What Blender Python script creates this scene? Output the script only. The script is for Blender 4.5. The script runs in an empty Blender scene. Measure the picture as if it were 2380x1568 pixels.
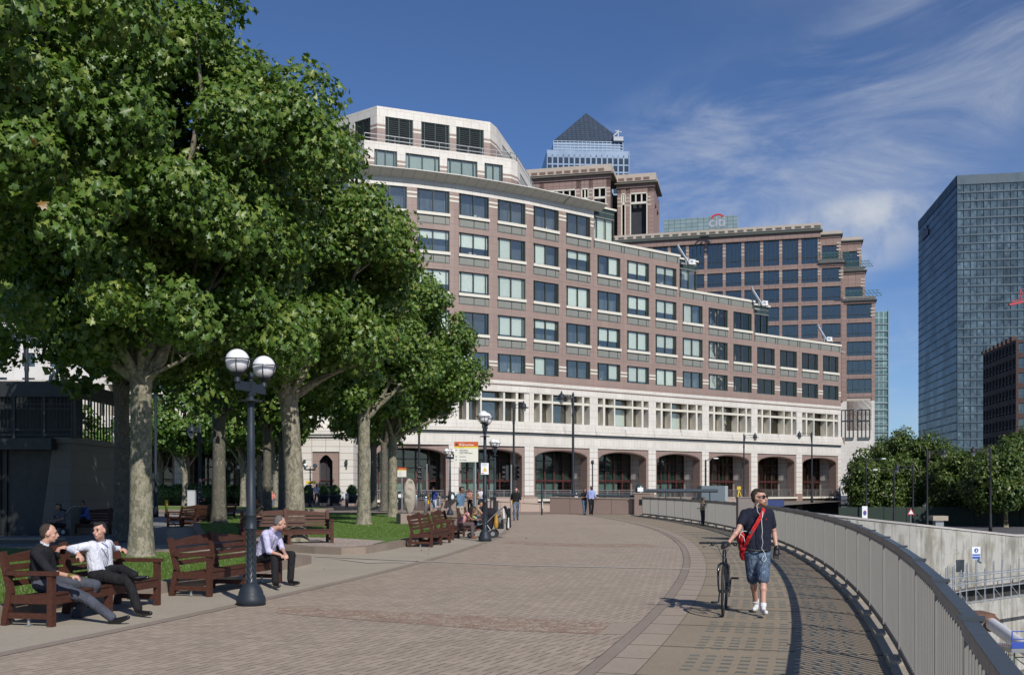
import bpy, bmesh, math, random
import numpy as np
from mathutils import Vector, Matrix, Euler
SC = bpy.context.scene
COL = SC.collection
R = math.radians
rnd = random.Random(7)
# ---------------------------------------------------------------- camera, sky, sun, exposure
EYE = 1.75
cam_d = bpy.data.cameras.new('camera'); cam = bpy.data.objects.new('camera', cam_d); COL.objects.link(cam)
cam.location = (0, 0, EYE); cam.rotation_euler = (R(90), 0, 0)
cam_d.lens = 36; cam_d.sensor_width = 36; cam_d.shift_y = 0.1462
cam_d.clip_start = 0.1; cam_d.clip_end = 6000
SC.camera = cam
SUN_EL, SUN_AZ = 37.0, 26.0         # sun behind the camera, to the right
sdir = Vector((math.sin(R(SUN_AZ))*math.cos(R(SUN_EL)), -math.cos(R(SUN_AZ))*math.cos(R(SUN_EL)), math.sin(R(SUN_EL))))
sd = bpy.data.lights.new('sun', 'SUN'); sd.energy = 4.6; sd.angle = R(0.5); sd.color = (1.0, 0.955, 0.89)
sun = bpy.data.objects.new('sun', sd); COL.objects.link(sun)
sun.rotation_euler = sdir.to_track_quat('Z', 'Y').to_euler(); sun.location = (20, -40, 60)
W = bpy.data.worlds.new("World"); SC.world = W; W.use_nodes = True
SC.view_settings.view_transform = 'Standard'; SC.view_settings.look = 'None'
SC.view_settings.exposure = 0.0; SC.view_settings.gamma = 1.0

class NT:
    """tiny helper round a node tree"""
    def __init__(s, tree): s.t = tree; s.n = tree.nodes; s.l = tree.links
    def new(s, typ, **kw):
        n = s.n.new(typ)
        for k, v in kw.items(): setattr(n, k, v)
        return n
    def put(s, sock, v):
        if isinstance(v, bpy.types.NodeSocket): s.l.new(v, sock)
        elif v is not None: sock.default_value = v
    def m(s, op, a, b=None, c=None, clamp=False):
        n = s.new('ShaderNodeMath', operation=op, use_clamp=clamp)
        s.put(n.inputs[0], a)
        if b is not None: s.put(n.inputs[1], b)
        if c is not None: s.put(n.inputs[2], c)
        return n.outputs[0]
    def vm(s, op, a, b=None):
        n = s.new('ShaderNodeVectorMath', operation=op); s.put(n.inputs[0], a)
        if b is not None: s.put(n.inputs[1], b)
        return n.outputs[0]
    def mix(s, f, a, b, mode='MIX'):
        n = s.new('ShaderNodeMix', data_type='RGBA', blend_type=mode)
        s.put(n.inputs[0], f); s.put(n.inputs[6], c4(a)); s.put(n.inputs[7], c4(b)); return n.outputs[2]
    def noise(s, vec, scale=5, detail=4, rough=.5, dist=0):
        n = s.new('ShaderNodeTexNoise'); s.put(n.inputs['Vector'], vec)
        n.inputs['Scale'].default_value = scale; n.inputs['Detail'].default_value = detail
        n.inputs['Roughness'].default_value = rough; n.inputs['Distortion'].default_value = dist
        return n.outputs[0]
    def ramp(s, f, stops, interp='LINEAR'):
        n = s.new('ShaderNodeValToRGB'); s.put(n.inputs[0], f); cr = n.color_ramp; cr.interpolation = interp
        while len(cr.elements) < len(stops): cr.elements.new(.5)
        for e, (p, c) in zip(cr.elements, stops): e.position = p; e.color = c4(c)
        return n.outputs[0]
    def maprange(s, v, a, b, c=0, d=1, smooth=False):
        n = s.new('ShaderNodeMapRange'); n.interpolation_type = 'SMOOTHSTEP' if smooth else 'LINEAR'
        s.put(n.inputs[0], v)
        for i, x in enumerate((a, b, c, d)): n.inputs[i+1].default_value = x
        return n.outputs[0]
def c4(c):
    if isinstance(c, bpy.types.NodeSocket) or c is None: return c
    if isinstance(c, (int, float)): return (c, c, c, 1)
    return tuple(c) if len(c) == 4 else (*c, 1)

def build_world():
    T = NT(W.node_tree); T.n.clear()
    out = T.new('ShaderNodeOutputWorld'); bg = T.new('ShaderNodeBackground')
    sky = T.new('ShaderNodeTexSky', sky_type='NISHITA'); sky.sun_disc = False
    sky.sun_elevation = R(SUN_EL); sky.sun_rotation = R(180 - SUN_AZ)
    sky.altitude = 200; sky.air_density = 0.85; sky.dust_density = 0.25; sky.ozone_density = 2.6
    tc = T.new('ShaderNodeTexCoord'); d = T.vm('NORMALIZE', tc.outputs['Generated'])
    sp = T.new('ShaderNodeSeparateXYZ'); T.l.new(d, sp.inputs[0])
    x, y, z = sp.outputs
    # high thin clouds: noise on a plane far above, stretched along one direction
    zz = T.m('MAXIMUM', z, 0.03); px = T.m('DIVIDE', x, zz); py = T.m('DIVIDE', y, zz)
    cb = T.new('ShaderNodeCombineXYZ')
    u = T.m('SUBTRACT', T.m('MULTIPLY', px, 0.92), T.m('MULTIPLY', py, 0.38))
    v = T.m('ADD', T.m('MULTIPLY', px, 0.38), T.m('MULTIPLY', py, 0.92))
    T.put(cb.inputs[0], T.m('MULTIPLY', u, 1.0)); T.put(cb.inputs[1], T.m('MULTIPLY', v, 0.42))
    n1 = T.noise(cb.outputs[0], 1.1, 7, .62, 0.9); n2 = T.noise(cb.outputs[0], .45, 3, .5, .4)
    wisp = T.m('MULTIPLY', T.maprange(n1, .46, .78, 0, 1, True), T.maprange(n2, .38, .62, 0, 1, True))
    side = T.maprange(T.m('DIVIDE', x, T.m('MAXIMUM', y, .02)), -.02, .32, 0, 1, True)
    az = T.m('DIVIDE', x, T.m('MAXIMUM', y, .02)); el = T.m('DIVIDE', z, T.m('MAXIMUM', y, .02))
    mpc = T.new('ShaderNodeMapping'); T.l.new(d, mpc.inputs[0]); mpc.inputs['Rotation'].default_value = (0, R(38), 0); mpc.inputs['Scale'].default_value = (1, 1, 3.2)
    nn = T.noise(mpc.outputs[0], 4.2, 9, .64, .9)
    def blob(a0, e0, ra, re, tilt=0):
        da = T.m('SUBTRACT', az, a0); de = T.m('SUBTRACT', el, e0)
        ct, st = math.cos(tilt), math.sin(tilt)
        ua = T.m('ADD', T.m('MULTIPLY', da, ct/ra), T.m('MULTIPLY', de, st/ra))
        ub = T.m('SUBTRACT', T.m('MULTIPLY', de, ct/re), T.m('MULTIPLY', da, st/re))
        r2 = T.m('ADD', T.m('MULTIPLY', ua, ua), T.m('MULTIPLY', ub, ub))
        return T.maprange(r2, 0, 1, 1, 0, True)
    b1 = blob(.33, .315, .24, .12, R(38)); b2 = blob(.45, .45, .30, .13, R(38)); b3 = blob(.19, .30, .28, .12, R(30))
    bsum = T.m('ADD', T.m('ADD', b1, b2), b3, clamp=True)
    diag = T.m('MULTIPLY', bsum, T.maprange(nn, .34, .76, 0, 1, True))
    puff = T.m('MULTIPLY', T.m('ADD', blob(.35, .268, .085, .024, R(8)), blob(.30, .238, .13, .035, 0), clamp=True),
               T.maprange(T.noise(d, 16, 6, .55, .3), .36, .60, 0, 1, True))
    low = T.m('MULTIPLY', blob(.37, .10, .12, .09, 0), T.maprange(T.noise(d, 11, 5, .55, .3), .52, .75, 0, 1, True))
    veil = T.m('MULTIPLY', T.m('MULTIPLY', T.maprange(T.noise(mpc.outputs[0], 2.2, 5, .6, .5), .35, .7, 0, 1, True), side), .13)
    a = T.m('ADD', T.m('ADD', veil, T.m('MULTIPLY', T.m('MULTIPLY', wisp, side), .30)), T.m('MULTIPLY', diag, .60))
    a = T.m('ADD', a, T.m('MULTIPLY', puff, .45)); a = T.m('ADD', a, T.m('MULTIPLY', low, .3), clamp=True)
    a = T.m('MULTIPLY', a, T.maprange(z, .005, .06, 0, 1))
    tint = T.mix(1.0, sky.outputs[0], (.72, .89, 1.16), 'MULTIPLY')
    colr = T.mix(a, tint, (6.4, 6.9, 7.8))
    T.l.new(colr, bg.inputs[0]); bg.inputs[1].default_value = 0.085
    T.l.new(bg.outputs[0], out.inputs[0])
build_world()

# ---------------------------------------------------------------- tagging, materials, meshes
def tag(o, label=None, cat=None, group=None, kind=None):
    if label: o['label'] = label
    if cat: o['category'] = cat
    if group: o['group'] = group
    if kind: o['kind'] = kind
    return o
def empty(name, loc, rz=0, label=None, cat=None, group=None):
    o = bpy.data.objects.new(name, None); COL.objects.link(o); o.location = loc; o.rotation_euler = (0, 0, rz)
    o.empty_display_size = .3
    return tag(o, label, cat, group)
def link(name, me, parent=None, loc=None, rz=None):
    o = bpy.data.objects.new(name, me); COL.objects.link(o)
    if parent is not None: o.parent = parent
    if loc is not None: o.location = loc
    if rz is not None: o.rotation_euler = (0, 0, rz)
    return o
def copy_tree(o, parent=None):
    c = o.copy(); COL.objects.link(c); c.parent = parent
    for ch in o.children: copy_tree(ch, c)
    return c
def at(x, y, Y):
    """world point at depth Y seen at (x, y) of a 2380-wide view of the place"""
    return Vector(((x-1190)*Y/2380, Y, EYE-(y-1132)*Y/2380))
def src(sx, sy, Y): return at(sx/1.5668, sy/1.5668, Y)
def gd(x, y, z=0):
    Y = (EYE-z)*2380/(y-1132); return Vector(((x-1190)*Y/2380, Y, z))

MATS = {}
def mat(name, col, rough=.6, metal=0, var=.12, scale=6, bump=0, bscale=40, spec=.5, coat=0, uv=False, alpha=None):
    if name in MATS: return MATS[name]
    m = bpy.data.materials.new(name); m.use_nodes = True; T = NT(m.node_tree)
    b = T.n['Principled BSDF']; MATS[name] = m
    b.inputs['Roughness'].default_value = rough; b.inputs['Metallic'].default_value = metal
    b.inputs['Specular IOR Level'].default_value = spec; b.inputs['Coat Weight'].default_value = coat
    m.diffuse_color = c4(col)
    tc = T.new('ShaderNodeTexCoord'); v = tc.outputs['UV' if uv else 'Object']
    if var > 0:
        f = T.noise(v, scale, 6, .6)
        f = T.maprange(f, .25, .75, 1-var, 1+var)
        cc = T.new('ShaderNodeVectorMath', operation='SCALE'); cc.inputs[0].default_value = tuple(col)[:3]; T.l.new(f, cc.inputs[3])
        T.l.new(cc.outputs[0], b.inputs['Base Color'])
        r2 = T.maprange(T.noise(v, scale*2.3, 4, .6), .3, .7, max(.03, rough-.08), min(1, rough+.08)); T.l.new(r2, b.inputs['Roughness'])
    else: b.inputs['Base Color'].default_value = c4(col)
    if bump > 0:
        bn = T.new('ShaderNodeBump'); bn.inputs['Strength'].default_value = bump; bn.inputs['Distance'].default_value = .02
        T.l.new(T.noise(v, bscale, 5, .6), bn.inputs['Height']); T.l.new(bn.outputs[0], b.inputs['Normal'])
    return m

def new_mat(name):
    m = bpy.data.materials.new(name); m.use_nodes = True; MATS[name] = m
    T = NT(m.node_tree); return m, T, T.n['Principled BSDF']

def panel_mat(name, col, col2, bw, bh, joint=.012, jcol=None, off=.5, speck=.15, rough=.55, sscale=60, stain=0, bump=.3):
    """stone cladding: slabs of uv size bw x bh with joints, speckle and slab-to-slab tone"""
    m, T, b = new_mat(name); tc = T.new('ShaderNodeTexCoord'); v = tc.outputs['UV']
    br = T.new('ShaderNodeTexBrick'); T.l.new(v, br.inputs['Vector'])
    br.offset = off; br.inputs['Scale'].default_value = 1; br.inputs['Brick Width'].default_value = bw
    br.inputs['Row Height'].default_value = bh; br.inputs['Mortar Size'].default_value = joint
    br.inputs['Mortar Smooth'].default_value = .1; br.inputs['Bias'].default_value = 0
    br.inputs['Color1'].default_value = c4(col); br.inputs['Color2'].default_value = c4(col2)
    jc = jcol or tuple(c*.45 for c in col); br.inputs['Mortar'].default_value = c4(jc)
    n = T.noise(v, sscale, 3, .7); f = T.maprange(n, .3, .7, 1-speck, 1+speck)
    big = T.maprange(T.noise(v, .35, 5, .6), .3, .7, .93, 1.06); f = T.m('MULTIPLY', f, big)
    if stain:
        mp = T.new('ShaderNodeMapping'); T.l.new(v, mp.inputs[0]); mp.inputs['Scale'].default_value = (1, .12, 1)
        st = T.maprange(T.noise(mp.outputs[0], 1.6, 6, .65), .45, .75, 1, 1-stain); f = T.m('MULTIPLY', f, st)
    sc_ = T.new('ShaderNodeVectorMath', operation='SCALE'); T.l.new(br.outputs[0], sc_.inputs[0]); T.l.new(f, sc_.inputs[3])
    T.l.new(sc_.outputs[0], b.inputs['Base Color']); b.inputs['Roughness'].default_value = rough
    if bump:
        bn = T.new('ShaderNodeBump'); bn.inputs['Strength'].default_value = bump; bn.inputs['Distance'].default_value = .01
        T.l.new(T.m('SUBTRACT', n, T.m('MULTIPLY', br.outputs['Fac'], 2)), bn.inputs['Height']); T.l.new(bn.outputs[0], b.inputs['Normal'])
    return m

def rnd_tone(m, lo, hi):
    """each object using the material gets its own tone"""
    T = NT(m.node_tree); b = T.n['Principled BSDF']; oi = T.new('ShaderNodeObjectInfo'); f = T.maprange(oi.outputs['Random'], 0, 1, lo, hi)
    l = b.inputs['Base Color'].links; s_ = T.new('ShaderNodeVectorMath', operation='SCALE')
    if l: T.l.new(l[0].from_socket, s_.inputs[0])
    else: s_.inputs[0].default_value = tuple(b.inputs['Base Color'].default_value)[:3]
    T.l.new(f, s_.inputs[3]); T.l.new(s_.outputs[0], b.inputs['Base Color']); return m
def glass_mat(name, tint=(.62, .74, .76), refl=.16, rough=.02):
    """window glass: see-through, with a sky reflection that grows towards grazing"""
    m, T, b = new_mat(name); T.n.remove(b); out = T.n['Material Output']
    tr = T.new('ShaderNodeBsdfTransparent'); tr.inputs[0].default_value = c4(tint)
    gl = T.new('ShaderNodeBsdfGlossy'); gl.inputs['Roughness'].default_value = rough; gl.inputs[0].default_value = (1, .88, .74, 1)
    lw = T.new('ShaderNodeLayerWeight'); lw.inputs[0].default_value = .25
    tc = T.new('ShaderNodeTexCoord')
    bn = T.new('ShaderNodeBump'); bn.inputs['Strength'].default_value = .02; bn.inputs['Distance'].default_value = .3
    T.l.new(T.noise(tc.outputs['Object'], .7, 2), bn.inputs['Height']); T.l.new(bn.outputs[0], gl.inputs['Normal'])
    f = T.m('ADD', T.m('MULTIPLY', lw.outputs['Fresnel'], .9), refl, clamp=True)
    mx = T.new('ShaderNodeMixShader'); T.l.new(f, mx.inputs[0]); T.l.new(tr.outputs[0], mx.inputs[1]); T.l.new(gl.outputs[0], mx.inputs[2])
    T.l.new(mx.outputs[0], out.inputs[0]); return m

class MB:
    """collects shapes into one mesh; every vertex may be carried through a matrix; uv = (x, z) of the local frame"""
    def __init__(s): s.v = []; s.f = []; s.uv = []; s.mi = []; s.smooth = []
    def add(s, vs, fs, M=None, uvs=None, mi=0, smooth=False, uo=0):
        o = len(s.v)
        for k, p in enumerate(vs):
            s.uv.append(uvs[k] if uvs else None)
            s.v.append(tuple(M @ Vector(p)) if M is not None else tuple(p))
        for f in fs:
            s.f.append(tuple(i+o for i in f)); s.mi.append(mi); s.smooth.append(smooth)
    def box(s, x0, x1, y0, y1, z0, z1, M=None, mi=0, uo=0):
        if x0 > x1: x0, x1 = x1, x0
        if y0 > y1: y0, y1 = y1, y0
        if z0 > z1: z0, z1 = z1, z0
        P = [(x0,y0,z0),(x1,y0,z0),(x1,y1,z0),(x0,y1,z0),(x0,y0,z1),(x1,y0,z1),(x1,y1,z1),(x0,y1,z1)]
        for f, ax in (((0,1,5,4),0),((2,3,7,6),0),((1,2,6,5),1),((3,0,4,7),1),((4,5,6,7),2),((3,2,1,0),2)):
            vs = [P[i] for i in f]
            uv = [((p[0]+uo, p[2]) if ax == 0 else (p[1]+uo, p[2]) if ax == 1 else (p[0]+uo, p[1])) for p in vs]
            s.add(vs, [(0,1,2,3)], M, uv, mi)
    def obox(s, c, size, M3=None, mi=0, M=None):
        """box centred at c, size (sx,sy,sz), rotated by 3x3/euler"""
        T = Matrix.Translation(c) @ (M3.to_4x4() if M3 is not None else Matrix.Identity(4))
        if M is not None: T = M @ T
        sx, sy, sz = (a/2 for a in size); s.box(-sx, sx, -sy, sy, -sz, sz, T, mi)
    def bar(s, a, b, w, h=None, mi=0, M=None, up=(0,0,1)):
        a = Vector(a); b = Vector(b); h = h or w; d = b-a; L = d.length
        if L < 1e-6: return
        z = d/L; u = Vector(up)
        if abs(z.dot(u)) > .98: u = Vector((0,1,0))
        x = u.cross(z).normalized(); y = z.cross(x)
        T = Matrix((x, y, z)).transposed().to_4x4(); T.translation = a
        if M is not None: T = M @ T
        s.box(-w/2, w/2, -h/2, h/2, 0, L, T, mi)
    def tube(s, pts, rad, n=10, mi=0, cap=True, M=None, smooth=True):
        pts = [Vector(p) for p in pts]; k = len(pts)
        if not hasattr(rad, '__len__'): rad = [rad]*k
        rings = []; vs = []; uvs = []; prevx = None; L = 0
        for i, p in enumerate(pts):
            d = (pts[min(i+1,k-1)]-pts[max(i-1,0)])
            d = d.normalized() if d.length > 1e-9 else Vector((0,0,1))
            if prevx is None:
                u = Vector((0,0,1)) if abs(d.z) < .9 else Vector((0,1,0)); x = u.cross(d).normalized()
            else:
                x = (prevx-d*prevx.dot(d)); x = x.normalized() if x.length > 1e-6 else Vector((1,0,0))
            prevx = x; y = d.cross(x)
            if i: L += (p-pts[i-1]).length
            for j in range(n):
                a = 2*math.pi*j/n; vs.append(p+(x*math.cos(a)+y*math.sin(a))*rad[i]); uvs.append((j/n, L))
        fs = []
        for i in range(k-1):
            for j in range(n):
                fs.append((i*n+j, i*n+(j+1)%n, (i+1)*n+(j+1)%n, (i+1)*n+j))
        s.add(vs, fs, M, uvs, mi, smooth)
        if cap:
            s.add(vs[:n], [tuple(range(n))[::-1]], M, uvs[:n], mi); s.add(vs[-n:], [tuple(range(n))], M, uvs[-n:], mi)
    def lathe(s, prof, n=20, mi=0, M=None, c=(0,0,0), smooth=True):
        vs = []; uvs = []
        for r, z in prof:
            for j in range(n):
                a = 2*math.pi*j/n; vs.append((c[0]+r*math.cos(a), c[1]+r*math.sin(a), c[2]+z)); uvs.append((j/n, z))
        fs = [(i*n+j, i*n+(j+1)%n, (i+1)*n+(j+1)%n, (i+1)*n+j) for i in range(len(prof)-1) for j in range(n)]
        s.add(vs, fs, M, uvs, mi, smooth)
    def ball(s, c, r, n=12, mi=0, M=None, M3=None):
        """r may be (rx,ry,rz)"""
        if not hasattr(r, '__len__'): r = (r, r, r)
        vs = []; m = max(4, n//2); c = Vector(c)
        for i in range(m+1):
            t = math.pi*i/m
            for j in range(n):
                a = 2*math.pi*j/n; p = Vector((r[0]*math.sin(t)*math.cos(a), r[1]*math.sin(t)*math.sin(a), r[2]*math.cos(t)))
                vs.append(c+(M3 @ p if M3 is not None else p))
        fs = []
        for i in range(m):
            for j in range(n):
                q = (i*n+j, (i+1)*n+j, (i+1)*n+(j+1)%n, i*n+(j+1)%n)
                fs.append(q)
        s.add(vs, fs, M, None, mi, True)
    def prism(s, poly, z0, z1, M=None, mi=0, top=True, bottom=False, uo=0):
        """poly: list of (x,y) counter-clockwise"""
        n = len(poly); L = uo
        for i in range(n):
            a, b = poly[i], poly[(i+1) % n]; l = math.hypot(b[0]-a[0], b[1]-a[1])
            s.add([(a[0],a[1],z0),(b[0],b[1],z0),(b[0],b[1],z1),(a[0],a[1],z1)], [(0,1,2,3)], M, [(L,z0),(L+l,z0),(L+l,z1),(L,z1)], mi); L += l
        if top: s.add([(p[0],p[1],z1) for p in poly], [tuple(range(n))], M, [tuple(p[:2]) for p in poly], mi)
        if bottom: s.add([(p[0],p[1],z0) for p in poly], [tuple(range(n))[::-1]], M, [tuple(p[:2]) for p in poly], mi)
    def mesh(s, name, mats):
        me = bpy.data.meshes.new(name); me.from_pydata(s.v, [], s.f)
        for m in (mats if isinstance(mats, (list, tuple)) else [mats]): me.materials.append(m)
        me.polygons.foreach_set('material_index', s.mi); me.polygons.foreach_set('use_smooth', s.smooth)
        uvl = me.uv_layers.new(name='uv'); li = np.empty(len(me.loops), dtype=np.int32); me.loops.foreach_get('vertex_index', li)
        uv = np.array([(u if u else (p[0], p[2])) for u, p in zip(s.uv, s.v)], dtype=np.float32)
        uvl.data.foreach_set('uv', uv[li].ravel()); me.update(); return me
    def build(s, name, mats, parent=None, loc=None, rz=None):
        return link(name, s.mesh(name, mats), parent, loc, rz)
def weld(o, dist=.0005, bevel=None, seg=2):
    me = o.data; bm = bmesh.new(); bm.from_mesh(me); bmesh.ops.remove_doubles(bm, verts=bm.verts, dist=dist)
    bmesh.ops.recalc_face_normals(bm, faces=bm.faces); bm.to_mesh(me); bm.free()
    if bevel:
        b = o.modifiers.new('bevel', 'BEVEL'); b.width = bevel; b.segments = seg; b.limit_method = 'ANGLE'; b.angle_limit = R(40)
    return o
def text_mesh(name, s, size, M, m, parent=None, extrude=.002, align='LEFT', bold=0):
    cu = bpy.data.curves.new('lettering', 'FONT'); cu.body = s; cu.size = size; cu.extrude = extrude; cu.align_x = align
    cu.offset = bold
    o = bpy.data.objects.new('lettering', cu); COL.objects.link(o)
    dg = bpy.context.evaluated_depsgraph_get(); me = bpy.data.meshes.new_from_object(o.evaluated_get(dg))
    bpy.data.objects.remove(o); bpy.data.curves.remove(cu)
    me.transform(M); me.materials.clear(); me.materials.append(m); return link(name, me, parent)
def upright(x, y, z, rz=0):
    """matrix that stands flat text up, facing -y before turning by rz"""
    return Matrix.Translation((x, y, z)) @ Matrix.Rotation(rz, 4, 'Z') @ Matrix.Rotation(R(90), 4, 'X')
# ---------------------------------------------------------------- ground, paving, lawns, pit
CX, CY = -120.0, 45.7              # centre of the round promenade
def pol(r, y): return (CX+math.sqrt(max(0, r*r-(y-CY)**2)), y)
def ang(y, r=126): return math.asin((y-CY)/r)
def pt(r, a): return (CX+r*math.cos(a), CY+r*math.sin(a))
A0, A1 = ang(-12), ang(66)

def paving_mat():
    m, T, b = new_mat('herringbone_paving'); tc = T.new('ShaderNodeTexCoord')
    mp = T.new('ShaderNodeMapping'); T.l.new(tc.outputs['Object'], mp.inputs[0])
    mp.inputs['Rotation'].default_value = (0, 0, R(28)); mp.inputs['Scale'].default_value = (9.3, 9.3, 9.3)
    sp = T.new('ShaderNodeSeparateXYZ'); T.l.new(mp.outputs[0], sp.inputs[0]); x, y = sp.outputs[0], sp.outputs[1]
    i = T.m('FLOOR', x); j = T.m('FLOOR', y); fx = T.m('FRACT', x); fy = T.m('FRACT', y)
    mm = T.m('FLOORED_MODULO', T.m('SUBTRACT', i, j), 4)
    def eq(k): return T.m('COMPARE', mm, k, .3)
    big = 9.0
    dl = T.m('ADD', fx, T.m('MULTIPLY', eq(1), big)); dr = T.m('ADD', T.m('SUBTRACT', 1, fx), T.m('MULTIPLY', eq(0), big))
    db = T.m('ADD', fy, T.m('MULTIPLY', eq(2), big)); dt = T.m('ADD', T.m('SUBTRACT', 1, fy), T.m('MULTIPLY', eq(3), big))
    dx = T.m('MINIMUM', dl, dr); dy = T.m('MINIMUM', db, dt)
    # all joints darken; one direction gets extra painted shadow, the other stays faint
    jx = T.maprange(dx, .04, .11, 1, 0); jy = T.m('MULTIPLY', T.maprange(dy, .02, .06, 1, 0), .38)
    j_ = T.m('MAXIMUM', jx, jy)
    # brick id for tone
    bi = T.m('SUBTRACT', i, eq(1)); bj = T.m('SUBTRACT', j, eq(2))
    cb = T.new('ShaderNodeCombineXYZ'); T.l.new(bi, cb.inputs[0]); T.l.new(bj, cb.inputs[1]); wn = T.new('ShaderNodeTexWhiteNoise'); T.l.new(cb.outputs[0], wn.inputs[0])
    tone = T.maprange(wn.outputs[0], 0, 1, .88, 1.1)
    o = tc.outputs['Object']
    tone = T.m('MULTIPLY', tone, T.maprange(T.noise(o, .25, 5, .6), .3, .7, .94, 1.06))
    tone = T.m('MULTIPLY', tone, T.maprange(T.noise(o, 90, 2, .7), .3, .7, .88, 1.12))
    jm = T.m('MULTIPLY', j_, T.maprange(T.noise(o, 3, 3, .6), .35, .62, .35, .8))
    tone = T.m('MULTIPLY', tone, T.m('SUBTRACT', 1, jm))
    dirt = T.maprange(T.noise(o, 1.3, 6, .65), .5, .8, 0, .22)
    vs_ = T.new('ShaderNodeTexVoronoi'); T.l.new(o, vs_.inputs['Vector']); vs_.inputs['Scale'].default_value = 1.1; vs_.inputs['Randomness'].default_value = 1
    tone = T.m('MULTIPLY', tone, T.maprange(vs_.outputs['Distance'], .02, .035, .62, 1)); tone = T.m('MULTIPLY', tone, T.maprange(T.noise(o, .7, 7, .7, 1.2), .52, .66, 1, .95))
    base = T.mix(dirt, (.36, .288, .222), (.33, .268, .21))
    s_ = T.new('ShaderNodeVectorMath', operation='SCALE'); T.l.new(base, s_.inputs[0]); T.l.new(tone, s_.inputs[3])
    T.l.new(s_.outputs[0], b.inputs['Base Color']); b.inputs['Roughness'].default_value = .72
    bn = T.new('ShaderNodeBump'); bn.inputs['Strength'].default_value = .5; bn.inputs['Distance'].default_value = .006
    T.l.new(T.m('SUBTRACT', 1, j_), bn.inputs['Height']); T.l.new(bn.outputs[0], b.inputs['Normal']); return m
def agg_mat(name, col, scale=120, amt=.22, blotch=.1, rough=.8):
    m, T, b = new_mat(name); tc = T.new('ShaderNodeTexCoord'); o = tc.outputs['Object']
    vo = T.new('ShaderNodeTexVoronoi'); T.l.new(o, vo.inputs['Vector']); vo.inputs['Scale'].default_value = scale
    sc_ = T.new('ShaderNodeSeparateColor'); T.l.new(vo.outputs['Color'], sc_.inputs[0])
    f = T.maprange(sc_.outputs[0], 0, 1, 1-amt, 1+amt)
    f = T.m('MULTIPLY', f, T.maprange(T.noise(o, .5, 6, .6), .3, .7, 1-blotch, 1+blotch))
    f = T.m('MULTIPLY', f, T.maprange(T.noise(o, 4.5, 4, .6), .5, .8, 1, .88))
    s_ = T.new('ShaderNodeVectorMath', operation='SCALE'); s_.inputs[0].default_value = col; T.l.new(f, s_.inputs[3])
    T.l.new(s_.outputs[0], b.inputs['Base Color']); b.inputs['Roughness'].default_value = rough
    bn = T.new('ShaderNodeBump'); bn.inputs['Strength'].default_value = .35; bn.inputs['Distance'].default_value = .004
    T.l.new(vo.outputs['Distance'], bn.inputs['Height']); T.l.new(bn.outputs[0], b.inputs['Normal']); return m
def grass_mat():
    m, T, b = new_mat('grass'); tc = T.new('ShaderNodeTexCoord'); o = tc.outputs['Object']
    f = T.noise(o, 60, 3, .7); g = T.noise(o, .6, 5, .6)
    c = T.ramp(T.m('ADD', T.m('MULTIPLY', f, .55), T.m('MULTIPLY', g, .45)), [(.3, (.055, .10, .014)), (.5, (.10, .18, .024)), (.7, (.16, .24, .045))])
    T.l.new(c, b.inputs['Base Color']); b.inputs['Roughness'].default_value = .85
    bn = T.new('ShaderNodeBump'); bn.inputs['Strength'].default_value = .9; bn.inputs['Distance'].default_value = .03
    T.l.new(T.noise(o, 45, 4, .8), bn.inputs['Height']); T.l.new(bn.outputs[0], b.inputs['Normal']); return m
M_PAVE = paving_mat()
M_CONC = agg_mat('pale_concrete_paving', (.345, .30, .235), 60, .08, .08)
M_AGG = agg_mat('aggregate_paving', (.27, .215, .15), 110, .22, .08)
M_SLAB = agg_mat('granite_slab', (.325, .262, .205), 160, .2, .08)
M_STRIP = agg_mat('edge_strip', (.25, .20, .16), 140, .2, .1)
M_KERB = agg_mat('granite_kerb', (.235, .185, .145), 140, .25, .14)
M_GRAVEL = agg_mat('gravel', (.36, .29, .25), 30, .45, .1)
M_COBBLE = None
M_GRASS = grass_mat()
M_ASPH = agg_mat('asphalt', (.085, .085, .09), 90, .3, .15)
M_EARTH = agg_mat('earth_ground', (.17, .15, .125), 20, .3, .2)

def sheet(name, poly, z, m, kind='structure', parent=None):
    bm = bmesh.new(); vs = [bm.verts.new((p[0], p[1], z)) for p in poly]; bm.faces.new(vs)
    bmesh.ops.triangulate(bm, faces=bm.faces[:]); bmesh.ops.recalc_face_normals(bm, faces=bm.faces)
    for f in bm.faces:
        if f.normal.z < 0: f.normal_flip()
    me = bpy.data.meshes.new(name); bm.to_mesh(me); bm.free(); me.materials.append(m)
    o = link(name, me, parent)
    if kind: o['kind'] = kind
    return o
def arc(r, a0, a1, n=60): return [pt(r, a0+(a1-a0)*i/n) for i in range(n+1)]
def ring(name, r0, r1, z, m, a0=A0, a1=A1, th=None, n=90):
    mb = MB(); P = arc(r0, a0, a1, n); Q = arc(r1, a0, a1, n)
    for i in range(n):
        vs = [(*P[i], z), (*Q[i], z), (*Q[i+1], z), (*P[i+1], z)]
        mb.add(vs, [(0,1,2,3)], None, [(r0, i), (r1, i), (r1, i+1), (r0, i+1)])
        if th:
            for A, B in ((P[i+1], P[i]), (Q[i], Q[i+1])):
                mb.add([(*A, z-th), (*B, z-th), (*B, z), (*A, z)], [(0,1,2,3)])
    o = mb.build(name, m); o['kind'] = 'structure'; return o
R_RAIL, R_BAND = 128.85, 126.42
WALL_PTS = [(18, 95), (24.4, 90), (27.6, 87.6), (34, 86), (43, 87.5), (60, 94), (110, 104), (300, 120)]
rail_edge = arc(R_RAIL+.30, ang(-14), ang(63.5), 70)
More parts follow.
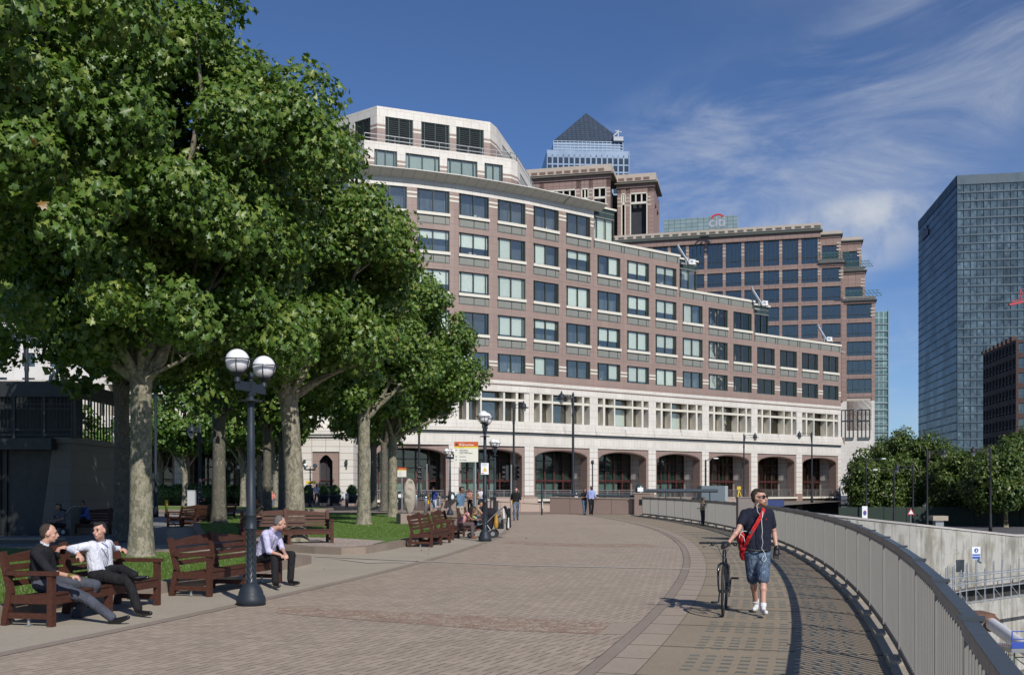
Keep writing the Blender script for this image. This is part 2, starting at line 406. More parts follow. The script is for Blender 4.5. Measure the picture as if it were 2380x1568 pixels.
# wide ground sheet left of the quay edge, out to the horizon
mb = MB(); _q = rail_edge + [(9.6, 70), (18, 90), (24, 96), (46, 138)]
for _a, _b in zip(_q, _q[1:]): mb.add([(-3000, _a[1], -.03), (_a[0], _a[1], -.03), (_b[0], _b[1], -.03), (-3000, _b[1], -.03)], [(0,1,2,3)])
mb.add([(-3000, 138, -.03), (46, 138, -.03), (100, 4000, -.03), (-3000, 4000, -.03)], [(0,1,2,3)])
o = mb.build('ground', M_EARTH); o['kind'] = 'structure'
mb = MB(); _q = WALL_PTS
for _a, _b in zip(_q, _q[1:]): mb.add([(_a[0], _a[1], -2.3), (_b[0], _b[1], -2.3), (_b[0], 140, -2.3), (_a[0], 140, -2.3)], [(0,1,2,3)])
mb.add([(20, 140, -2.3), (3000, 140, -2.3), (3000, 4000, -2.3), (20, 4000, -2.3)], [(0,1,2,3)])
mb.add([(300, -40, -2.3), (3000, -40, -2.3), (3000, 140, -2.3), (300, 140, -2.3)], [(0,1,2,3)])
o = mb.build('quay_ground', M_ASPH); o['kind'] = 'structure'
sheet('pit_floor', [(-60, -40), (320, -40), (320, 150), (-60, 150)], -13, M_EARTH)
ring('brick_paving', 119.95, 125.9, 0.0, M_PAVE)
ring('brick_edge_strip', 125.9, 126.06, 0.004, M_STRIP)
ring('granite_slab_band', 126.06, R_BAND, 0.006, M_SLAB)
ring('outer_paving', R_BAND, R_RAIL-.12, 0.002, M_AGG)
ring('quay_kerb', R_RAIL-.12, R_RAIL+.30, .05, M_CONC, th=.9, a0=ang(-14), a1=ang(63.5))
ring('kerb_strip', 119.75, 119.95, 0.005, M_STRIP)
# joints of the slab band and of the outer paving (dark shallow grooves)
mb = MB(); a = A0
M_JOINT = mat('joint', (.07, .06, .05), .9, var=0)
M_JOINTL = mat('pale_joint', (.42, .38, .33), .8, var=0)
da = .9/126
k = 0
while a < A1:
    for (r0, r1) in ((126.06, R_BAND),):
        p, q = pt(r0, a), pt(r1, a); mb.bar((*p, .0075), (*q, .0075), .005, .004, up=(0,0,1))
    if k % 2 == 0:
        p, q = pt(R_BAND, a), pt(R_RAIL-.12, a); mb.bar((*p, .003), (*q, .003), .003, .012)
    a += da; k += 1
for r in (R_BAND, 126.06, 125.9):
    P = arc(r, A0, A1, 120)
    for i in range(120): mb.bar((*P[i], .0065), (*P[i+1], .0065), .006, .003)
o = mb.build('paving_joints', M_JOINT); o['kind'] = 'structure'
# glass lenses of the pavement lights set in the outer strip
M_LENS = mat('pavement_lens', (.13, .135, .11), .35, var=.3, scale=3, spec=.6)
mb = MB(); a = ang(-4); g = 0
while a < ang(40):
    for row in range(5):
        for c in range(10):
            rr = R_BAND+.42+c*.175; aa = a+row*.215/126
            x, y = pt(rr, aa); M = Matrix.Translation((x, y, 0)) @ Matrix.Rotation(aa, 4, 'Z')
            mb.box(-.05, .05, -.034, .034, -.01, .007, M)
    a += 1.36/126
o = mb.build('pavement_lights', M_LENS); o['kind'] = 'structure'

# cobble strips lying across the brick paving
def cobble_mat():
    m, T, b = new_mat('cobbles'); tc = T.new('ShaderNodeTexCoord'); o = tc.outputs['Object']
    vo = T.new('ShaderNodeTexVoronoi', feature='DISTANCE_TO_EDGE'); T.l.new(o, vo.inputs['Vector']); vo.inputs['Scale'].default_value = 9
    v2 = T.new('ShaderNodeTexVoronoi'); T.l.new(o, v2.inputs['Vector']); v2.inputs['Scale'].default_value = 9
    s_ = T.new('ShaderNodeSeparateColor'); T.l.new(v2.outputs['Color'], s_.inputs[0])
    c = T.ramp(s_.outputs[0], [(0, (.29, .19, .135)), (.5, (.35, .25, .18)), (1, (.42, .34, .26))])
    c = T.mix(T.maprange(T.noise(o, 40, 3), .35, .65, 0, .35), c, (.2, .12, .08))
    c = T.mix(T.maprange(vo.outputs[0], .0, .06, 1, 0), c, (.17, .145, .12))
    T.l.new(c, b.inputs['Base Color']); b.inputs['Roughness'].default_value = .8
    bn = T.new('ShaderNodeBump'); bn.inputs['Strength'].default_value = .6; bn.inputs['Distance'].default_value = .015
    T.l.new(T.m('ADD', T.maprange(vo.outputs[0], 0, .2, 0, 1), T.m('MULTIPLY', T.noise(o, 35, 4), .4)), bn.inputs['Height']); T.l.new(bn.outputs[0], b.inputs['Normal']); return m
M_COBBLE = cobble_mat()
def strip(name, corners, z, m):
    return sheet(name, [tuple(gd(x, y)[:2]) for x, y in corners], z, m)
strip('cobble_strip', [(640, 1424), (648, 1410), (900, 1421), (1150, 1433), (1425, 1447), (1390, 1473), (1150, 1463), (880, 1443)], .004, M_COBBLE)
strip('slab_insert', [(1390, 1473), (1425, 1447), (1560, 1448), (1522, 1476)], .0035, M_SLAB)
strip('cobble_strip', [(1172, 1261), (1190, 1257.5), (1350, 1263), (1500, 1263), (1530, 1270), (1380, 1270), (1250, 1267)], .004, M_COBBLE)
strip('slab_insert', [(1500, 1263), (1530, 1270), (1590, 1271), (1575, 1262)], .0035, M_SLAB)
strip('drain_line', [(732, 1292.2), (1190, 1312.4), (1605, 1321.2), (1605, 1322.6), (1190, 1313.8), (732, 1293.4)], .009, M_JOINTL)
strip('drain_cover', [(765, 1297), (860, 1305), (945, 1306), (938, 1308), (930, 1306.5), (855, 1308)], .0085, M_JOINTL)

# pale strip between the lawns and the kerb line, and everything paved behind
far_poly = [(-60, -12)] + [pt(119.75, A0+(ang(60)-A0)*i/50) for i in range(51)] + [(0.6, 64), (9, 64), (12, 76), (-30, 82), (-60, 60)]
sheet('pale_paving', far_poly, -.004, M_CONC)
sheet('far_brick_paving', [pt(119.8, ang(46)), pt(R_RAIL-.2, ang(46)), pt(R_RAIL-.2, ang(66)), (10, 78), (-30, 84), (-30, 66), (-3, 62), pt(119.8, ang(56))], -.002, agg_mat('worn_paving', (.25, .19, .15), 60, .1, .1))
# road behind the lawns
sheet('road', [(-60, 60), (-34, 64), (-20, 71), (-4, 82), (4, 92), (24, 112), (24, 120), (-4, 100), (-30, 96), (-60, 90)], .0, M_ASPH)

def raised_lawn(pts, h=.20, kerbw=.28, name='lawn', gm=None, zg=None):
    """kerb ring with a grass bed inside; pts counter-clockwise"""
    P = [Vector((p[0], p[1])) for p in pts]; n = len(P); inn = []
    for i in range(n):
        d1 = (P[i]-P[i-1]).normalized(); d2 = (P[(i+1) % n]-P[i]).normalized(); nn = Vector((-(d1+d2).y, (d1+d2).x)).normalized()
        inn.append(P[i]+nn*kerbw/max(.4, nn.dot(Vector((-d1.y, d1.x)))))
    mb = MB()
    for i in range(n):
        a, b, c, d = P[i], P[(i+1) % n], inn[(i+1) % n], inn[i]
        mb.add([(a.x,a.y,-.05),(b.x,b.y,-.05),(b.x,b.y,h),(a.x,a.y,h)], [(0,1,2,3)])
        mb.add([(a.x,a.y,h),(b.x,b.y,h),(c.x,c.y,h),(d.x,d.y,h)], [(0,1,2,3)])
        mb.add([(d.x,d.y,h),(c.x,c.y,h),(c.x,c.y,0),(d.x,d.y,0)], [(0,1,2,3)])
    k = mb.build('lawn_kerb', M_KERB); k['kind'] = 'structure'
    g = sheet(name, [tuple(p) for p in inn], (zg if zg is not None else h-.03), gm or M_GRASS); return g
def smooth_loop(pts, it=2):
    for _ in range(it):
        q = []
        for i in range(len(pts)):
            a, b = pts[i], pts[(i+1) % len(pts)]
            q += [(a[0]*.75+b[0]*.25, a[1]*.75+b[1]*.25), (a[0]*.25+b[0]*.75, a[1]*.25+b[1]*.75)]
        pts = q
    return pts
def g2(x, y, z=0): v = gd(x, y, z); return (v.x, v.y)
# near lawn (behind the first two benches)
def lawn_edge(r, ys): return [pt(r, ang(y)) for y in ys]
near = [(-60, 9.0), (-13, 8.5)] + [(-7.6, 10.4), (-6.95, 12.4), (-6.45, 14.6), (-5.75, 17.0), (-5.2, 19.5), (-4.75, 22.2), (-4.62, 23.6), (-5.6, 24.9), (-8.5, 25.6), (-12, 26.8), (-16, 28.6), (-24, 31), (-60, 36)]
raised_lawn(near, .18)
# second lawn (trees, stone) with a gravel bay at its front corner
l2 = smooth_loop([(-9.2, 30.6), (-5.6, 27.3), (-4.05, 26.4), (-3.3, 29), (-2.75, 34), (-2.4, 40), (-2.5, 47), (-2.9, 54), (-4.6, 60.5), (-8, 64), (-14, 65), (-17.5, 60), (-15.5, 50), (-12.5, 40)], 1)
raised_lawn(l2, .18)
sheet('gravel_bed', [(-8.9, 31.6), (-5.6, 28.0), (-4.4, 27.0), (-3.9, 28.2), (-3.75, 30.4), (-5.5, 32.2), (-8.6, 33.6)], .165, M_GRAVEL)
# third lawn, further left beyond the path
l3 = smooth_loop([(-60, 44), (-22, 49), (-18.5, 53), (-20, 62), (-27, 70), (-60, 74)], 1)
l4 = smooth_loop([(-46, 76), (-20, 71.5), (-15.5, 72), (-13, 76), (-15, 82), (-46, 92)], 1)
raised_lawn(l4, .2)
sheet('footpath', [(-60, 37.5), (-24, 33), (-15, 30.5), (-10.5, 31.5), (-13.5, 40), (-16.5, 50), (-18.8, 61), (-24, 66), (-60, 60)], .002, agg_mat('path_paving', (.19, .185, .18), 60, .12, .15))
# ---------------------------------------------------------------- the curved office building
M_BRK = panel_mat('brown_granite', (.262, .188, .160), (.278, .20, .170), 1.12, .72, .012, (.15, .10, .09), off=0, speck=.2, sscale=14)
M_BRKL = panel_mat('brown_granite_lintel', (.265, .19, .162), (.25, .178, .152), 1.2, .6, .01, (.12, .07, .06), off=0, speck=.2, sscale=14)
M_WHT = panel_mat('white_stone', (.62, .59, .54), (.58, .545, .485), .95, .78, .013, (.38, .33, .29), off=.5, speck=.04, sscale=5, stain=.06)
M_WHTR = panel_mat('white_stone_courses', (.62, .59, .54), (.59, .555, .50), 1.3, .62, .022, (.26, .20, .17), off=0, speck=.04, sscale=5)
M_CREAM = mat('cream_stone', (.60, .57, .49), .6, var=.06, scale=2)
M_GRNF = mat('dark_green_frame', (.035, .055, .05), .35, var=.05)
M_SPAN = mat('grey_green_panel', (.20, .205, .18), .45, var=.08, scale=2)
M_BLIND = rnd_tone(mat('roller_blind', (.74, .78, .72), .8, var=.03, scale=.6), .82, 1.06)
M_ROOM = rnd_tone(mat('room_behind_glass', (.09, .10, .11), .9, var=.5, scale=.9), .25, 1.5)
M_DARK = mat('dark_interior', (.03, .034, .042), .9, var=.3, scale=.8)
M_GLASS = glass_mat('window_glass', (.93, .965, .965), .135)
M_GLASSD = glass_mat('dark_glass', (.70, .78, .78), .04)
M_REDF = mat('dark_red_frame', (.075, .024, .022), .45, var=.1)
M_TEAL = mat('teal_panel', (.055, .09, .082), .3, var=.1, scale=.6)
M_PALE = rnd_tone(mat('pale_blind', (.38, .45, .41), .7, var=.05, scale=.5), .7, 1.1)
M_METAL = mat('grey_metal', (.35, .36, .36), .4, metal=.6, var=.05)
M_ROOF = mat('roof_grey', (.30, .30, .29), .8, var=.1)

def frameM(p, a): return Matrix.Translation((p[0], p[1], 0)) @ Matrix.Rotation(a, 4, 'Z')
# vertices of the facade, right to left: twelve straight bays, then the curve
FV = [(44.8, 139.5)]; AR = math.atan2(139.5-107.1, 44.8-1.83); BW = 4.4844
for k in range(12): FV.append((FV[-1][0]-BW*math.cos(AR), FV[-1][1]-BW*math.sin(AR)))
for dg_ in (32, 29, 23, 18, 13, 9, 5, 1, -3, -7): FV.append((FV[-1][0]-4.42*math.cos(R(dg_)), FV[-1][1]-4.42*math.sin(R(dg_))))
NB = len(FV)-1
def bay(k):
    """matrix of bay k (0 = rightmost), x runs left to right, y into the building; and its width"""
    a, b = FV[k+1], FV[k]; an = math.atan2(b[1]-a[1], b[0]-a[0]); return frameM(a, an), math.hypot(b[0]-a[0], b[1]-a[1]), an, a
ROWS = [(13.56, 15.47), (17.25, 19.43), (21.28, 23.45), (25.22, 27.37), (29.05, 31.30)]   # row 5 .. row 1 (bottom, top)
def nrows(k): return 2 if k < 4 else 3 if k < 7 else 4 if k < 10 else 5
TOPZ = {2: 20.0, 3: 24.0, 4: 28.0, 5: 32.5}
office = empty('office_building', (20, 122, 0), 0, 'long curved brown granite office block stepping down above a white arcade', 'building')
MI = Matrix.Translation((-20, -122, 0))
def L(M): return MI @ M
brick, white, cream, joint_ = MB(), MB(), MB(), MB()
so = 0
for k in range(NB):
    M, w, an, a = bay(k); M = L(M); n = nrows(k); x0, x1 = w*.115, w*.885; uo = k*BW
    D = .45
    # piers full height
    zt = ROWS[n-1][1]
    brick.box(0, x0, 0, D, 12.74, zt, M, uo=uo); brick.box(x1, w, 0, D, 12.74, zt, M, uo=uo)
    zb = 12.74
    for r in range(n):
        lo, hi = ROWS[r]
        if r == 0: brick.box(x0, x1, 0, D, 12.74, lo, M, uo=uo)
        else:
            plo = ROWS[r-1][1]; spb = lo-1.12
            brick.box(x0, x1, 0, D, plo, spb, M, uo=uo)
            brick.box(x0, x1, .10, D, spb, lo-.3, M, uo=uo)
    if n < 5:
        brick.box(0, w, 0, D, zt, zt+.72, M, uo=uo)
        span = MB(); span.box(0, w, -.02, .4, zt+.72, zt+1.45, M)
        cream.box(-.02, w+.02, -.14, .5, zt+1.45, zt+1.72, M)
        for xx in (0.0, w*.5, w*.9): span.box(xx, xx+.07, -.07, 0, zt+.72, zt+1.45, M, mi=1)
        span.build('parapet_panel', [M_SPAN, M_GRNF], office)
    else:
        white.box(0, w, 0, D, zt, 32.6, M, uo=uo)
    for (z0, z1) in ((14.15, 14.32), (14.52, 14.69)) if True else ():
        for (p, q) in ((0, x0), (x1, w)): cream.box(p, q, -.03, .0, z0, z1, M)
    if n == 5:
        for (z0, z1) in ((30.3, 30.48), (30.72, 30.9)):
            for (p, q) in ((0, x0), (x1, w)): cream.box(p, q, -.03, .0, z0, z1, M)
    # white lower storeys
    white.box(0, w, -.05, D, 12.38, 12.74, M, uo=uo); brick.box(0, w, .02, D, 12.22, 12.38, M, uo=uo)
    white.box(0, w, -.02, D, 11.6, 12.22, M, uo=uo)
    for z0, z1, o_ in ((8.22, 8.58, .18), (7.78, 8.20, .30), (7.46, 7.76, .42)):
        white.box(-.05, w+.05, -o_, D, z0, z1, M, uo=uo)
    joint_.box(0, w, -.12, .4, 7.36, 7.46, M)
    for z0 in (8.20, 7.76): joint_.box(0, w, -.14, .4, z0, z0+.02, M)
    white.box(0, w, 0, D, 6.02, 7.40, M, uo=uo)
# arcade: every two bays share one arch and one mezzanine window
arches = []
for k in range(0, NB-1, 2):
    a, b = FV[k+2], FV[k]; an = math.atan2(b[1]-a[1], b[0]-a[0]); w = math.hypot(b[0]-a[0], b[1]-a[1]); Mw = frameM(a, an); M = L(Mw)
    uo = k*BW; s = w/8.98
    X0, X1 = .59*s, w-.59*s
    off = .10 if k >= 12 else 0
    white.box(0, X0, off, .9, 8.55, 11.65, M, uo=uo); white.box(X1, w, off, .9, 8.55, 11.65, M, uo=uo)
    white_r = MB()
    arches.append((k, Mw, an, w, s, X0, X1))
jamb, inner = MB(), MB()
for (k, Mw, an, w, s, X0, X1) in arches:
    M = L(Mw); uo = k*BW
    courses = MB(); courses.box(0, X0, .02, 1.2, .95, 6.04, M, uo=uo*0); courses2 = MB(); courses2.box(X1, w, .02, 1.2, .95, 6.04, M, uo=0)
    brick.box(-.01, X0+.03, -.02, 1.25, -2.6, .95, M, uo=uo); brick.box(X1-.03, w+.01, -.02, 1.25, -2.6, .95, M, uo=uo)
    # brown arch panel: polygon with a flat segmental arch cut out
    J = .26; xa, xb = X0+J, X1-J; zc, zs = 5.66, 4.95
    jamb.box(X0, xa, .14, 1.3, .5, zs-.1, M); jamb.box(xb, X1, .14, 1.3, .5, zs-.1, M)
    N = 16
    for i in range(N):
        def az(t): return zs+(zc-zs)*(1-(2*t-1)**2)**.62
        t0, t1 = i/N, (i+1)/N; p, q = xa+(xb-xa)*t0, xa+(xb-xa)*t1; z0, z1 = az(t0), az(t1)
        jamb.add([(p,.14,z0),(q,.14,z1),(q,.14,6.03),(p,.14,6.03)], [(0,1,2,3)], M, [(p,z0),(q,z1),(q,6.03),(p,6.03)])
        jamb.add([(p,.14,z0),(q,.14,z1),(q,1.3,z1),(p,1.3,z0)], [(0,3,2,1)], M)
        jamb.bar((p,.11,z0+.09), (q,.11,z1+.09), .06, .05, M=M)
    jamb.box(X0, xa, .14, .6, zs-.1, 6.03, M); jamb.box(xb, X1, .14, .6, zs-.1, 6.03, M)
    # inner gallery: floor, back wall, pale pier
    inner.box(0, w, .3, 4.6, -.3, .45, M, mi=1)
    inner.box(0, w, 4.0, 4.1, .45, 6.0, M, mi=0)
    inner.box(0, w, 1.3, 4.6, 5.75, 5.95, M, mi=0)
    cream.box(X0-.1, X1+.1, -.10, .35, .30, .52, M)
    brick.box(X0, X1, .25, .6, -2.6, .30, M, uo=uo)
    # inner row of pale piers behind
    courses2.box(X1+.02, w, 1.2, 3.1, .45, 5.74, M); courses.box(0, X0-.02, 1.2, 3.1, .45, 5.74, M)
    courses2.box(X1-.12, w, 1.6, 2.8, 2.7, 3.3, M); courses.build('arcade_pier', M_WHTR, office); courses2.build('arcade_pier', M_WHTR, office)
brick.build('wall', M_BRK, office); white.build('stone_base', M_WHT, office); 
cream.build('sill_bands', M_CREAM, office); joint_.build('cornice_joints', M_GRNF, office); jamb.build('arch_panels', M_BRKL, office)
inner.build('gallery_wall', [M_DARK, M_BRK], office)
# dark core and roofs
core, roof = MB(), MB()
for k in range(NB):
    M, w, an, a = bay(k); M = L(M); n = nrows(k); zt = TOPZ[n]+.3 if n < 5 else 32.5
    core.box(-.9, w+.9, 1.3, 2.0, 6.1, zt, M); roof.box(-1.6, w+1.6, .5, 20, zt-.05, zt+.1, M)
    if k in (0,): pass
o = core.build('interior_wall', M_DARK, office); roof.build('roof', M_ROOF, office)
# end wall on the right, turned away
mb = MB(); M, w, an, a = bay(0); M = L(M); mb.box(w-.44, w-.002, .46, 20, 0, 21.1, M); mb.box(w+.02, w+.30, -.4, 6, 7.5, 8.5, M); mb.build('end_wall', M_BRK, office)
# windows: frame (> pane, blind, spandrel, sill)
def window_meshes(h, hh, w):
    """h: opening height, local z=0 at sill"""
    x0, x1 = w*.115, w*.885; f = MB(); t = .07
    f.box(x0, x1, .10, .24, 0, .09); f.box(x0, x1, .10, .24, h-.08, h); f.box(x0, x0+t, .0+.06, .24, .09, h-.08); f.box(x1-t, x1, .06, .24, .09, h-.08)
    xm = (x0+x1)/2
    for xx, tt in ((xm, .10), (x0+.30, .05), (x1-.30, .05)): f.box(xx-tt/2, xx+tt/2, .08, .24, .09, h-.08)
    g = MB(); g.box(x0+t, x1-t, .20, .205, .09, h-.08)
    s = MB(); s.box(x0+.02, x1-.02, .02, .12, -1.12, -.30); s.box(x0+.14, xm-.06, -.0, .02, -1.02, -.40, mi=0); s.box(xm+.06, x1-.5, -.0, .02, -1.02, -.40); s.box(x1-.4, x1-.12, -.0, .02, -1.02, -.40)
    s.box(x0, x0+.05, -.01, .1, -1.12, -.3, mi=1); s.box(xm-.03, xm+.03, -.01, .1, -1.12, -.3, mi=1); s.box(x1-.46, x1-.42, -.01, .1, -1.12, -.3, mi=1)
    s.box(x0, x1, -.012, .1, -1.14, -1.09, mi=1); s.box(x0, x1, -.012, .1, -.34, -.29, mi=1)
    si = MB(); si.box(x0-.06, x1+.06, -.16, .24, -.29, 0)
    return f.mesh('window', M_GRNF), g.mesh('pane', M_GLASS), s.mesh('spandrel_panel', [M_SPAN, M_GRNF]), si.mesh('sill', M_CREAM)
WM = {}
rw = random.Random(11)
# state of the blinds read off the photograph, per row from the right: b = both down, l/r = one down, h = both half, n = none
BL = {0: 'bbhbnbnbbbrbnbnr', 1: 'hnrnbbbhbhhbhrhb', 2: '....hlnrbhhhbnnb', 3: '.......hhrbhbrhh', 4: '..........nnnnnnnn'}
BL = {0: ['b','l','l','b','n','b','n','b','b','r','n','l','n','l','b','n'],
      1: ['h','n','l','n','b','b','b','h','b','h','n','h','b','n','b','h'],
      2: ['','','','','n','h','l','h','h','n','b','n','b','b','h','b'],
      3: ['','','','','','','','h','h','r','h','l','l','h','h','b'],
      4: ['']*10+['n']*10}
blind_meshes = {}
def blind(x0, x1, z0, z1):
    key = (round(x0,2), round(x1,2), round(z0,2), round(z1,2))
    if key not in blind_meshes:
        b = MB(); b.box(x0, x1, .30, .31, z0, z1); blind_meshes[key] = b.mesh('blind', M_BLIND)
    return blind_meshes[key]
M_DESK = mat('desk_clutter', (.55, .58, .56), .6, var=.3, scale=3)
for k in range(min(NB, 19)):
    M, w, an, a = bay(k)
    for r in range(nrows(k)):
        lo, hi = ROWS[r]; h = hi-lo; key = (r if r in (0, 4) else 1, round(w, 2))
        if key not in WM: WM[key] = window_meshes(h if r in (0, 4) else 2.18, h, w)
        fm, gm, sm, im = WM[key]
        f = link('window', fm, office, (a[0]-20, a[1]-122, lo), an)
        link('pane', gm, f)
        if r > 0: link('spandrel_panel', sm, f); link('sill', im, f)
        h_ = h if r in (0, 4) else 2.18
        if (h_, 'room') not in blind_meshes: bq = MB(); bq.box(.3, w-.3, .95, .98, 0, h_); blind_meshes[(h_, 'room')] = bq.mesh('room', M_ROOM)
        link('room', blind_meshes[(h_, 'room')], f)
        st = BL[r][k] if k < len(BL[r]) else rw.choice('bhnlr')
        x0, x1 = w*.115+.08, w*.885-.08; xm = (x0+x1)/2
        if st in ('b',): link('blind', blind(x0, x1, .25 if rw.random() < .4 else .1, h_-.1), f)
        if st == 'h': link('blind', blind(x0, x1, round(h_*rw.choice((.35, .45, .6)), 2), h_-.1), f)
        if st == 'l': link('blind', blind(x0, xm, .1, h_-.1), f)
        if st == 'r': link('blind', blind(xm, x1, .3, h_-.1), f)
        if rw.random() < .4:
            key = round(rw.random()*3)
            c = MB(); xx = x0+rw.random()*2; c.box(xx, xx+.35, .5, .8, .02, .18+.3*rw.random()); c.box(xx+.5, xx+.75, .45, .8, .02, .25); c.build('desk_items', M_DESK, f)
# mezzanine windows
def mezz(w, s):
    X0, X1 = .59*s, w-.59*s; f = MB()
    for a_, b_ in ((1.39, 1.69), (3.02, 3.20), (5.78, 5.96), (7.29, 7.59)): f.box(a_*s, b_*s, .02, .95, 0, 3.02)
    f.box(X0, X1, .06, .9, 2.07, 2.32)
    g = MB(); g.box(X0, X1, .93, .935, 0, 3.02)
    d = MB()
    for xx in (X0+.05, 2.2*s, 3.35*s, 5.6*s, 6.7*s, X1-.1): d.box(xx-.04, xx+.04, .88, .92, 0, 3.02)
    d.box(X0, X1, .87, .92, 1.95, 2.07); d.box(X0, X1, .87, .92, 0, .1)
    return f.mesh('window', M_CREAM), g.mesh('pane', M_GLASS), d.mesh('frame', M_GRNF)
def gal(w, s):
    X0, X1 = .59*s, w-.59*s; f = MB(); y = 3.0
    for i in range(7):
        xx = X0+i*(X1-X0)/6; f.box(xx-.07, xx+.07, y, y+.12, .45, 5.7)
    for z_ in (.5, 1.25, 2.35, 2.5, 3.7, 4.6): f.box(X0-.5, X1+.5, y-.05, y+.1, z_, z_+.09)
    g = MB(); g.box(X0-.5, X1+.5, y+.14, y+.145, .45, 5.7)
    b = MB(); b.box(X0, X1-1.9, y+.25, y+.26, .6, 2.3); 
    b2 = MB(); b2.box(X0-.4, X1+.3, y+.3, y+.31, 2.5, 5.7)
    r = MB(); r.box(X0+.2, X1-.2, .75, .79, 1.42, 1.47); r.box(X0+.2, X1-.2, .75, .79, 1.20, 1.23); r.box(X0+.2, X1-.2, .75, .79, .56, .6)
    x = X0+.3
    while x < X1-.2: r.box(x-.012, x+.012, .76, .78, .6, 1.2); x += .16
    for i in range(5): xx = X0+.3+i*(X1-X0-.6)/4; r.box(xx-.025, xx+.025, .74, .8, .5, 1.46)
    return f.mesh('gallery_window', M_REDF), g.mesh('pane', M_GLASSD), b.mesh('blind', M_PALE), b2.mesh('upper_panel', M_TEAL), r.mesh('balustrade', M_METAL)
MM, GG = {}, {}
for (k, Mw, an, w, s, X0, X1) in arches:
    key = round(w, 2)
    if key not in MM: MM[key] = mezz(w, s); GG[key] = gal(w, s)
    a = FV[k+2]; loc = (a[0]-20, a[1]-122, 8.58)
    f = link('window', MM[key][0], office, loc, an); link('pane', MM[key][1], f); link('frame', MM[key][2], f)
    if k in (4, 6, 8, 2):
        b = MB(); b.box(3.3*s, 5.5*s, 1.0, 1.01, .1, {4: 1.5, 6: 1.9, 8: 2.0, 2: 1.6}[k]); b.build('blind', M_BLIND, f)
    loc = (a[0]-20, a[1]-122, 0); q = GG[key]
    f = link('gallery_window', q[0], office, loc, an); link('pane', q[1], f); link('blind', q[2], f); link('teal_back_panel', q[3], f)  # plain teal panel behind the upper gallery panes; the sun draws the arch
    link('balustrade', q[4], office, loc, an)
    if k < 4:   # louvred vents below the arcade floor
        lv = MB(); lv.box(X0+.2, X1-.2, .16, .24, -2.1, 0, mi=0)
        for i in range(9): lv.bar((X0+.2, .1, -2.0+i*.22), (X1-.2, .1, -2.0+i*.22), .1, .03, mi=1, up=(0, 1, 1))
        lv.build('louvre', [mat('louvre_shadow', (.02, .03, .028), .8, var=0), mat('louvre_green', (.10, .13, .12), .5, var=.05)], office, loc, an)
# overhanging eave above the top row
ev = MB()
for k in range(10, NB):
    M, w, an, a = bay(k); M = L(M)
    xr = w+(.9 if k == 10 else .12)
    ev.add([(-.12,-.02,32.1),(xr,-.02,32.1),(xr,-1.3,32.62),(-.12,-1.3,32.62)], [(0,1,2,3)], M)
    ev.box(-.12, xr, -1.34, 1.5, 32.62, 32.70, M)
    for i in range(4): xx = i*w/4; ev.add([(xx,-.04,32.09),(xx+.04,-.04,32.09),(xx+.04,-1.32,32.61),(xx,-1.32,32.61)], [(0,1,2,3)], M, mi=1)
ev.build('eave', [mat('eave_soffit', (.58, .57, .52), .6, var=.05), M_ROOF], office)
# glazed box at each step
def glazed_box(k, z, name='glazed_bay'):
    M, w, an, a = bay(k); g = MB(); h = 3.85
    xl, xr = .15, 3.9
    b = bay(k+0)
    f = MB()
    f.box(xl, xr, 1.0, 5.5, h-1.15, h-.12, mi=0)
    f.box(xl-.1, xr+.25, .8, 5.8, h-.12, h+.08, mi=1)
    for xx in (xl+.03, 1.3, 2.6, xr-.05): f.box(xx-.05, xx+.05, .96, 1.06, 0, h, mi=0)
    for yy in (2.5, 4, 5.4): f.box(xr-.06, xr+.04, yy-.05, yy+.05, 0, h, mi=0)
    f.box(xl, xr, .95, 1.05, h-1.2, h-1.1, mi=2); f.box(xl, xr, .94, 1.04, h-.6, h-.54, mi=2)
    o = f.build(name, [M_GRNF, M_CREAM, M_SPAN], office, (a[0]-20, a[1]-122, z), an)
    p = MB(); p.box(xl, xr, 1.1, 1.105, 0, h-1.2); p.box(xr, xr+.005, 1.1, 5.5, 0, h-1.2); p.build('pane', M_GLASS, o)
    bl = MB(); bl.box(xl+.1, xr-.9 if k == 6 else xr-.1, 1.3, 1.31, (1.5 if k == 6 else .2), h-1.2); bl.build('blind', M_BLIND, o)
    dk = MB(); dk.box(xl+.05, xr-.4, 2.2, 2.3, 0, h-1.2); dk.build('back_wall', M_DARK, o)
glazed_box(3, 21.15); glazed_box(6, 25.15); glazed_box(9, 29.15)
sl = MB(); M, w, an, a = bay(9); M = L(M)          # sloping dark glazing beside the top storey
sl.add([(1.2, 5.6, 33.1), (3.2, 13, 29.2), (0, 13, 29.2), (0, 5.6, 33.1)], [(0,1,2,3)], M)
sl.build('sloping_glazing', M_GRNF, office)

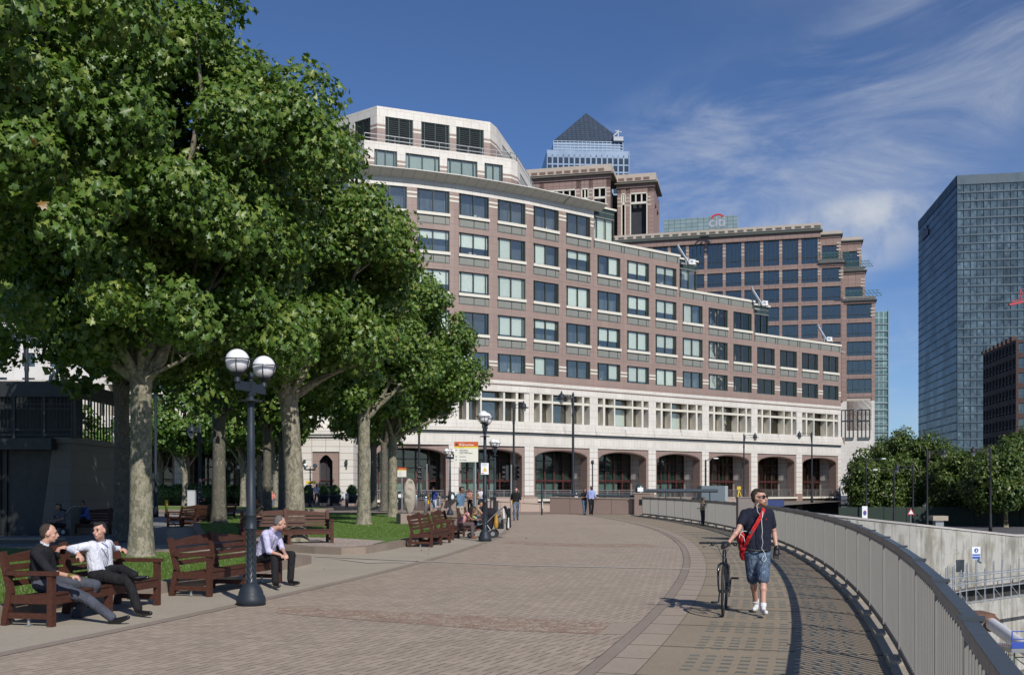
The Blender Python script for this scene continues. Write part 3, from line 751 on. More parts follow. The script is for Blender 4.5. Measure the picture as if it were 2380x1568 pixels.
# set back upper storeys: two faceted white tiers
def tier(name, pts, z0, z1, zb0, zb1, wins, mw, cap):
    """pts left to right; cap band z1-cap..z1; windows listed as (segment, x0, x1)"""
    P = [Vector((p[0]-20, p[1]-122)) for p in pts]; mb = MB(); st = MB(); br = MB()
    for i in range(len(P)-1):
        d = P[i+1]-P[i]; an = math.atan2(d.y, d.x); Mx = Matrix.Translation((P[i].x, P[i].y, 0)) @ Matrix.Rotation(an, 4, 'Z'); Ln = d.length
        ws = sorted([(x0*Ln, x1*Ln) for s_, x0, x1 in wins if s_ == i])
        mb.box(0, Ln, 0, .6, zb1, z1, Mx, uo=i*7); mb.box(0, Ln, .0, .6, z0, zb0, Mx)
        xs = [0]+[v for p in ws for v in p]+[Ln]
        for q in range(0, len(xs), 2):
            mb.box(xs[q], xs[q+1], 0, .6, zb1-.9, zb1, Mx, uo=i*7); br = MB(); br.box(xs[q], xs[q+1], .0, .6, zb0, zb1-.9, Mx); br.build('wall_pier', M_BRK, office)
            st = MB(); st.box(xs[q], xs[q+1], -.02, 0, zb1-1.35, zb1-1.15, Mx); st.build('stone_band', M_CREAM, office)
        for (x0, x1) in ws:
            f = MB(); h = zb1-zb0; W_ = x1-x0; f.box(0, W_, .12, .22, 0, .1); f.box(0, W_, .12, .22, h-.1, h)
            for xx in (0.05, W_*.12, W_*.5, W_*.88, W_-.05): f.box(xx-.05, xx+.05, .1, .22, 0, h)
            if mw == 'louvre':
                f.box(0, W_, .18, .25, 0, h, mi=1)
                nl = int(h/.22)
                for j in range(nl): f.bar((.1, .12, j*.22+.1), (W_-.1, .12, j*.22+.1), .09, .03, up=(0, 1, 1))
            o = f.build('window', [M_GRNF, M_DARK], office, (P[i].x+x0*math.cos(an), P[i].y+x0*math.sin(an), zb0), an)
            if mw != 'louvre':
                g = MB(); g.box(.05, W_-.05, .2, .205, .1, h-.1); g.build('pane', M_GLASS, o)
                b = MB(); b.box(.1, W_-.1, .3, .31, .1, h-.1); b.build('blind', M_PALE, o)
    mb.build(name, M_WHT, office)
    c = MB(); poly = [(p.x, p.y) for p in P]; c.prism([(p[0]+.3*(0), p[1]+.35) for p in poly]+[(poly[-1][0]+2, poly[-1][1]+14), (poly[0][0]-6, poly[0][1]+14)], z0, z1-.3, mi=0); c.build('roof', M_ROOF, office)
tier('upper_storey', [(-25, 116), (-15.3, 106.0), (-.09, 112.2), (.62, 113.2), (3.5, 128)], 32.5, 37.7, 34.7, 36.9,
     [(1, .065, .215), (1, .27, .50), (1, .55, .76), (1, .81, .94), (3, .1, .5), (0, .3, .7)], 'glass', .6)
tier('upper_storey', [(-28, 119.5), (-20.9, 114.2), (-14.4, 109.2), (-2.42, 114.1), (-1.75, 115.8), (2.4, 134)], 37.2, 42.4, 38.0, 41.4,
     [(1, .20, .48), (1, .58, .88), (2, .07, .31), (2, .38, .63), (2, .69, .94), (4, .15, .45)], 'louvre', .6)
rl = MB()
P = [(-15.3, 106.2), (-.2, 112.4), (.5, 113.4), (3, 126)]
for a_, b_ in zip(P, P[1:]):
    a_ = Vector((a_[0]-20, a_[1]-122, 0)); b_ = Vector((b_[0]-20, b_[1]-122, 0)); L_ = (b_-a_).length; nn = max(2, int(L_/1.6))
    for z_ in (38.05, 38.5): rl.bar(a_+Vector((0,0,z_)), b_+Vector((0,0,z_)), .05)
    for i in range(nn+1): p = a_.lerp(b_, i/nn); rl.bar(p+Vector((0,0,37.5)), p+Vector((0,0,38.5)), .05)
rl.build('roof_railing', M_METAL, office)
# roof cleaning cradles: three pale jibs on the stepped roofs
def cradle(px, py, Y, lab):
    p = at(px, py, Y)
    o = empty('roof_crane', p, R(20), lab, 'roof crane', 'cleaning cranes on the stepped roofs')
    o.scale = (.46, .46, .46)
    b = MB(); b.box(-.9, .9, -.5, .5, .35, 1.5); b.box(-1.1, 1.1, -.6, .6, .2, .38); b.box(-.6, .2, -.52, -.5, .6, 1.2, mi=1); b.build('cabinet', [mat('crane_white', (.62, .63, .64), .5, var=.05), M_METAL], o)
    j = MB(); j.bar((-.8, -.25, .5), (-3.9, -.25, 4.6), .28, .22); j.bar((-.8, .25, .5), (-3.9, .25, 4.6), .28, .22)
    j.bar((-3.9, -.3, 4.6), (-4.2, -.3, 5.0), .4, .5, mi=1); j.bar((-1.6, 0, 0), (-1.7, 0, 1.5), .3, .3, mi=1); j.build('jib', [mat('crane_pale', (.5, .53, .58), .45, var=.05), M_METAL], o)
    w_ = MB()
    for xx in (-.7, .7):
        for yy in (-.5, .5): w_.tube([(xx, yy-.08, .15), (xx, yy+.08, .15)], .16, 12)
    w_.build('wheel', M_GRNF, o)
cradle(1776, 712, 128, 'white roof cleaning crane with raised jib on the middle roof step')
cradle(1926, 795, 140, 'white roof cleaning crane with raised jib near the right end of the lowest roof')
cradle(1607, 617, 121, 'white roof cleaning crane half hidden on the upper roof step')
# left pavilion with the tall narrow arched doorway
pv = empty('entrance_pavilion', (-17.5, 96.2, 0), R(3), 'low white stone pavilion with a tall narrow arched doorway, left end of the arcade', 'pavilion')
wq = MB(); wd = 5.3; hh = 7.0
wq.box(-2.65, -1.25, 0, 4, .7, 5.1); wq.box(1.25, 2.65, 0, 4, .7, 5.1); wq.box(-2.65, 2.65, 0, 4, 5.1, hh-.5)
wq.build('stone_wall', M_WHTR, pv)
c2 = MB(); c2.box(-2.85, 2.85, -.22, 4.2, hh-.5, hh-.28); c2.box(-3.0, 3.0, -.4, 4.4, hh-.28, hh+.1); c2.box(-2.8, 2.8, -.15, 4.2, hh+.1, hh+.35); c2.build('cornice', M_WHT, pv)
bb = MB(); bb.box(-2.68, -1.22, -.03, 4, 0, .7); bb.box(1.22, 2.68, -.03, 4, 0, .7)
bb.box(-1.25, -.62, .15, 1.2, 0, 5.1); bb.box(.62, 1.25, .15, 1.2, 0, 5.1)
for i in range(8):
    t0, t1 = i/8, (i+1)/8; az = lambda t: 4.2+.6*math.sin(math.pi*t)
    bb.add([(-.62+1.24*t0,.15,az(t0)),(-.62+1.24*t1,.15,az(t1)),(-.62+1.24*t1,.15,5.1),(-.62+1.24*t0,.15,5.1)], [(0,1,2,3)])
bb.build('door_surround', M_BRKL, pv)
dd = MB(); dd.box(-.62, .62, 1.0, 1.1, 0, 4.9); dd.box(-.03, .03, .9, 1.0, 0, 4.9, mi=1); dd.box(-.62, .62, .9, 1.0, 2.4, 2.5, mi=1); dd.build('door', [M_DARK, M_REDF], pv)
for xx in (-1.95, 1.95):
    l_ = MB(); l_.box(xx-.1, xx+.1, -.3, -.02, 3.9, 4.35); l_.box(xx-.04, xx+.04, -.16, 0, 3.5, 3.95); l_.build('wall_lamp', M_GRNF, pv)
# lower wing continuing to the left, mostly behind the trees
wg = empty('stone_wing', (-30, 101, 0), R(-4), 'white stone wing with dark openings seen between the tree trunks', 'building')
a_ = MB(); b_ = MB()
for i, xx in enumerate((-26, -20.5, -15, -9.5, -4.0, 1.6, 7.0)):
    a_.box(xx, xx+1.5, 0, 2.2, .7, 6.0); b_.box(xx-.03, xx+1.53, -.03, 2.2, 0, .7)
a_.box(-27, 10, 0, 2.2, 6.0, 8.4); a_.box(-27.2, 10.2, -.35, 2.4, 8.4, 9.0); a_.box(-27, 10, 0, 2.2, 9.0, 12.5)
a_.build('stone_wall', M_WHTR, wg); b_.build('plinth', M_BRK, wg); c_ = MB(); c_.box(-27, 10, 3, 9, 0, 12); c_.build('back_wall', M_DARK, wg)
# ---------------------------------------------------------------- buildings further off
M_RB = panel_mat('red_brown_cladding', (.25, .17, .145), (.265, .18, .152), 1.5, 1.0, .03, (.08, .05, .045), off=0, speck=.1, sscale=4)
M_STB = mat('pale_stone_trim', (.42, .36, .30), .7, var=.1, scale=1)
M_FGL = glass_mat('far_glass', (.65, .72, .76), .13)
M_FBK = rnd_tone(mat('office_interior', (.15, .18, .20), .7, var=.5, scale=.35), .5, 1.7)
M_FFR = mat('far_frame', (.035, .05, .055), .4, var=0)
def far_window(w, h, nv=4, louvre=False, low=.25):
    f = MB(); f.box(0, w, .25, .4, 0, .12); f.box(0, w, .25, .4, h-.12, h)
    for i in range(nv+1): x = i*w/nv; f.box(x-.06, x+.06, .22, .4, 0, h)
    f.box(0, w, .2, .4, h*low, h*low+.12); f.box(0, w, .1, .42, -.35, -.05, mi=1)
    if louvre:
        for j in range(int(h/.3)): f.box(w*.25, w*.75, .15, .3, j*.3+.05, j*.3+.2, mi=1)
    g = MB(); g.box(0, w, .42, .43, 0, h)
    b = MB(); b.box(0, w, .9, .95, 0, h)
    return f.mesh('window', [M_FFR, mat('green_grey_sill', (.09, .12, .115), .5, var=.05)]), g.mesh('pane', M_FGL), b.mesh('room', M_FBK)
def put_window(par, meshes, loc, rz):
    f = link('window', meshes[0], par, loc, rz); link('pane', meshes[1], f); link('room', meshes[2], f); return f
# --- broad brown office with the red arc sign
ang_b = math.atan2(218-229, 65.4-23.7)
bB = empty('office_building', (65.4, 218, 0), ang_b, 'broad brown stepped office block with a roof sign, behind the curved building', 'building')
wallB, trimB = MB(), MB()
TOP = 58.3; FH = 3.97
def colsB(x0, x1, y, z0, z1, ncol, rows, wf=.84, big=True):
    """x0<x1 in local x (0 = right corner of main front); rows = list of (zlo, zhi)"""
    cw = (x1-x0)/ncol; wm = {}
    for c in range(ncol):
        xa = x0+c*cw; g = cw*(1-wf)/2
        wallB.box(xa, xa+g, y, y+1, z0, z1); wallB.box(xa+cw-g, xa+cw, y, y+1, z0, z1)
        prev = z0
        for (a_, b_) in rows:
            wallB.box(xa+g, xa+cw-g, y, y+1, prev, a_); prev = b_
            key = (round(cw*wf, 2), round(b_-a_, 2))
            if key not in wm: wm[key] = far_window(cw*wf, b_-a_)
            put_window(bB, wm[key], (xa+g, y, a_), 0)
        wallB.box(xa+g, xa+cw-g, y, y+1, prev, z1)
        if big:
            for zz in (z1-3.9, z1-3.2, z1-2.5): trimB.box(xa-g, xa+g, y-.06, y, zz, zz+.35)
rows_std = [(48.4-3.95*i-3.05, 48.4-3.95*i) for i in range(11)][::-1]
rows_main = rows_std+[(49.4, 54.9)]
colsB(-47.6+3.3*0, 0.0, 0, 0, 55.6, 12, [r for r in rows_main if r[0] > 25], big=False)
# striped piers beneath the cornice
cw = 47.6/12
for c in range(13):
    for zz in (51.9, 52.7, 53.5, 46.9, 47.5): trimB.box(-47.6+c*cw-.32, -47.6+c*cw+.32, -.06, 0, zz, zz+.35)
wallB.box(-47.6, .3, -.3, 1, 54.9, 56.2); trimB.box(-47.9, .7, -.8, 1, 56.2, 56.5, mi=1); trimB.box(-47.6, .4, -.35, 1, 56.9, 57.9, mi=0); trimB.box(-47.6, .4, -.1, 1, 56.5, 56.9, mi=0)
for c in range(24): trimB.box(-47.6+c*2+.6, -47.6+c*2+1.9, -.38, -.3, 57.0, 57.45, mi=1)
# right steps
def step(x0, x1, y, ztop, rows, nc=1):
    colsB(x0, x1, y, 20, ztop-1.4, nc, rows, .78, big=False)
    wallB.box(x0, x1, y-.2, y+8, ztop-1.4, ztop-.9); trimB.box(x0-.2, x1+.4, y-.6, y+8, ztop-.9, ztop-.7, mi=1); trimB.box(x0, x1+.1, y-.2, y+8, ztop-.7, ztop, mi=0)
    for zz in (ztop-4.2, ztop-3.5, ztop-2.8): trimB.box(x1-.9, x1, y-.06, y, zz, zz+.35)
rs = [r for r in rows_std if r[0] > 12]
step(0.2, 4.6, 3.5, 56.9, [(50.6, 53.9)]); step(4.6, 9.0, 6.5, 56.0, [(49.6, 53.0)])
step(0.0, 4.9, .2, 50.2, [r for r in rs if r[1] < 49]); step(4.9, 9.4, 2.2, 48.6, [r for r in rs if 40 < r[1] < 47])
step(4.9, 11.3, .6, 42.0, [r for r in rs if r[1] < 41])
wallB.box(-47.6, -.01, 1, 30, 0, 55, uo=3); wallB.box(.02, 4.5, 5.6, 29, 0, 55); wallB.box(4.5, 9.0, 8.6, 29, 0, 54.5); wallB.box(4.9, 11.2, 9.2, 28, 0, 40.5)
wallB.box(.05, 4.9, 1.8, 8, 0, 48.7); wallB.box(4.92, 9.3, 3.9, 8, 0, 47.1); wallB.box(4.93, 11.25, 2.1, 8, 0, 40.4)
trimB.box(3.2, 11.3, .8, 6, 20.0, 21.0, mi=0)
wallB.build('wall', M_RB, bB); trimB.build('stone_trim', [M_STB, mat('dark_cornice', (.07, .085, .075), .6, var=.05)], bB)
# pale base of the same block beside the trees
pb = MB(); pb.box(3.6, 11.2, .6, 3, 0, 20); pb.build('stone_base', M_WHT, bB)
wmb = far_window(2.4, 6.0, 3, low=.6)
for xx in (4.6, 7.9): put_window(bB, wmb, (xx, .2, 12.2), 0)
pn = MB()
for (x0, x1, y, z) in ((0.6, 6.6, 0, 50.2), (5.6, 11.0, 2, 48.6), (5.6, 12.6, .2, 42.0)):
    for i in range(10):
        xx = x0+(x1-x0)*i/9; pn.bar((xx, y, z), (xx-1.3, y-1.6, z+.9), .07)
    pn.bar((x0, y, z), (x1, y, z), .08); pn.bar((x0-1, y-1.6, z+.9), (x1-.6, y-1.6, z+.9), .1)
    pn.bar((x0, y-.8, z+.45), (x1, y-.8, z+.45), .07)
pn.build('roof_trellis', mat('green_steel', (.06, .17, .13), .5, var=.1), bB)
# glass plant screen and the letters
sg = MB(); sg.box(-33.6, -17.2, 6, 9, 57, 62.4); o = sg.build('roof_glass_box', panel_mat('glass_screen', (.21, .28, .29), (.25, .33, .34), 1.3, .85, .06, (.10, .15, .16), off=0, speck=.03, rough=.15), bB)
lt = empty('roof_sign', at(1668, 527, 219), ang_b, 'white lower case citi letters under a red arc on the roof', 'sign')
M_SIGNW = mat('sign_white', (.36, .38, .43), .4, var=0); M_SIGNR = mat('sign_red', (.55, .03, .03), .4, var=0)
text_mesh('letters', 'citi', 3.0, Matrix.Translation((-1.9, 0, 0)) @ Matrix.Rotation(R(90), 4, 'X'), M_SIGNW, lt, .25, bold=.06)
ar = MB(); pts = [(.0+1.55*math.sin(t), 0, 1.15+1.45*math.cos(t)) for t in [R(a) for a in range(-62, 63, 8)]]
for p, q in zip(pts, pts[1:]): ar.bar(p, q, .32, .34, up=(0,1,0))
ar.build('arc', M_SIGNR, lt)
# --- taller brown tower behind
ang_c = math.atan2(244.6-246.8, 32.25-23.9)
tC = empty('office_tower', (2.47, 244.8, 0), R(-13.2), 'brown stone tower with big square loggia openings and a flat cornice', 'tower')
wC, sC = MB(), MB()
Lc = 21.05; z1 = 74.2
# openings: (x0, x1)
ops = [(2.2, 4.2), (5.3, 13.0), (14.2, 16.0), (17.0, 20.2)]
xs = [0]+[v for p in ops for v in p]+[Lc]
for i in range(0, len(xs), 2): wC.box(xs[i], xs[i+1], 0, 1.2, 40, z1)
wC.box(0, Lc, 0, 1.2, 72.2, z1); wC.box(0, Lc, 0, 1.2, 40, 58)
def loggia(par, M, x0, x1, z0, z1_):
    f = MB(); f.box(x0, x0+.25, .0, .5, z0, z1_, M); f.box(x1-.25, x1, .0, .5, z0, z1_, M); f.box(x0, x1, .0, .5, z1_-.3, z1_, M); f.box(x0, x1, 0, .5, z1_-2.7, z1_-2.2, M); f.box(x0, x1, -.1, .5, z0, z0+.4, M)
    n = max(2, int((x1-x0)/1.3))
    for i in range(1, n): xx = x0+(x1-x0)*i/n; f.box(xx-.15, xx+.15, .1, .5, z1_-2.3, z1_-.3, M)
    o = f.build('window', M_CREAM, par)
    g = MB(); g.box(x0, x1, 1.6, 1.7, z0, z1_, M); g.box(x0+.4, x1-.4, 1.3, 1.4, z0+.8, z0+4.5, M, mi=1); g.build('pane', [M_DARK, M_FGL], o)
I4 = Matrix.Identity(4)
for p in ops: loggia(tC, I4, p[0], p[1], 58, 72.2)
# recessed second block to the right and its side face
M2 = Matrix.Translation((23.9-2.47, 1.6, 0)) if False else Matrix.Translation((Lc+.9, 6.5, 0))
for a_, b_ in ((0, .9), (2.0, 3.0), (7.2, 8.8)): wC.box(a_, b_, 0, 1.2, 40, z1-.8, M2)
wC.box(0, 8.8, 0, 1.2, 72.2, z1-.8, M2); wC.box(0, 8.8, 0, 1.2, 40, 56, M2)
loggia(tC, M2, .9, 2.0, 56, 72.2); loggia(tC, M2, 3.0, 7.2, 56, 72.2)
for par_, Mx, L_, dz in ((wC, I4, Lc, 0), (wC, M2, 8.8, -.8)):
    wC.box(-.2, L_+.2, -.3, 2, z1+dz, z1+.8+dz, Mx)
    sC.box(-.6, L_+.9, -1.0, 12, z1+.8+dz, z1+1.1+dz, Mx, mi=1); sC.box(-.2, L_+.4, -.4, 12, z1+1.5+dz, z1+3.2+dz, Mx, mi=0); sC.box(-.1, L_+.3, -.2, 12, z1+1.1+dz, z1+1.5+dz, Mx, mi=2)
    n = int(L_/2)
    for i in range(n): sC.box(i*2+.3, i*2+1.7, -.46, -.4, z1+1.7+dz, z1+2.3+dz, Mx, mi=2)
    for xx in ([0, 4.2, 13.0, 16.0, 20.2] if L_ > 10 else [0, 2.0, 7.2]):
        for zz in (69.8, 70.8, 71.6): sC.box(xx, xx+.9, -.05, 0, zz+dz, zz+.4+dz, Mx)
wC.box(7.6, 8.8, 1.2, 14, 40, 58, M2); wC.box(7.6, 8.8, 1.2, 14, 70, z1-.8, M2)
for yy in (1.2, 6, 12): wC.box(7.8, 8.8, yy, yy+1.2, 58, 70, M2)
wC.box(0, Lc, 14, 16, 40, 74); wC.box(-1, Lc+13, -1.5, 20, 0, 55.8); sC.box(-1.2, Lc+13.2, -1.8, 20, 55.8, 56.6)
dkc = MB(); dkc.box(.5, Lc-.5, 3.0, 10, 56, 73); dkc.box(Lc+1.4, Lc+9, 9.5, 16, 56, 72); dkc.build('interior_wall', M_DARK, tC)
wC.build('wall', M_RB, tC); sC.build('stone_trim', [M_STB, mat('dark_cornice2', (.12, .11, .09), .6, var=.05), mat('brown_band', (.16, .10, .08), .7, var=.05)], tC)
wml = far_window(3.6, 2.2, 3)
for i in range(7): put_window(tC, wml, (-0.2+i*4.6+ (0 if i < 5 else 0), -1.9, 50.6), 0)
# --- steel tower with the pyramid roof
Z0 = 625; tD = empty('skyscraper', (0, 0, 0), 0, 'distant steel clad skyscraper with a pyramid roof', 'tower')
pa, pb_ = at(1271, 350, Z0), at(1462, 345, Z0+3)
tD.location = (pa.x, pa.y, 0); dD = pb_-pa; anD = math.atan2(dD.y, dD.x); tD.rotation_euler = (0, 0, anD); WD = math.hypot(dD.x, dD.y)
M_STL = mat('stainless_cladding', (.20, .27, .37), .35, metal=.2, var=.05, scale=.05); M_STL2 = mat('stainless_rail', (.30, .38, .48), .35, metal=.2, var=0)
zb, zt_ = 150, 208.0
wD = MB(); nC = 15; cwD = WD/nC; rh = 4.5
lev = [zt_-4.5-rh*(i+1) for i in range(9)]
for i in range(nC+1): wD.box(max(0, i*cwD-.42), min(WD, i*cwD+.42), 0, .6, zb, zt_-3)
for z_ in lev+[zt_-4.5]: wD.box(0, WD, .1, .6, z_-.45, z_+.45)
wD.box(0, WD, .0, .6, zt_-4.5, zt_-.5); wD.box(0, WD, .6, WD, 0, zt_-.5); wD.box(4.5, WD-4.5, 5, WD-5, zt_-.5, zt_+6)
# side face
for i in range(13): wD.box(WD, WD+.3, i*WD/12-.4, i*WD/12+.4, zb, zt_-.5)
for z_ in lev: wD.box(WD, WD+.3, 0, WD, z_-.45, z_+.45)
wD.build('cladding', M_STL, tD)
wf = MB(); wf.box(0, cwD-.84, 0, .1, 0, rh-.9); wfm = wf.mesh('window', mat('skyscraper_glass', (.035, .05, .075), .12, var=.3, scale=.2)); wf2 = MB(); wf2.box(0, .12, -.12, 0, 0, rh-.9); wf2m = wf2.mesh('frame', M_STL)
for r_ in range(6):
    for c in range(nC):
        f = link('window', wfm, tD, (c*cwD+.42, .45, lev[r_]+.45)); link('frame', wf2m, f)
py = MB(); bx0, bx1, by0, by1, bz = 5.0, WD-2.0, 6.0, WD-8, zt_+7.5; ap = ((bx0+bx1)/2+.5, (by0+by1)/2, (1132-255)*645/2380+1.75)
py.add([(bx0,by0,bz),(bx1,by0,bz),(bx1,by1,bz),(bx0,by1,bz),ap], [(0,1,4),(1,2,4),(2,3,4),(3,0,4)], None, [(0,0),(40,0),(80,0),(120,0),(20,20)])
M_PYR = panel_mat('pyramid_roof', (.045, .060, .085), (.055, .072, .10), 2.6, 1.4, .12, (.02, .03, .04), off=0, speck=.02, rough=.3)
py.build('roof', M_PYR, tD)
rr = MB()
for z_ in (0, 1.8, 3.4, 5.2): 
    rr.bar((4.6, 4.8, zt_+1.5+z_), (WD-3, 4.8, zt_+1.5+z_), .35); rr.bar((WD-3, 4.8, zt_+1.5+z_), (WD-3, 30, zt_+1.5+z_), .35)
for i in range(18): rr.bar((4.6+i*(WD-7.6)/17, 4.8, zt_), (4.6+i*(WD-7.6)/17, 4.8, zt_+6.8), .3)
rr.build('roof_railing', M_STL2, tD)
rr = MB(); rr.box(WD-9, WD-3, 3, 5, zt_+7, zt_+9.5); rr.bar((WD-6, 4, zt_+9), (WD-6, 4, zt_+14), .6); rr.bar((WD-8, 4, zt_+13.5), (WD-4, 4, zt_+12.5), .6); rr.bar((WD-9, 4, zt_+10), (WD-6, 4, zt_+13), .7); rr.build('roof_crane', M_SIGNW, tD)
# --- slim green glass block
def curtain(name, col, col2, bw, bh, j, jc, rough=.12, metal=.0, speck=.25, sscale=.15, off=0):
    return panel_mat(name, col, col2, bw, bh, j, jc, off=off, speck=speck, rough=rough, sscale=sscale, bump=.1)
gE = empty('glass_block', at(2032, 1132, 300), R(-8), 'slim green glass block showing beside the brown office', 'building')
gE.location.z = 0
e = MB(); hE = (1132-724)*300/2380+1.75; e.box(-6, 3.9, 0, 12, 0, hE); e.build('curtain_wall', curtain('green_curtain', (.075, .13, .135), (.14, .22, .22), 1.3, 1.9, .12, (.28, .36, .36)), gE)
e = MB()
for i in range(24): e.box(-6.1, 4, -.25, 0, i*2.1+1, i*2.1+1.3)
e.box(3.8, 4.0, -.3, 0, 0, hE+.4); e.build('floor_bands', mat('pale_green_metal', (.18, .25, .26), .4, var=.05), gE)
# --- big blue glass tower on the right
gF = empty('glass_tower', (220.5, 507, 0), math.atan2(-5.4, 30), 'tall blue glass office tower with a dark left face', 'tower')
zF = 155.9; e = MB(); e.box(0, 62, 0, 89, 0, zF)
M_CF = curtain('blue_curtain', (.040, .065, .09), (.095, .14, .17), 1.55, 2.1, .17, (.07, .105, .13), rough=.22, speck=.6, sscale=.07)  # broad noise puts patchy sky reflections into the glass colour
o = e.build('curtain_wall', M_CF, gF)
e = MB()
fl = 4.2
for i in range(int(zF/fl)): e.box(-.15, 62.2, -.35, 0, i*fl, i*fl+.75)
for i in range(21): e.box(i*3.1-.08, i*3.1+.08, -.42, 0, 0, zF)
e.box(-.2, 62, -.4, 0, zF-4.6, zF); e.build('floor_bands', mat('blue_white_band', (.066, .10, .125), .4, var=.08, scale=.1), gF)
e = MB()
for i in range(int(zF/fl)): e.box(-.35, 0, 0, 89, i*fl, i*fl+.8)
e.box(-.5, 0, 0, 89, zF-5, zF); e.build('side_bands', mat('shaded_side_band', (.020, .030, .045), .45, var=.2, scale=.05, spec=.15), gF)  # face turned from the sun: its shade is put into the band colour
e = MB(); e.box(-.25, -.02, 0, 89, 0, zF); e.build('side_glass', mat('shaded_side_glass', (.010, .018, .03), .3, var=.4, scale=.03, spec=.15), gF)  # darker glass for this side, shade painted into the colour
e = MB()
for i, (yy, hh_) in enumerate(((62, 3), (65, 6), (68, 4.5), (71, 4.5), (74, 6), (77, 4.5))): e.box(-.9, -.5, yy, yy+1.6, zF-14, zF-14+hh_)
e.build('wall_lettering', mat('dull_letters', (.14, .15, .17), .5, var=0), gF)
# --- dark brown block at the right edge
gG = empty('office_building', (0, 0, 0), 0, 'dark brown office block at the right edge, in front of the blue glass tower', 'building')
pG = [(138, 300), (133.4, 271), (170, 262), (175, 300)]; zG = 42.6
e = MB()
def wallseg(mb, p, q, z0, z1, cols, rows, par, wmesh_cache={}):
    d = Vector((q[0]-p[0], q[1]-p[1])); L_ = d.length; an = math.atan2(d.y, d.x); M = Matrix.Translation((p[0], p[1], 0)) @ Matrix.Rotation(an, 4, 'Z'); cw = L_/cols; rh = (z1-z0)/rows
    g = .32 if cw < 3.6 else .6
    for c in range(cols):
        mb.box(c*cw, c*cw+g, 0, .6, z0, z1, M); mb.box((c+1)*cw-g, (c+1)*cw, 0, .6, z0, z1, M)
        for r_ in range(rows): mb.box(c*cw+g, (c+1)*cw-g, 0, .6, z0+r_*rh, z0+r_*rh+1.3, M)
        key = (round(cw, 2), round(rh, 2))
        if key not in wmesh_cache: wmesh_cache[key] = far_window(cw-2*g, rh-1.3, 2)
        for r_ in range(rows):
            if z0+r_*rh > 9: put_window(par, wmesh_cache[key], (p[0]+math.cos(an)*(c*cw+g), p[1]+math.sin(an)*(c*cw+g), z0+r_*rh+1.3), an)
    mb.box(0, L_, 0, .7, z1, z1+.8, M)
wallseg(e, pG[0], pG[1], 0, 40, 10, 10, gG); wallseg(e, pG[1], pG[2], 0, 40, 9, 10, gG)
for p, q in ((pG[0], pG[1]),):
    for i in range(8):
        t = i/8; x = p[0]+(q[0]-p[0])*t; y = p[1]+(q[1]-p[1])*t; e.box(x-.3, x+1.3, y-.6, y+.6, 40.8, 41.4+i*.1)
e.prism([(134.5, 272.5), (170, 263.5), (174, 299), (139, 299)], 0, 41)
e.build('wall', mat('dark_brown_stone', (.062, .035, .030), .8, var=.15, scale=.3), gG)
# red crane jib end showing above it
cr = empty('tower_crane', at(2345, 708, 180), 0, 'red crane jib end poking in from the right edge', 'crane')
c = MB(); c.bar((0,0,0), (12, 0, 2.4), .45, .35); c.bar((.5, 0, .6), (12, 0, 3.2), .12); c.bar((2.2, 0, .5), (1.9, 0, 2.6), .12); c.bar((1.9,0,2.6), (3.2,0,.8), .12); c.bar((1.9, 0, 2.6), (12, 0, 5.2), .06)
for i in range(10): c.bar((.6+i*1.1, 0, .2+i*.23), (1.1+i*1.1, 0, .75+i*.24), .08)
c.build('jib', mat('crane_red', (.42, .03, .04), .5, var=.1), cr)
# --- pale buildings far left behind the trees
M_WL = panel_mat('pale_render', (.62, .60, .58), (.58, .56, .54), 2.2, 3.4, .02, (.4, .39, .38), off=0, speck=.05, sscale=3)
def pale_block(loc, rz, w, h, cols, rows, lab):
    o = empty('office_building', loc, rz, lab, 'building'); m = MB(); cw = w/cols; rh = h/rows; g = cw*.27; wm = far_window(cw-2*g, rh*.55, 2)
    for c in range(cols):
        m.box(c*cw, c*cw+g, 0, .6, 0, h); m.box((c+1)*cw-g, (c+1)*cw, 0, .6, 0, h)
        pz = 0
        for r_ in range(rows):
            m.box(c*cw+g, (c+1)*cw-g, 0, .6, pz, r_*rh+rh*.3); pz = r_*rh+rh*.85
            put_window(o, wm, (c*cw+g, 0, r_*rh+rh*.3), 0)
        m.box(c*cw+g, (c+1)*cw-g, 0, .6, pz, h)
    m.box(0, w, 1.2, 14, 0, h-.1); m.box(-.3, w+.3, -.4, 14, h, h+.7); m.build('wall', M_WL, o)
pale_block((-95, 152, 0), R(8), 44, 34, 11, 9, 'pale grey office block far left, seen through the leaves above the kiosk')
pale_block((-48, 178, 0), R(-2), 36, 26, 9, 7, 'pale stone block far behind the trees, left of the curved building')
# ---------------------------------------------------------------- railing along the quay edge
M_RAILT = mat('rail_dark_paint', (.055, .065, .075), .35, var=.06, scale=3, spec=.5)
M_RAILB = mat('rail_grey_paint', (.235, .225, .205), .45, var=.06, scale=4)
rail = empty('quay_railing', (*pt(R_RAIL, ang(20)), 0), 0, 'long curving grey metal railing of upright bars along the quay edge', 'railing')
MR = Matrix.Translation((-rail.location.x, -rail.location.y, 0))
def rp(a, z, dr=0):
    yy = CY+R_RAIL*math.sin(a); p = pt(R_RAIL+dr-max(0, 9.5-yy)*.0125, a)
    return MR @ Vector((p[0], p[1], z))
PL = 1.93; pitch = PL/R_RAIL; a = ang(4.49, R_RAIL)+30*pitch; posts = []
while a > ang(-3.5): posts.append(a); a -= pitch
posts = [a for a in posts if a < ang(62.6, R_RAIL)]
pm = MB(); pm.box(-.030, .030, -.02, .02, .05, 1.10, mi=1); pm.box(-.03, .03, -.02, .02, 1.10, 1.166); pm.box(-.07, .07, -.035, .035, .05, .09, mi=1)
postm = pm.mesh('post', [M_RAILT, M_RAILB])
capm = MB(); capm.box(-.055, .055, -.028, .028, 0, .018); capme = capm.mesh('cap', M_RAILT)
barm = MB(); nb = 15
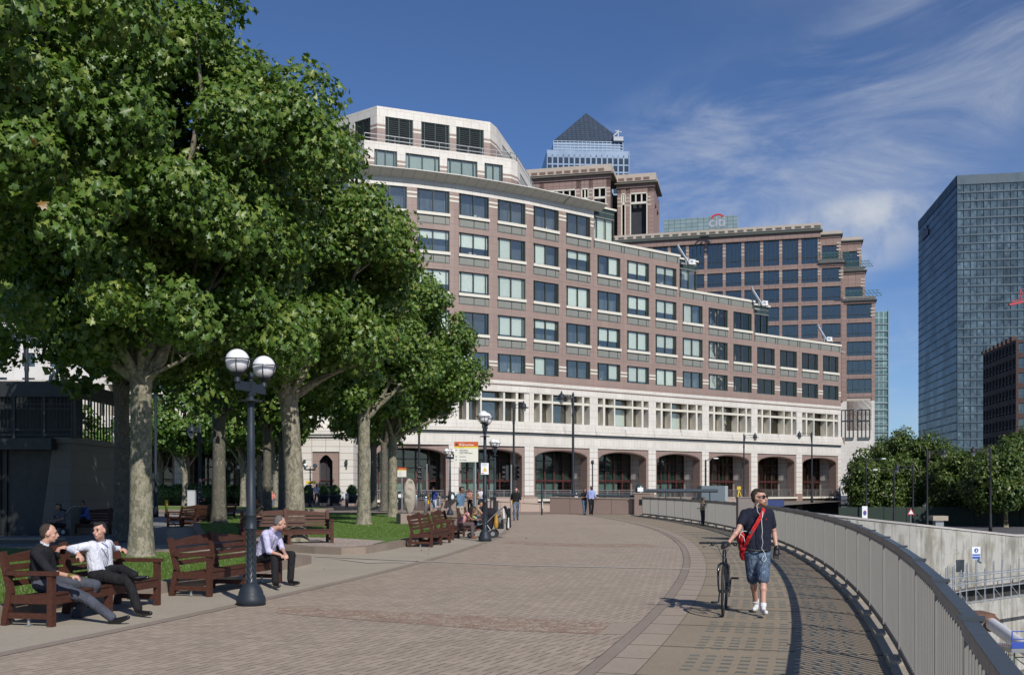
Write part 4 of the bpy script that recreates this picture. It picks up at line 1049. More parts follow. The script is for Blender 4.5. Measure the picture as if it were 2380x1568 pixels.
for i in range(1, nb): y = -PL/2+i*PL/nb; barm.box(-.013, .013, y-.011, y+.011, .17, 1.10)
barm.box(-.02, .02, -PL/2+.05, PL/2-.05, .165, .20)
barme = barm.mesh('baluster_panel', M_RAILB)
topm = MB(); topm.box(-.034, .034, -PL/2, PL/2, 1.158, 1.168); topm.box(-.032, .032, -PL/2, PL/2, 1.10, 1.158, mi=1)
topme = topm.mesh('top_rail', [M_RAILT, M_RAILB])
M_BASER = mat('bottom_rail_paint', (.13, .125, .115), .5, var=.05)
botm = MB(); botm.box(-.025, .025, -PL/2+.035, PL/2-.035, .125, .165); botme = botm.mesh('bottom_rail', M_BASER)
for i, a in enumerate(posts):
    p = rp(a, 0); link('post', postm, rail, p, a); link('cap', capme, rail, rp(a, 1.166), a)
    if i < len(posts)-1:
        am = a-pitch/2; q = rp(am, 0); link('baluster_panel', barme, rail, q, am); link('top_rail', topme, rail, q, am); link('bottom_rail', botme, rail, q, am)
# plinth blocks under the posts
mb = MB()
for a in posts:
    p = pt(R_RAIL, a); mb.box(-.13, .20, -.22, .22, .0, .085, Matrix.Translation((p[0], p[1], 0)) @ Matrix.Rotation(a, 4, 'Z'))
o = mb.build('quay_kerb_blocks', M_CONC); o['kind'] = 'structure'
# ---------------------------------------------------------------- pit: stained concrete walls, ledge, strut, scaffold
def stained():
    m, T, b = new_mat('stained_concrete'); tc = T.new('ShaderNodeTexCoord'); v = tc.outputs['UV']
    mp = T.new('ShaderNodeMapping'); T.l.new(v, mp.inputs[0]); mp.inputs['Scale'].default_value = (1, .16, 1)
    st = T.noise(mp.outputs[0], 1.3, 7, .65); blot = T.noise(v, .8, 7, .65, .4)
    n = T.noise(v, 14, 3, .7)
    c = T.mix(T.maprange(st, .46, .62, 0, .8), (.42, .41, .375), (.15, .14, .11))
    c = T.mix(T.maprange(blot, .52, .66, 0, .7), c, (.24, .215, .155))
    c = T.mix(T.maprange(T.noise(v, 2.2, 6, .7), .60, .72, 0, .5), c, (.52, .50, .46))
    c = T.mix(T.maprange(n, .3, .7, 0, .18), c, (.22, .21, .19))
    sp = T.new('ShaderNodeSeparateXYZ'); T.l.new(v, sp.inputs[0])
    wv = T.m('PINGPONG', sp.outputs[0], .7); jn = T.maprange(wv, 0, .05, .65, 0); c = T.mix(jn, c, (.16, .15, .13))
    w2 = T.m('PINGPONG', T.m('ADD', sp.outputs[1], T.m('MULTIPLY', st, .2)), .95); c = T.mix(T.maprange(w2, 0, .02, .3, 0), c, (.2, .18, .15))
    T.l.new(c, b.inputs['Base Color']); b.inputs['Roughness'].default_value = .85
    bn = T.new('ShaderNodeBump'); bn.inputs['Strength'].default_value = .4; bn.inputs['Distance'].default_value = .03
    T.l.new(T.noise(v, 5, 6, .7), bn.inputs['Height']); T.l.new(bn.outputs[0], b.inputs['Normal']); return m
M_STC = stained()
M_COP = mat('coping_pale', (.42, .39, .37), .7, var=.1, scale=3)
rw_ = empty('retaining_wall', (34, 86, -7), 0, 'high water stained concrete retaining wall beyond the railing', 'wall')
IW = Matrix.Translation((-34, -86, 7)); mb, cp, lg, lw_ = MB(), MB(), MB(), MB(); Lw = 0
def ztop(x): return max(-2.9, .10-.108*(x-19.8)) if x < 46 else -2.72
def off_poly(P, d):
    out = []
    for i, p in enumerate(P):
        a = Vector(P[max(i-1, 0)]); b = Vector(P[min(i+1, len(P)-1)]); t = (b-a).normalized(); n = Vector((t.y, -t.x)); out.append((p[0]+n.x*d, p[1]+n.y*d))
    return out
WP = [(15, 98)]+WALL_PTS; WB = off_poly(WP, -.45)
for i in range(len(WP)-1):
    a, b = WP[i], WP[i+1]; l = math.hypot(b[0]-a[0], b[1]-a[1]); za, zb_ = ztop(a[0]), ztop(b[0])
    mb.add([(*a,-13),(*b,-13),(*b,zb_),(*a,za)], [(0,1,2,3)], IW, [(Lw,-13),(Lw+l,-13),(Lw+l,zb_),(Lw,za)])
    c, d = off_poly(WP, .08)[i], off_poly(WP, .08)[i+1]; e, f = WB[i], WB[i+1]
    cp.add([(*c,za-.02),(*d,zb_-.02),(*d,zb_+.14),(*c,za+.14)], [(0,1,2,3)], IW); cp.add([(*c,za+.14),(*d,zb_+.14),(*f,zb_+.14),(*e,za+.14)], [(0,1,2,3)], IW)
    cp.add([(*e,za-3),(*f,zb_-3),(*f,zb_+.14),(*e,za+.14)], [(3,2,1,0)], IW)
    Lw += l
LG = [(10, 52), (20, 61), (28, 70), (33.7, 76.3), (43.5, 84.0), (52, 89)]     # inner edge of the ledge
Lw = 0
for a, b in zip(LG, LG[1:]):
    l = math.hypot(b[0]-a[0], b[1]-a[1]); c, d = (a[0]-6*0+4.5, a[1]+12), (b[0]+4.5, b[1]+12)
    lg.add([(*a,-7.0),(*b,-7.0),(*d,-7.0),(*c,-7.0)], [(0,1,2,3)], IW, [(Lw,0),(Lw+l,0),(Lw+l,9),(Lw,9)])
    lg.add([(*a,-8.5),(*b,-8.5),(*b,-7.0),(*a,-7.0)], [(0,1,2,3)], IW, [(Lw,-8.5),(Lw+l,-8.5),(Lw+l,-7),(Lw,-7)])
    a2, b2 = (a[0]-.6+1.2, a[1]+1.2), (b[0]-.6+1.2, b[1]+1.2)
    lg.add([(*a,-8.5),(*b,-8.5),(*b2,-8.5),(*a2,-8.5)], [(3,2,1,0)], IW)
    lw_.add([(*a2,-13),(*b2,-13),(*b2,-8.5),(*a2,-8.5)], [(0,1,2,3)], IW, [(Lw,-13),(Lw+l,-13),(Lw+l,-8.5),(Lw,-8.5)])
    Lw += l
mb.build('wall_face', M_STC, rw_); cp.build('coping', M_COP, rw_); lg.build('capping_beam', M_STC, rw_); lw_.build('lower_wall', M_STC, rw_)
# quay wall under our own edge and the far end wall of the pit
mb = MB()
P = arc(R_RAIL+.30, ang(-14), ang(63.5), 40)
for a, b in zip(P, P[1:]): mb.add([(*a,-13),(*b,-13),(*b,.0),(*a,.0)], [(3,2,1,0)], None, [(a[1],-13),(b[1],-13),(b[1],0),(a[1],0)])
for a, b in (((8.1, 63.4), (9.6, 70)), ((9.6, 70), (20, 96)), ((20, 96), (21, 99))): mb.add([(*a,-13),(*b,-13),(*b,-.03),(*a,-.03)], [(3,2,1,0)], None, [(a[1]*1.4,-13),(b[1]*1.4,-13),(b[1]*1.4,0),(a[1]*1.4,0)])
o = mb.build('quay_wall', M_STC); tag(o, 'concrete quay wall dropping away below the railing', 'wall')
# scaffold walkway standing on the ledge
M_SCAF = mat('scaffold_tube', (.34, .37, .40), .4, metal=.3, var=.15, scale=2)
M_BOARD = mat('scaffold_board', (.16, .14, .12), .8, var=.2)
sc_ = empty('scaffold_walkway', (34, 77, -7), 0, 'long galvanised scaffold walkway with handrails along the foot of the stained wall', 'scaffold')
IS = Matrix.Translation((-34, -77, 7))
def poly_walk(P, stepd):
    out = []
    for a, b in zip(P, P[1:]):
        l = math.hypot(b[0]-a[0], b[1]-a[1]); n = max(1, int(l/stepd))
        for i in range(n): out.append((a[0]+(b[0]-a[0])*i/n, a[1]+(b[1]-a[1])*i/n))
    return out
O1 = poly_walk([(x+.5, y+.8) for x, y in LG], 1.3); O2 = [(x+.8, y+1.6) for x, y in O1]
tb, bd = MB(), MB(); zf = -6.0
for P_ in (O1, O2):
    for i, p in enumerate(P_):
        tb.tube([IS @ Vector((*p, -7)), IS @ Vector((*p, zf+1.5+(.45 if i % 3 else 0)))], .048, 6)
        if i:
            q = P_[i-1]
            for z_ in ((zf, zf+.5, zf+1.05, -6.95) if P_ is O1 else (zf+.55, zf+1.1)): tb.tube([IS @ Vector((*q, z_)), IS @ Vector((*p, z_))], .045, 6)
            if P_ is O1 and i % 2: tb.tube([IS @ Vector((*q, zf)), IS @ Vector((*p, -6.95))], .03, 6)
for i in range(1, len(O1)):
    a, b, c, d = O1[i-1], O1[i], O2[i], O2[i-1]
    bd.add([IS @ Vector((*v, zf+.05)) for v in (a, b, c, d)], [(0,1,2,3)]); bd.add([IS @ Vector((*d, -7)), IS @ Vector((*c, -7)), IS @ Vector((*c, zf)), IS @ Vector((*d, zf))], [(0,1,2,3)], mi=1)
tb.build('tubes', M_SCAF, sc_); bd.build('deck', [M_BOARD, mat('pit_dark', (.03, .03, .028), .9, var=.1)], sc_)
nt = empty('safety_notice', at(2269, 1284, 85.2), R(8), 'white and blue safety notice on a thin post by the stained concrete wall', 'sign')
nt.scale = (1.42, 1.42, 1.42)
M_SIGN = mat('white_sign', (.72, .74, .76), .5, var=0); M_BLUE = mat('sign_blue', (.03, .10, .38), .5, var=0); M_BLK = mat('black_paint', (.012, .012, .014), .5, var=0)
b = MB(); b.box(-.27, .27, 0, .03, -.36, .36); b.build('board', M_SIGN, nt)
b = MB(); b.box(-.25, .25, -.01, 0, -.34, -.20); b.box(-.25, .25, -.01, 0, -.16, -.07)
b.lathe([(0, 0), (.13, 0)], 20, M=Matrix.Translation((0, -.012, .14)) @ Matrix.Rotation(R(90), 4, 'X')); b.build('blue_panel', M_BLUE, nt)
b = MB(); b.box(-.025, .025, -.03, -.015, .05, .20); b.box(-.05, .05, -.03, -.015, .06, .12); b.build('pictogram', M_SIGN, nt)
b = MB(); b.tube([(0, .03, -.4), (0, .0, -1.6), (.03, .0, -3.2)], .03, 6); b.tube([(.25, -.1, -.52), (.06, -.1, -.42)], .12, 8); b.build('post', M_SCAF, nt)
# white strut across the pit, its landing platform and rusty starter bars
st = empty('pipe_strut', (30, 68, -9), 0, 'big white painted steel pipe strut bracing the pit wall', 'pipe')
a_, b_ = src(3608, 2268, 73)-st.location, src(3750, 2372, 62)-st.location
dirv = (b_-a_).normalized(); b2_ = a_+dirv*22
s = MB(); s.tube([a_, b2_], .43, 20); s.build('tube', mat('strut_white', (.60, .60, .63), .5, var=.08, scale=1), st)
s = MB(); s.tube([a_-dirv*.2, a_], .62, 20); s.box(a_.x-1.2, a_.x+.2, a_.y-.3, a_.y+1.9, a_.z-.2, a_.z+.7); s.build('end_plate', mat('rusty_steel', (.15, .075, .05), .8, var=.3), st)
pf = empty('access_platform', src(3684, 2360, 60), R(6), 'blue and grey steel access platform on a green braced tower, bottom right corner', 'platform')
s = MB(); s.box(0, 5, 0, 2.2, -.25, .0); s.build('deck', M_METAL, pf)
s = MB()
for z_ in (.55, 1.0): s.tube([(0, 0, z_), (5, 0, z_)], .035, 6)
for x_ in (0.03, .8, 1.6, 2.4): s.tube([(x_, 0, 0), (x_, 0, 1.0)], .035, 6)
s.box(0, 5, -.03, 0, .0, .38); s.build('guard_rail', mat('blue_paint', (.03, .07, .35), .5, var=.05), pf)
s = MB()
for x_ in (.5, 1.9, 3.3): s.tube([(x_, .5, -.25), (x_, .5, -6)], .05, 6)
for i in range(5):
    z_ = -.6-i*1.1; s.tube([(.5, .5, z_), (1.9, .5, z_-1)], .035, 6); s.tube([(1.9, .5, z_), (3.3, .5, z_-1)], .035, 6); s.tube([(.5, .5, z_), (3.3, .5, z_)], .035, 6)
s.build('tower', mat('green_prop', (.07, .13, .10), .6, var=.1), pf)
rb_ = empty('starter_bars', src(3660, 2400, 61), 0, 'cage of rusty steel starter bars standing beside the strut', 'steel bars')
s = MB()
for i in range(7): s.tube([(-.3+i*.13, 0, -3), (-.3+i*.13, 0, .9)], .022, 5); s.tube([(-.3+i*.13, .5, -3), (-.3+i*.13, .5, .85)], .022, 5)
for i in range(10): s.bar((-.34, 0, -2.6+i*.36), (.54, 0, -2.6+i*.36), .03)
s.build('bars', mat('rust', (.16, .06, .04), .9, var=.3), rb_)

# ---------------------------------------------------------------- granite parapets and low walls in the middle distance
M_GRN = panel_mat('pink_granite_wall', (.27, .20, .17), (.25, .185, .155), 1.5, 3, .02, (.13, .09, .08), off=0, speck=.12, sscale=20)
M_GRL = panel_mat('pale_pink_wall', (.40, .31, .26), (.38, .29, .245), 1.4, 3, .02, (.2, .14, .12), off=0, speck=.06, sscale=20)
def low_wall(name, x0, x1, ytop0, ytop1, Ya, Yb, m, lab, thick=.5, z0=-.1, rail_=None, cat='wall', pier=None):
    p, q = at(x0, ytop0, Ya), at(x1, ytop1, Yb); d = q-p; Ln = math.hypot(d.x, d.y); an = math.atan2(d.y, d.x)
    o = empty(name, (p.x, p.y, 0), an, lab, cat); b = MB(); h0, h1 = p.z, q.z
    vs = [(0,0,z0),(Ln,0,z0),(Ln,thick,z0),(0,thick,z0),(0,0,h0),(Ln,0,h1),(Ln,thick,h1),(0,thick,h0)]
    for f, uv in (((0,1,5,4), 0), ((2,3,7,6), 0), ((1,2,6,5), 1), ((3,0,4,7), 1), ((4,5,6,7), 2)):
        b.add([vs[i] for i in f], [(0,1,2,3)], None, [((vs[i][0] if uv != 1 else vs[i][1]), (vs[i][2] if uv < 2 else vs[i][1])) for i in f])
    b.build('wall_face', m, o)
    c = MB(); c.bar((-.02, thick/2, h0+.03), (Ln+.02, thick/2, h1+.03), thick+.08, .06); c.build('coping', M_SLAB, o)
    if rail_:
        r = MB(); r.tube([(0.1, thick/2, h0+rail_), (Ln-.1, thick/2, h1+rail_)], .085, 10); n = max(2, int(Ln/1.6))
        for i in range(n): t = (i+.5)/n; r.tube([(Ln*t, thick/2, h0+(h1-h0)*t), (Ln*t, thick/2, h0+(h1-h0)*t+rail_)], .045, 8)
        r.build('handrail', M_RAILT, o)
    return o
low_wall('granite_wall', 1278, 1475, 1156, 1160, 69, 66, M_GRN, 'brown granite parapet wall with a dark tube handrail left of the square pier', rail_=.20)
pr = low_wall('granite_pier', 1474, 1511, 1146.5, 1146.5, 65.6, 65.2, M_GRN, 'square brown granite pier with a small black vent, at the start of the railing', thick=1.0)
b = MB(); b.box(.33, .62, -.02, .05, .62, .98); b.build('vent', M_BLK, pr)
low_wall('granite_wall', 1118, 1279, 1163, 1172, 73, 73, M_GRL, 'pale pink granite wall curving behind the man in the black top')
low_wall('granite_wall', 1000, 1120, 1163, 1163, 76, 74, M_GRL, 'pale pink granite wall behind the standing man in the denim shirt', rail_=.30)
low_wall('granite_wall', 925, 1003, 1160, 1160, 80, 77, M_GRN, 'brown granite wall with a dark handrail behind the upright stone', rail_=.30)
low_wall('granite_wall', 1511, 1720, 1156, 1158, 80, 92, M_GRL, 'long pale stone ramp wall behind the far end of the railing', thick=1, z0=-3)
low_wall('granite_wall', 1150, 1250, 1156, 1156, 88, 90, M_GRL, 'low stone wall behind the pale pink wall under the arcade', thick=1)
o = low_wall('handrail', 1492, 1666, 1142, 1141, 66.5, 72, M_RAILT, 'thick dark tube handrail above the first panels of the railing', thick=.05, z0=1.3, rail_=None, cat='handrail')
for ch in list(o.children): bpy.data.objects.remove(ch)
r = MB(); p, q = at(1492, 1140, 66.5), at(1666, 1140, 72); Ln = math.hypot(q.x-p.x, q.y-p.y)
r.tube([(0, 0, p.z), (Ln, 0, q.z)], .13, 10); r.build('rail', M_RAILT, o)
for i in range(5): r = MB(); r.tube([(Ln*(i+.5)/5, 0, p.z-1.6), (Ln*(i+.5)/5, 0, p.z)], .05, 8); r.build('bracket', M_RAILT, o)
def bulkhead(x, y, Y, lab):
    o = empty('bulkhead_lamp', at(x, y, Y), 0, lab, 'lamp', 'dome lamps on the granite piers'); b = MB(); b.lathe([(.0, .62), (.16, .60), (.26, .45), (.30, .25), (.30, .05), (.36, 0)], 14); b.build('hood', M_GRNF, o)
    b = MB(); b.box(-.18, .18, -.305, -.28, .12, .38); b.build('lens', M_SIGN, o)
for x, y, Y, l in ((1487, 1146, 65.8, 'dome lamp standing on the square granite pier'), (1338, 1158, 86, 'dome lamp on the wall below the tall street lamp behind the couple'), (932, 1159, 79, 'dome lamp on the brown wall right of the upright stone'), (1050, 1162, 75, 'dome lamp on the wall behind the thin twin lamp')): bulkhead(x, y, Y, l)
# site cabinet, figure in hi-vis, blue hoarding panel and grey box behind the walking man
cb_ = empty('site_cabinet', at(1658, 1158, 84), R(8), 'dark grey steel site cabinet on the ramp wall', 'cabinet'); b = MB(); b.box(-1.0, 1.0, 0, 1.2, -.2, 1.05); b.build('body', mat('slate_paint', (.10, .13, .15), .5, var=.05), cb_); b = MB(); b.box(1.0, 1.28, .1, 1.2, -.2, 1.04); b.build('door', M_METAL, cb_)
tr = empty('survey_tripod', at(1717, 1158, 84), 0, 'small yellow survey tripod beside the grey cabinet', 'tripod'); b = MB()
for a in (0, 2.1, 4.2): b.tube([(0, 0, .75), (.3*math.cos(a), .3*math.sin(a), -.1)], .05, 6)
b.build('legs', mat('yellow_paint', (.55, .38, .03), .5, var=.1), tr); b = MB(); b.box(-.16, .16, -.12, .12, .72, 1.0); b.build('head', MATS['yellow_paint'], tr)
p_ = gd(1716, 1256)
hb = empty('site_box', (p_.x, p_.y, 0), R(-4), 'grey steel site box with a blue side panel standing against the railing', 'box'); b = MB(); b.box(0, .95, 0, .5, 0, 1.40); b.box(-.02, .97, -.02, .52, 1.40, 1.44); b.build('body', mat('warm_grey', (.20, .175, .16), .7, var=.08), hb); b = MB(); b.box(.97, 1.5, .1, .5, 1.12, 1.34); b.box(.98, 1.12, .15, .4, 0, 1.12); b.build('blue_panel', mat('navy_panel', (.02, .04, .14), .5, var=.05), hb)
# ---------------------------------------------------------------- trees
def leaf_mat(name, lo, mid, hi, trans=.25):
    m, T, b = new_mat(name); out = T.n['Material Output']
    at_ = T.new('ShaderNodeAttribute'); at_.attribute_name = 'tint'
    c = T.ramp(at_.outputs['Fac'], [(0, lo), (.45, mid), (.85, hi), (.97, hi), (1.0, (.22, .13, .04))])
    T.l.new(c, b.inputs['Base Color']); b.inputs['Roughness'].default_value = .42; b.inputs['Specular IOR Level'].default_value = .45
    tr = T.new('ShaderNodeBsdfTranslucent'); c2 = T.mix(1.0, c, (1.3, 1.5, .5), 'MULTIPLY'); T.l.new(c2, tr.inputs[0])
    mx = T.new('ShaderNodeMixShader'); mx.inputs[0].default_value = trans; T.l.new(b.outputs[0], mx.inputs[1]); T.l.new(tr.outputs[0], mx.inputs[2]); T.l.new(mx.outputs[0], out.inputs[0])
    return m
M_LEAF = leaf_mat('plane_leaf', (.042, .090, .014), (.090, .160, .024), (.24, .29, .065))
M_LEAFY = leaf_mat('sunny_leaf', (.04, .085, .012), (.075, .15, .022), (.16, .22, .05))
M_LEAFD = leaf_mat('far_leaf', (.036, .068, .014), (.068, .112, .02), (.16, .19, .05))
def bark_mat(name='plane_bark', c1=(.285, .255, .19), c2=(.13, .12, .085), c3=(.19, .185, .10)):
    m, T, b = new_mat(name); tc = T.new('ShaderNodeTexCoord'); o = tc.outputs['Object']
    mp = T.new('ShaderNodeMapping'); T.l.new(o, mp.inputs[0]); mp.inputs['Scale'].default_value = (1, 1, .55)
    n1 = T.noise(mp.outputs[0], 8, 5, .6, 1.2); n2 = T.noise(mp.outputs[0], 13, 4, .6, .8); n3 = T.noise(mp.outputs[0], 40, 4, .7)
    c = T.mix(T.maprange(n1, .43, .55, 0, 1), c2, c1); c = T.mix(T.maprange(n2, .56, .60, 0, .8), c, c3); c = T.mix(T.maprange(n2, .36, .40, .7, 0), c, (.30, .27, .20))
    c = T.mix(T.maprange(n3, .35, .65, 0, .25), c, (.08, .075, .055))
    T.l.new(c, b.inputs['Base Color']); b.inputs['Roughness'].default_value = .8
    bn = T.new('ShaderNodeBump'); bn.inputs['Strength'].default_value = .5; bn.inputs['Distance'].default_value = .02
    T.l.new(T.m('ADD', n1, T.m('MULTIPLY', n3, .5)), bn.inputs['Height']); T.l.new(bn.outputs[0], b.inputs['Normal']); return m
M_BARK = bark_mat(); M_BARK_SHADED = bark_mat('shaded_plane_bark', (.12, .105, .08), (.07, .065, .05), (.09, .09, .05))  # second bark is a darker copy: canopy shade put into its colour
LEAF5 = np.array([(0, -.50), (.13, -.28), (.46, -.34), (.34, -.10), (.52, .12), (.24, .12), (.20, .30), (0, .56), (-.20, .30), (-.24, .12), (-.52, .12), (-.34, -.10), (-.46, -.34), (-.13, -.28)])
LEAFM = np.array([(0, -.5), (.44, -.32), (.30, -.02), (.50, .18), (.16, .2), (0, .56), (-.16, .2), (-.50, .18), (-.30, -.02), (-.44, -.32)])
LEAF2 = np.array([(0, -.5), (.38, -.12), (.22, .22), (0, .52), (-.30, .2), (-.36, -.15)])
def leaves_mesh(name, C, Nn, S, tint, m, shape):
    """C centres (n,3), Nn normals, S sizes; each leaf is one small folded polygon fan"""
    n = len(C); rs = np.random.RandomState(len(C) % 9973)
    a = rs.uniform(0, 2*np.pi, n)
    up = np.zeros((n, 3)); up[:, 2] = 1
    tx = np.cross(up, Nn); l = np.linalg.norm(tx, axis=1); tx[l < 1e-3] = (1, 0, 0); tx /= np.linalg.norm(tx, axis=1)[:, None]
    ty = np.cross(Nn, tx); ca, sa = np.cos(a*.35-.35*np.pi)[:, None], np.sin(a*.35-.35*np.pi)[:, None]
    ux = tx*ca+ty*sa; uy = -tx*sa+ty*ca
    k = len(shape); P = np.empty((n, k+1, 3), dtype=np.float32); P[:, 0] = C
    fold = rs.uniform(.15, .75, n)
    for i, (x, y) in enumerate(shape):
        z = -(abs(x)*fold*1.4)-y*y*.5*fold
        P[:, i+1] = C+(ux*x+uy*y+Nn*z[:, None] if hasattr(z, '__len__') else 0)*S[:, None]
    me = bpy.data.meshes.new(name); nv = n*(k+1); me.vertices.add(nv); me.vertices.foreach_set('co', P.ravel())
    tri = np.array([(0, 1+i, 1+(i+1) % k) for i in range(k)], dtype=np.int32)
    F = (tri[None]+(np.arange(n, dtype=np.int32)*(k+1))[:, None, None]).reshape(-1, 3)
    me.loops.add(F.size); me.loops.foreach_set('vertex_index', F.ravel()); me.polygons.add(len(F))
    me.polygons.foreach_set('loop_start', np.arange(0, F.size, 3, dtype=np.int32)); me.polygons.foreach_set('loop_total', np.full(len(F), 3, dtype=np.int32))
    at_ = me.attributes.new('tint', 'FLOAT', 'FACE'); at_.data.foreach_set('value', np.repeat(tint, k).astype(np.float32))
    me.materials.append(m); me.update(); me.validate(); return me
def crown(name, c, rad, n, size, m, seed, shape=LEAF5, clump=.75, nclump=70, flat=.0, parent=None, gaps=0.0, drop=(), droop=.35, bottomcut=-1.0, skirt=0, skz=5):
    """c centre, rad (rx,ry,rz): leaves on clumps spread through an ellipsoid"""
    rs = np.random.RandomState(seed); c = np.array(c, float); rad = np.array(rad, float)
    d = rs.normal(size=(nclump, 3)); d /= np.linalg.norm(d, axis=1)[:, None]
    d[:, 2] = np.where(d[:, 2] < bottomcut, rs.uniform(bottomcut, .3, nclump), d[:, 2])
    kk = int(nclump*.34); d[:kk, 2] = rs.uniform(bottomcut, -.25, kk); hl = np.sqrt(np.maximum(0.02, 1-d[:kk, 2]**2)); an_ = rs.uniform(0, 2*np.pi, kk); d[:kk, 0] = np.cos(an_)*hl; d[:kk, 1] = np.sin(an_)*hl
    r = rs.uniform(.25, 1.0, nclump)**.55; cc = c+d*r[:, None]*(rad-clump*.6)
    cr = clump*rs.uniform(.65, 1.35, nclump)
    if skirt:
        a_ = rs.uniform(0, 2*np.pi, skirt); q_ = rs.uniform(.25, .92, skirt)
        cc[:skirt] = np.stack([c[0]+np.cos(a_)*q_*rad[0], c[1]+np.sin(a_)*q_*rad[1], skz+rs.uniform(-.1, 1.2, skirt)], 1); cr[:skirt] = clump*rs.uniform(.7, 1.0, skirt)
    idx = rs.choice(nclump, n, p=cr**2/(cr**2).sum())
    e = rs.normal(size=(n, 3)); e /= np.linalg.norm(e, axis=1)[:, None]
    rr = rs.uniform(.25, 1.0, n)**.45*rs.uniform(.85, 1.18, n)
    P = cc[idx]+e*(cr[idx]*rr)[:, None]*np.array([1, 1, .85])
    N = e*.8+np.array([0, 0, .45])+rs.normal(size=(n, 3))*.5+((P-c)/rad)*.35; N /= np.linalg.norm(N, axis=1)[:, None]
    S = size*rs.uniform(.45, 1.35, n); t = np.clip(rs.beta(2, 2.6, n)*.9+.12*(e[:, 2])+rs.uniform(-.1, .1, nclump)[idx], 0, .96)
    t[rs.rand(n) < .0015] = 1.0
    return leaves_mesh(name, P.astype(np.float32), N, S, t, m, shape)
def limb(mb, p0, p1, r0, r1, rs, seg=5, wob=.12, n=9):
    p0, p1 = Vector(p0), Vector(p1); L_ = (p1-p0).length; pts = []; rad = []
    for i in range(seg+1):
        t = i/seg; q = p0.lerp(p1, t)
        if 0 < i: q += Vector((rs.uniform(-1, 1), rs.uniform(-1, 1), rs.uniform(-.4, .4)))*wob*L_*.18
        pts.append(q); rad.append(r0+(r1-r0)*t)
    mb.tube(pts, rad, n, cap=False); return pts
def plane_tree(x, y, lab, base_r, fork, ccen, crad, nleaf, size, seed, m=None, shape=LEAF5, clump=.75, nclump=80, limbs=None, group='plane trees on the lawns', z0=.15, extra=None, lean=(0, 0), nl=6, bottomcut=-.95, name='plane_tree', bark=None, skirt=0):
    o = empty(name, (x, y, 0), 0, lab, 'tree', group); rs = random.Random(seed); mb = MB()
    f = Vector((lean[0], lean[1], fork))
    mb.tube([(0, 0, z0-.1), (0, 0, z0+.12), (lean[0]*.1, 0, z0+.7), (lean[0]*.3, 0, z0+fork*.5), (lean[0]*.8, lean[1]*.8, fork*.9), f], [base_r*1.5, base_r*1.12, base_r*.96, base_r*.86, base_r*.84, base_r*.95], 18, cap=False)
    cz = Vector(ccen)-Vector((x, y, 0))
    L_ = list(limbs or [])
    for i in range(nl):
        a = i*2*math.pi/nl+rs.uniform(-.3, .3); L_.append((math.cos(a)*crad[0]*.62, math.sin(a)*crad[1]*.62, cz.z+rs.uniform(-.25, .35)*crad[2], base_r*rs.uniform(.32, .5)))
    if nl: L_.append((cz.x*1.0, cz.y, cz.z+crad[2]*.5, base_r*.7))
    for (lx, ly, lz, lr) in L_:
        pts = limb(mb, f-Vector((0, 0, .25)), (lx, ly, lz), lr, lr*.3, rs, 6, .22)
        for k in (2, 3, 4, 5):
            q = pts[k]; e = q+Vector((rs.uniform(-1, 1), rs.uniform(-1, 1), rs.uniform(.1, .9)))*crad[0]*.32; limb(mb, q, e, lr*.38, .012, rs, 3, .2, 6)
    mb.build('trunk', bark or M_BARK, o)
    me = crown('crown', cz, crad, nleaf, size, m or M_LEAF, seed, shape, clump, nclump, bottomcut=bottomcut, skirt=skirt, skz=fork+.55)
    link('crown', me, o)
    if extra:
        for i, (ex, ey, ez, er, en) in enumerate(extra):
            me = crown('crown', Vector((ex, ey, ez)), (er, er, er*.8), en, size, m or M_LEAF, seed+50+i, shape, clump*.7, max(6, int(en/160)), bottomcut=-1)
            link('foliage', me, o)
    return o
# front row, nearest first
T1 = gd(328, 1293, .15); T2 = gd(688, 1258, .15); T3 = gd(846, 1218, .15); T4 = gd(913, 1201, .15)
plane_tree(-10.6, 16.8, 'nearest plane tree, its trunk out of frame and big leaves filling the top left corner', .3, 4.6, (-9.3, 16.6, 9.0), (3.5, 3.4, 4.0), 32000, .155, 21, clump=.65, nclump=75, nl=0, skirt=10)
plane_tree(T1.x, T1.y, 'large plane tree with a thick mottled trunk behind the bench of two men', .275, 4.4, (T1.x+.1, T1.y+.3, 9.7), (4.7, 4.7, 4.8), 105000, .158, 2, clump=.8, nclump=240, skirt=46, limbs=[(-2.6, -.3, 6.6, .15), (2.0, .5, 7.4, .17), (1.5, -.4, 4.9, .07)])
plane_tree(T2.x, T2.y, 'plane tree with pale trunk and long limb reaching right, behind the grey haired man', .31, 4.6, (T2.x-.1, T2.y+.3, 8.3), (3.8, 4.1, 4.2), 52000, .17, 3, clump=.75, nclump=140, skirt=18, limbs=[(2.3, -.6, 5.6, .15), (-2.2, .3, 6.8, .1)], lean=(-.25, 0))
plane_tree(T3.x, T3.y, 'plane tree with a straight shaded trunk on the lawn, third from the left', .30, 4.9, (T3.x-.6, T3.y+.3, 8.7), (3.7, 4.3, 4.3), 38000, .185, 4, clump=.8, nclump=110, shape=LEAFM, limbs=[(1.9, -.5, 6.4, .13)])
plane_tree(T4.x, T4.y, 'plane tree with a yellowish trunk foot just left of the upright stone', .27, 4.6, (T4.x+.05, T4.y-.2, 8.9), (4.9, 4.8, 4.8), 44000, .195, 5, clump=.85, nclump=130, shape=LEAFM, limbs=[(2.6, -1.0, 5.6, .12)])
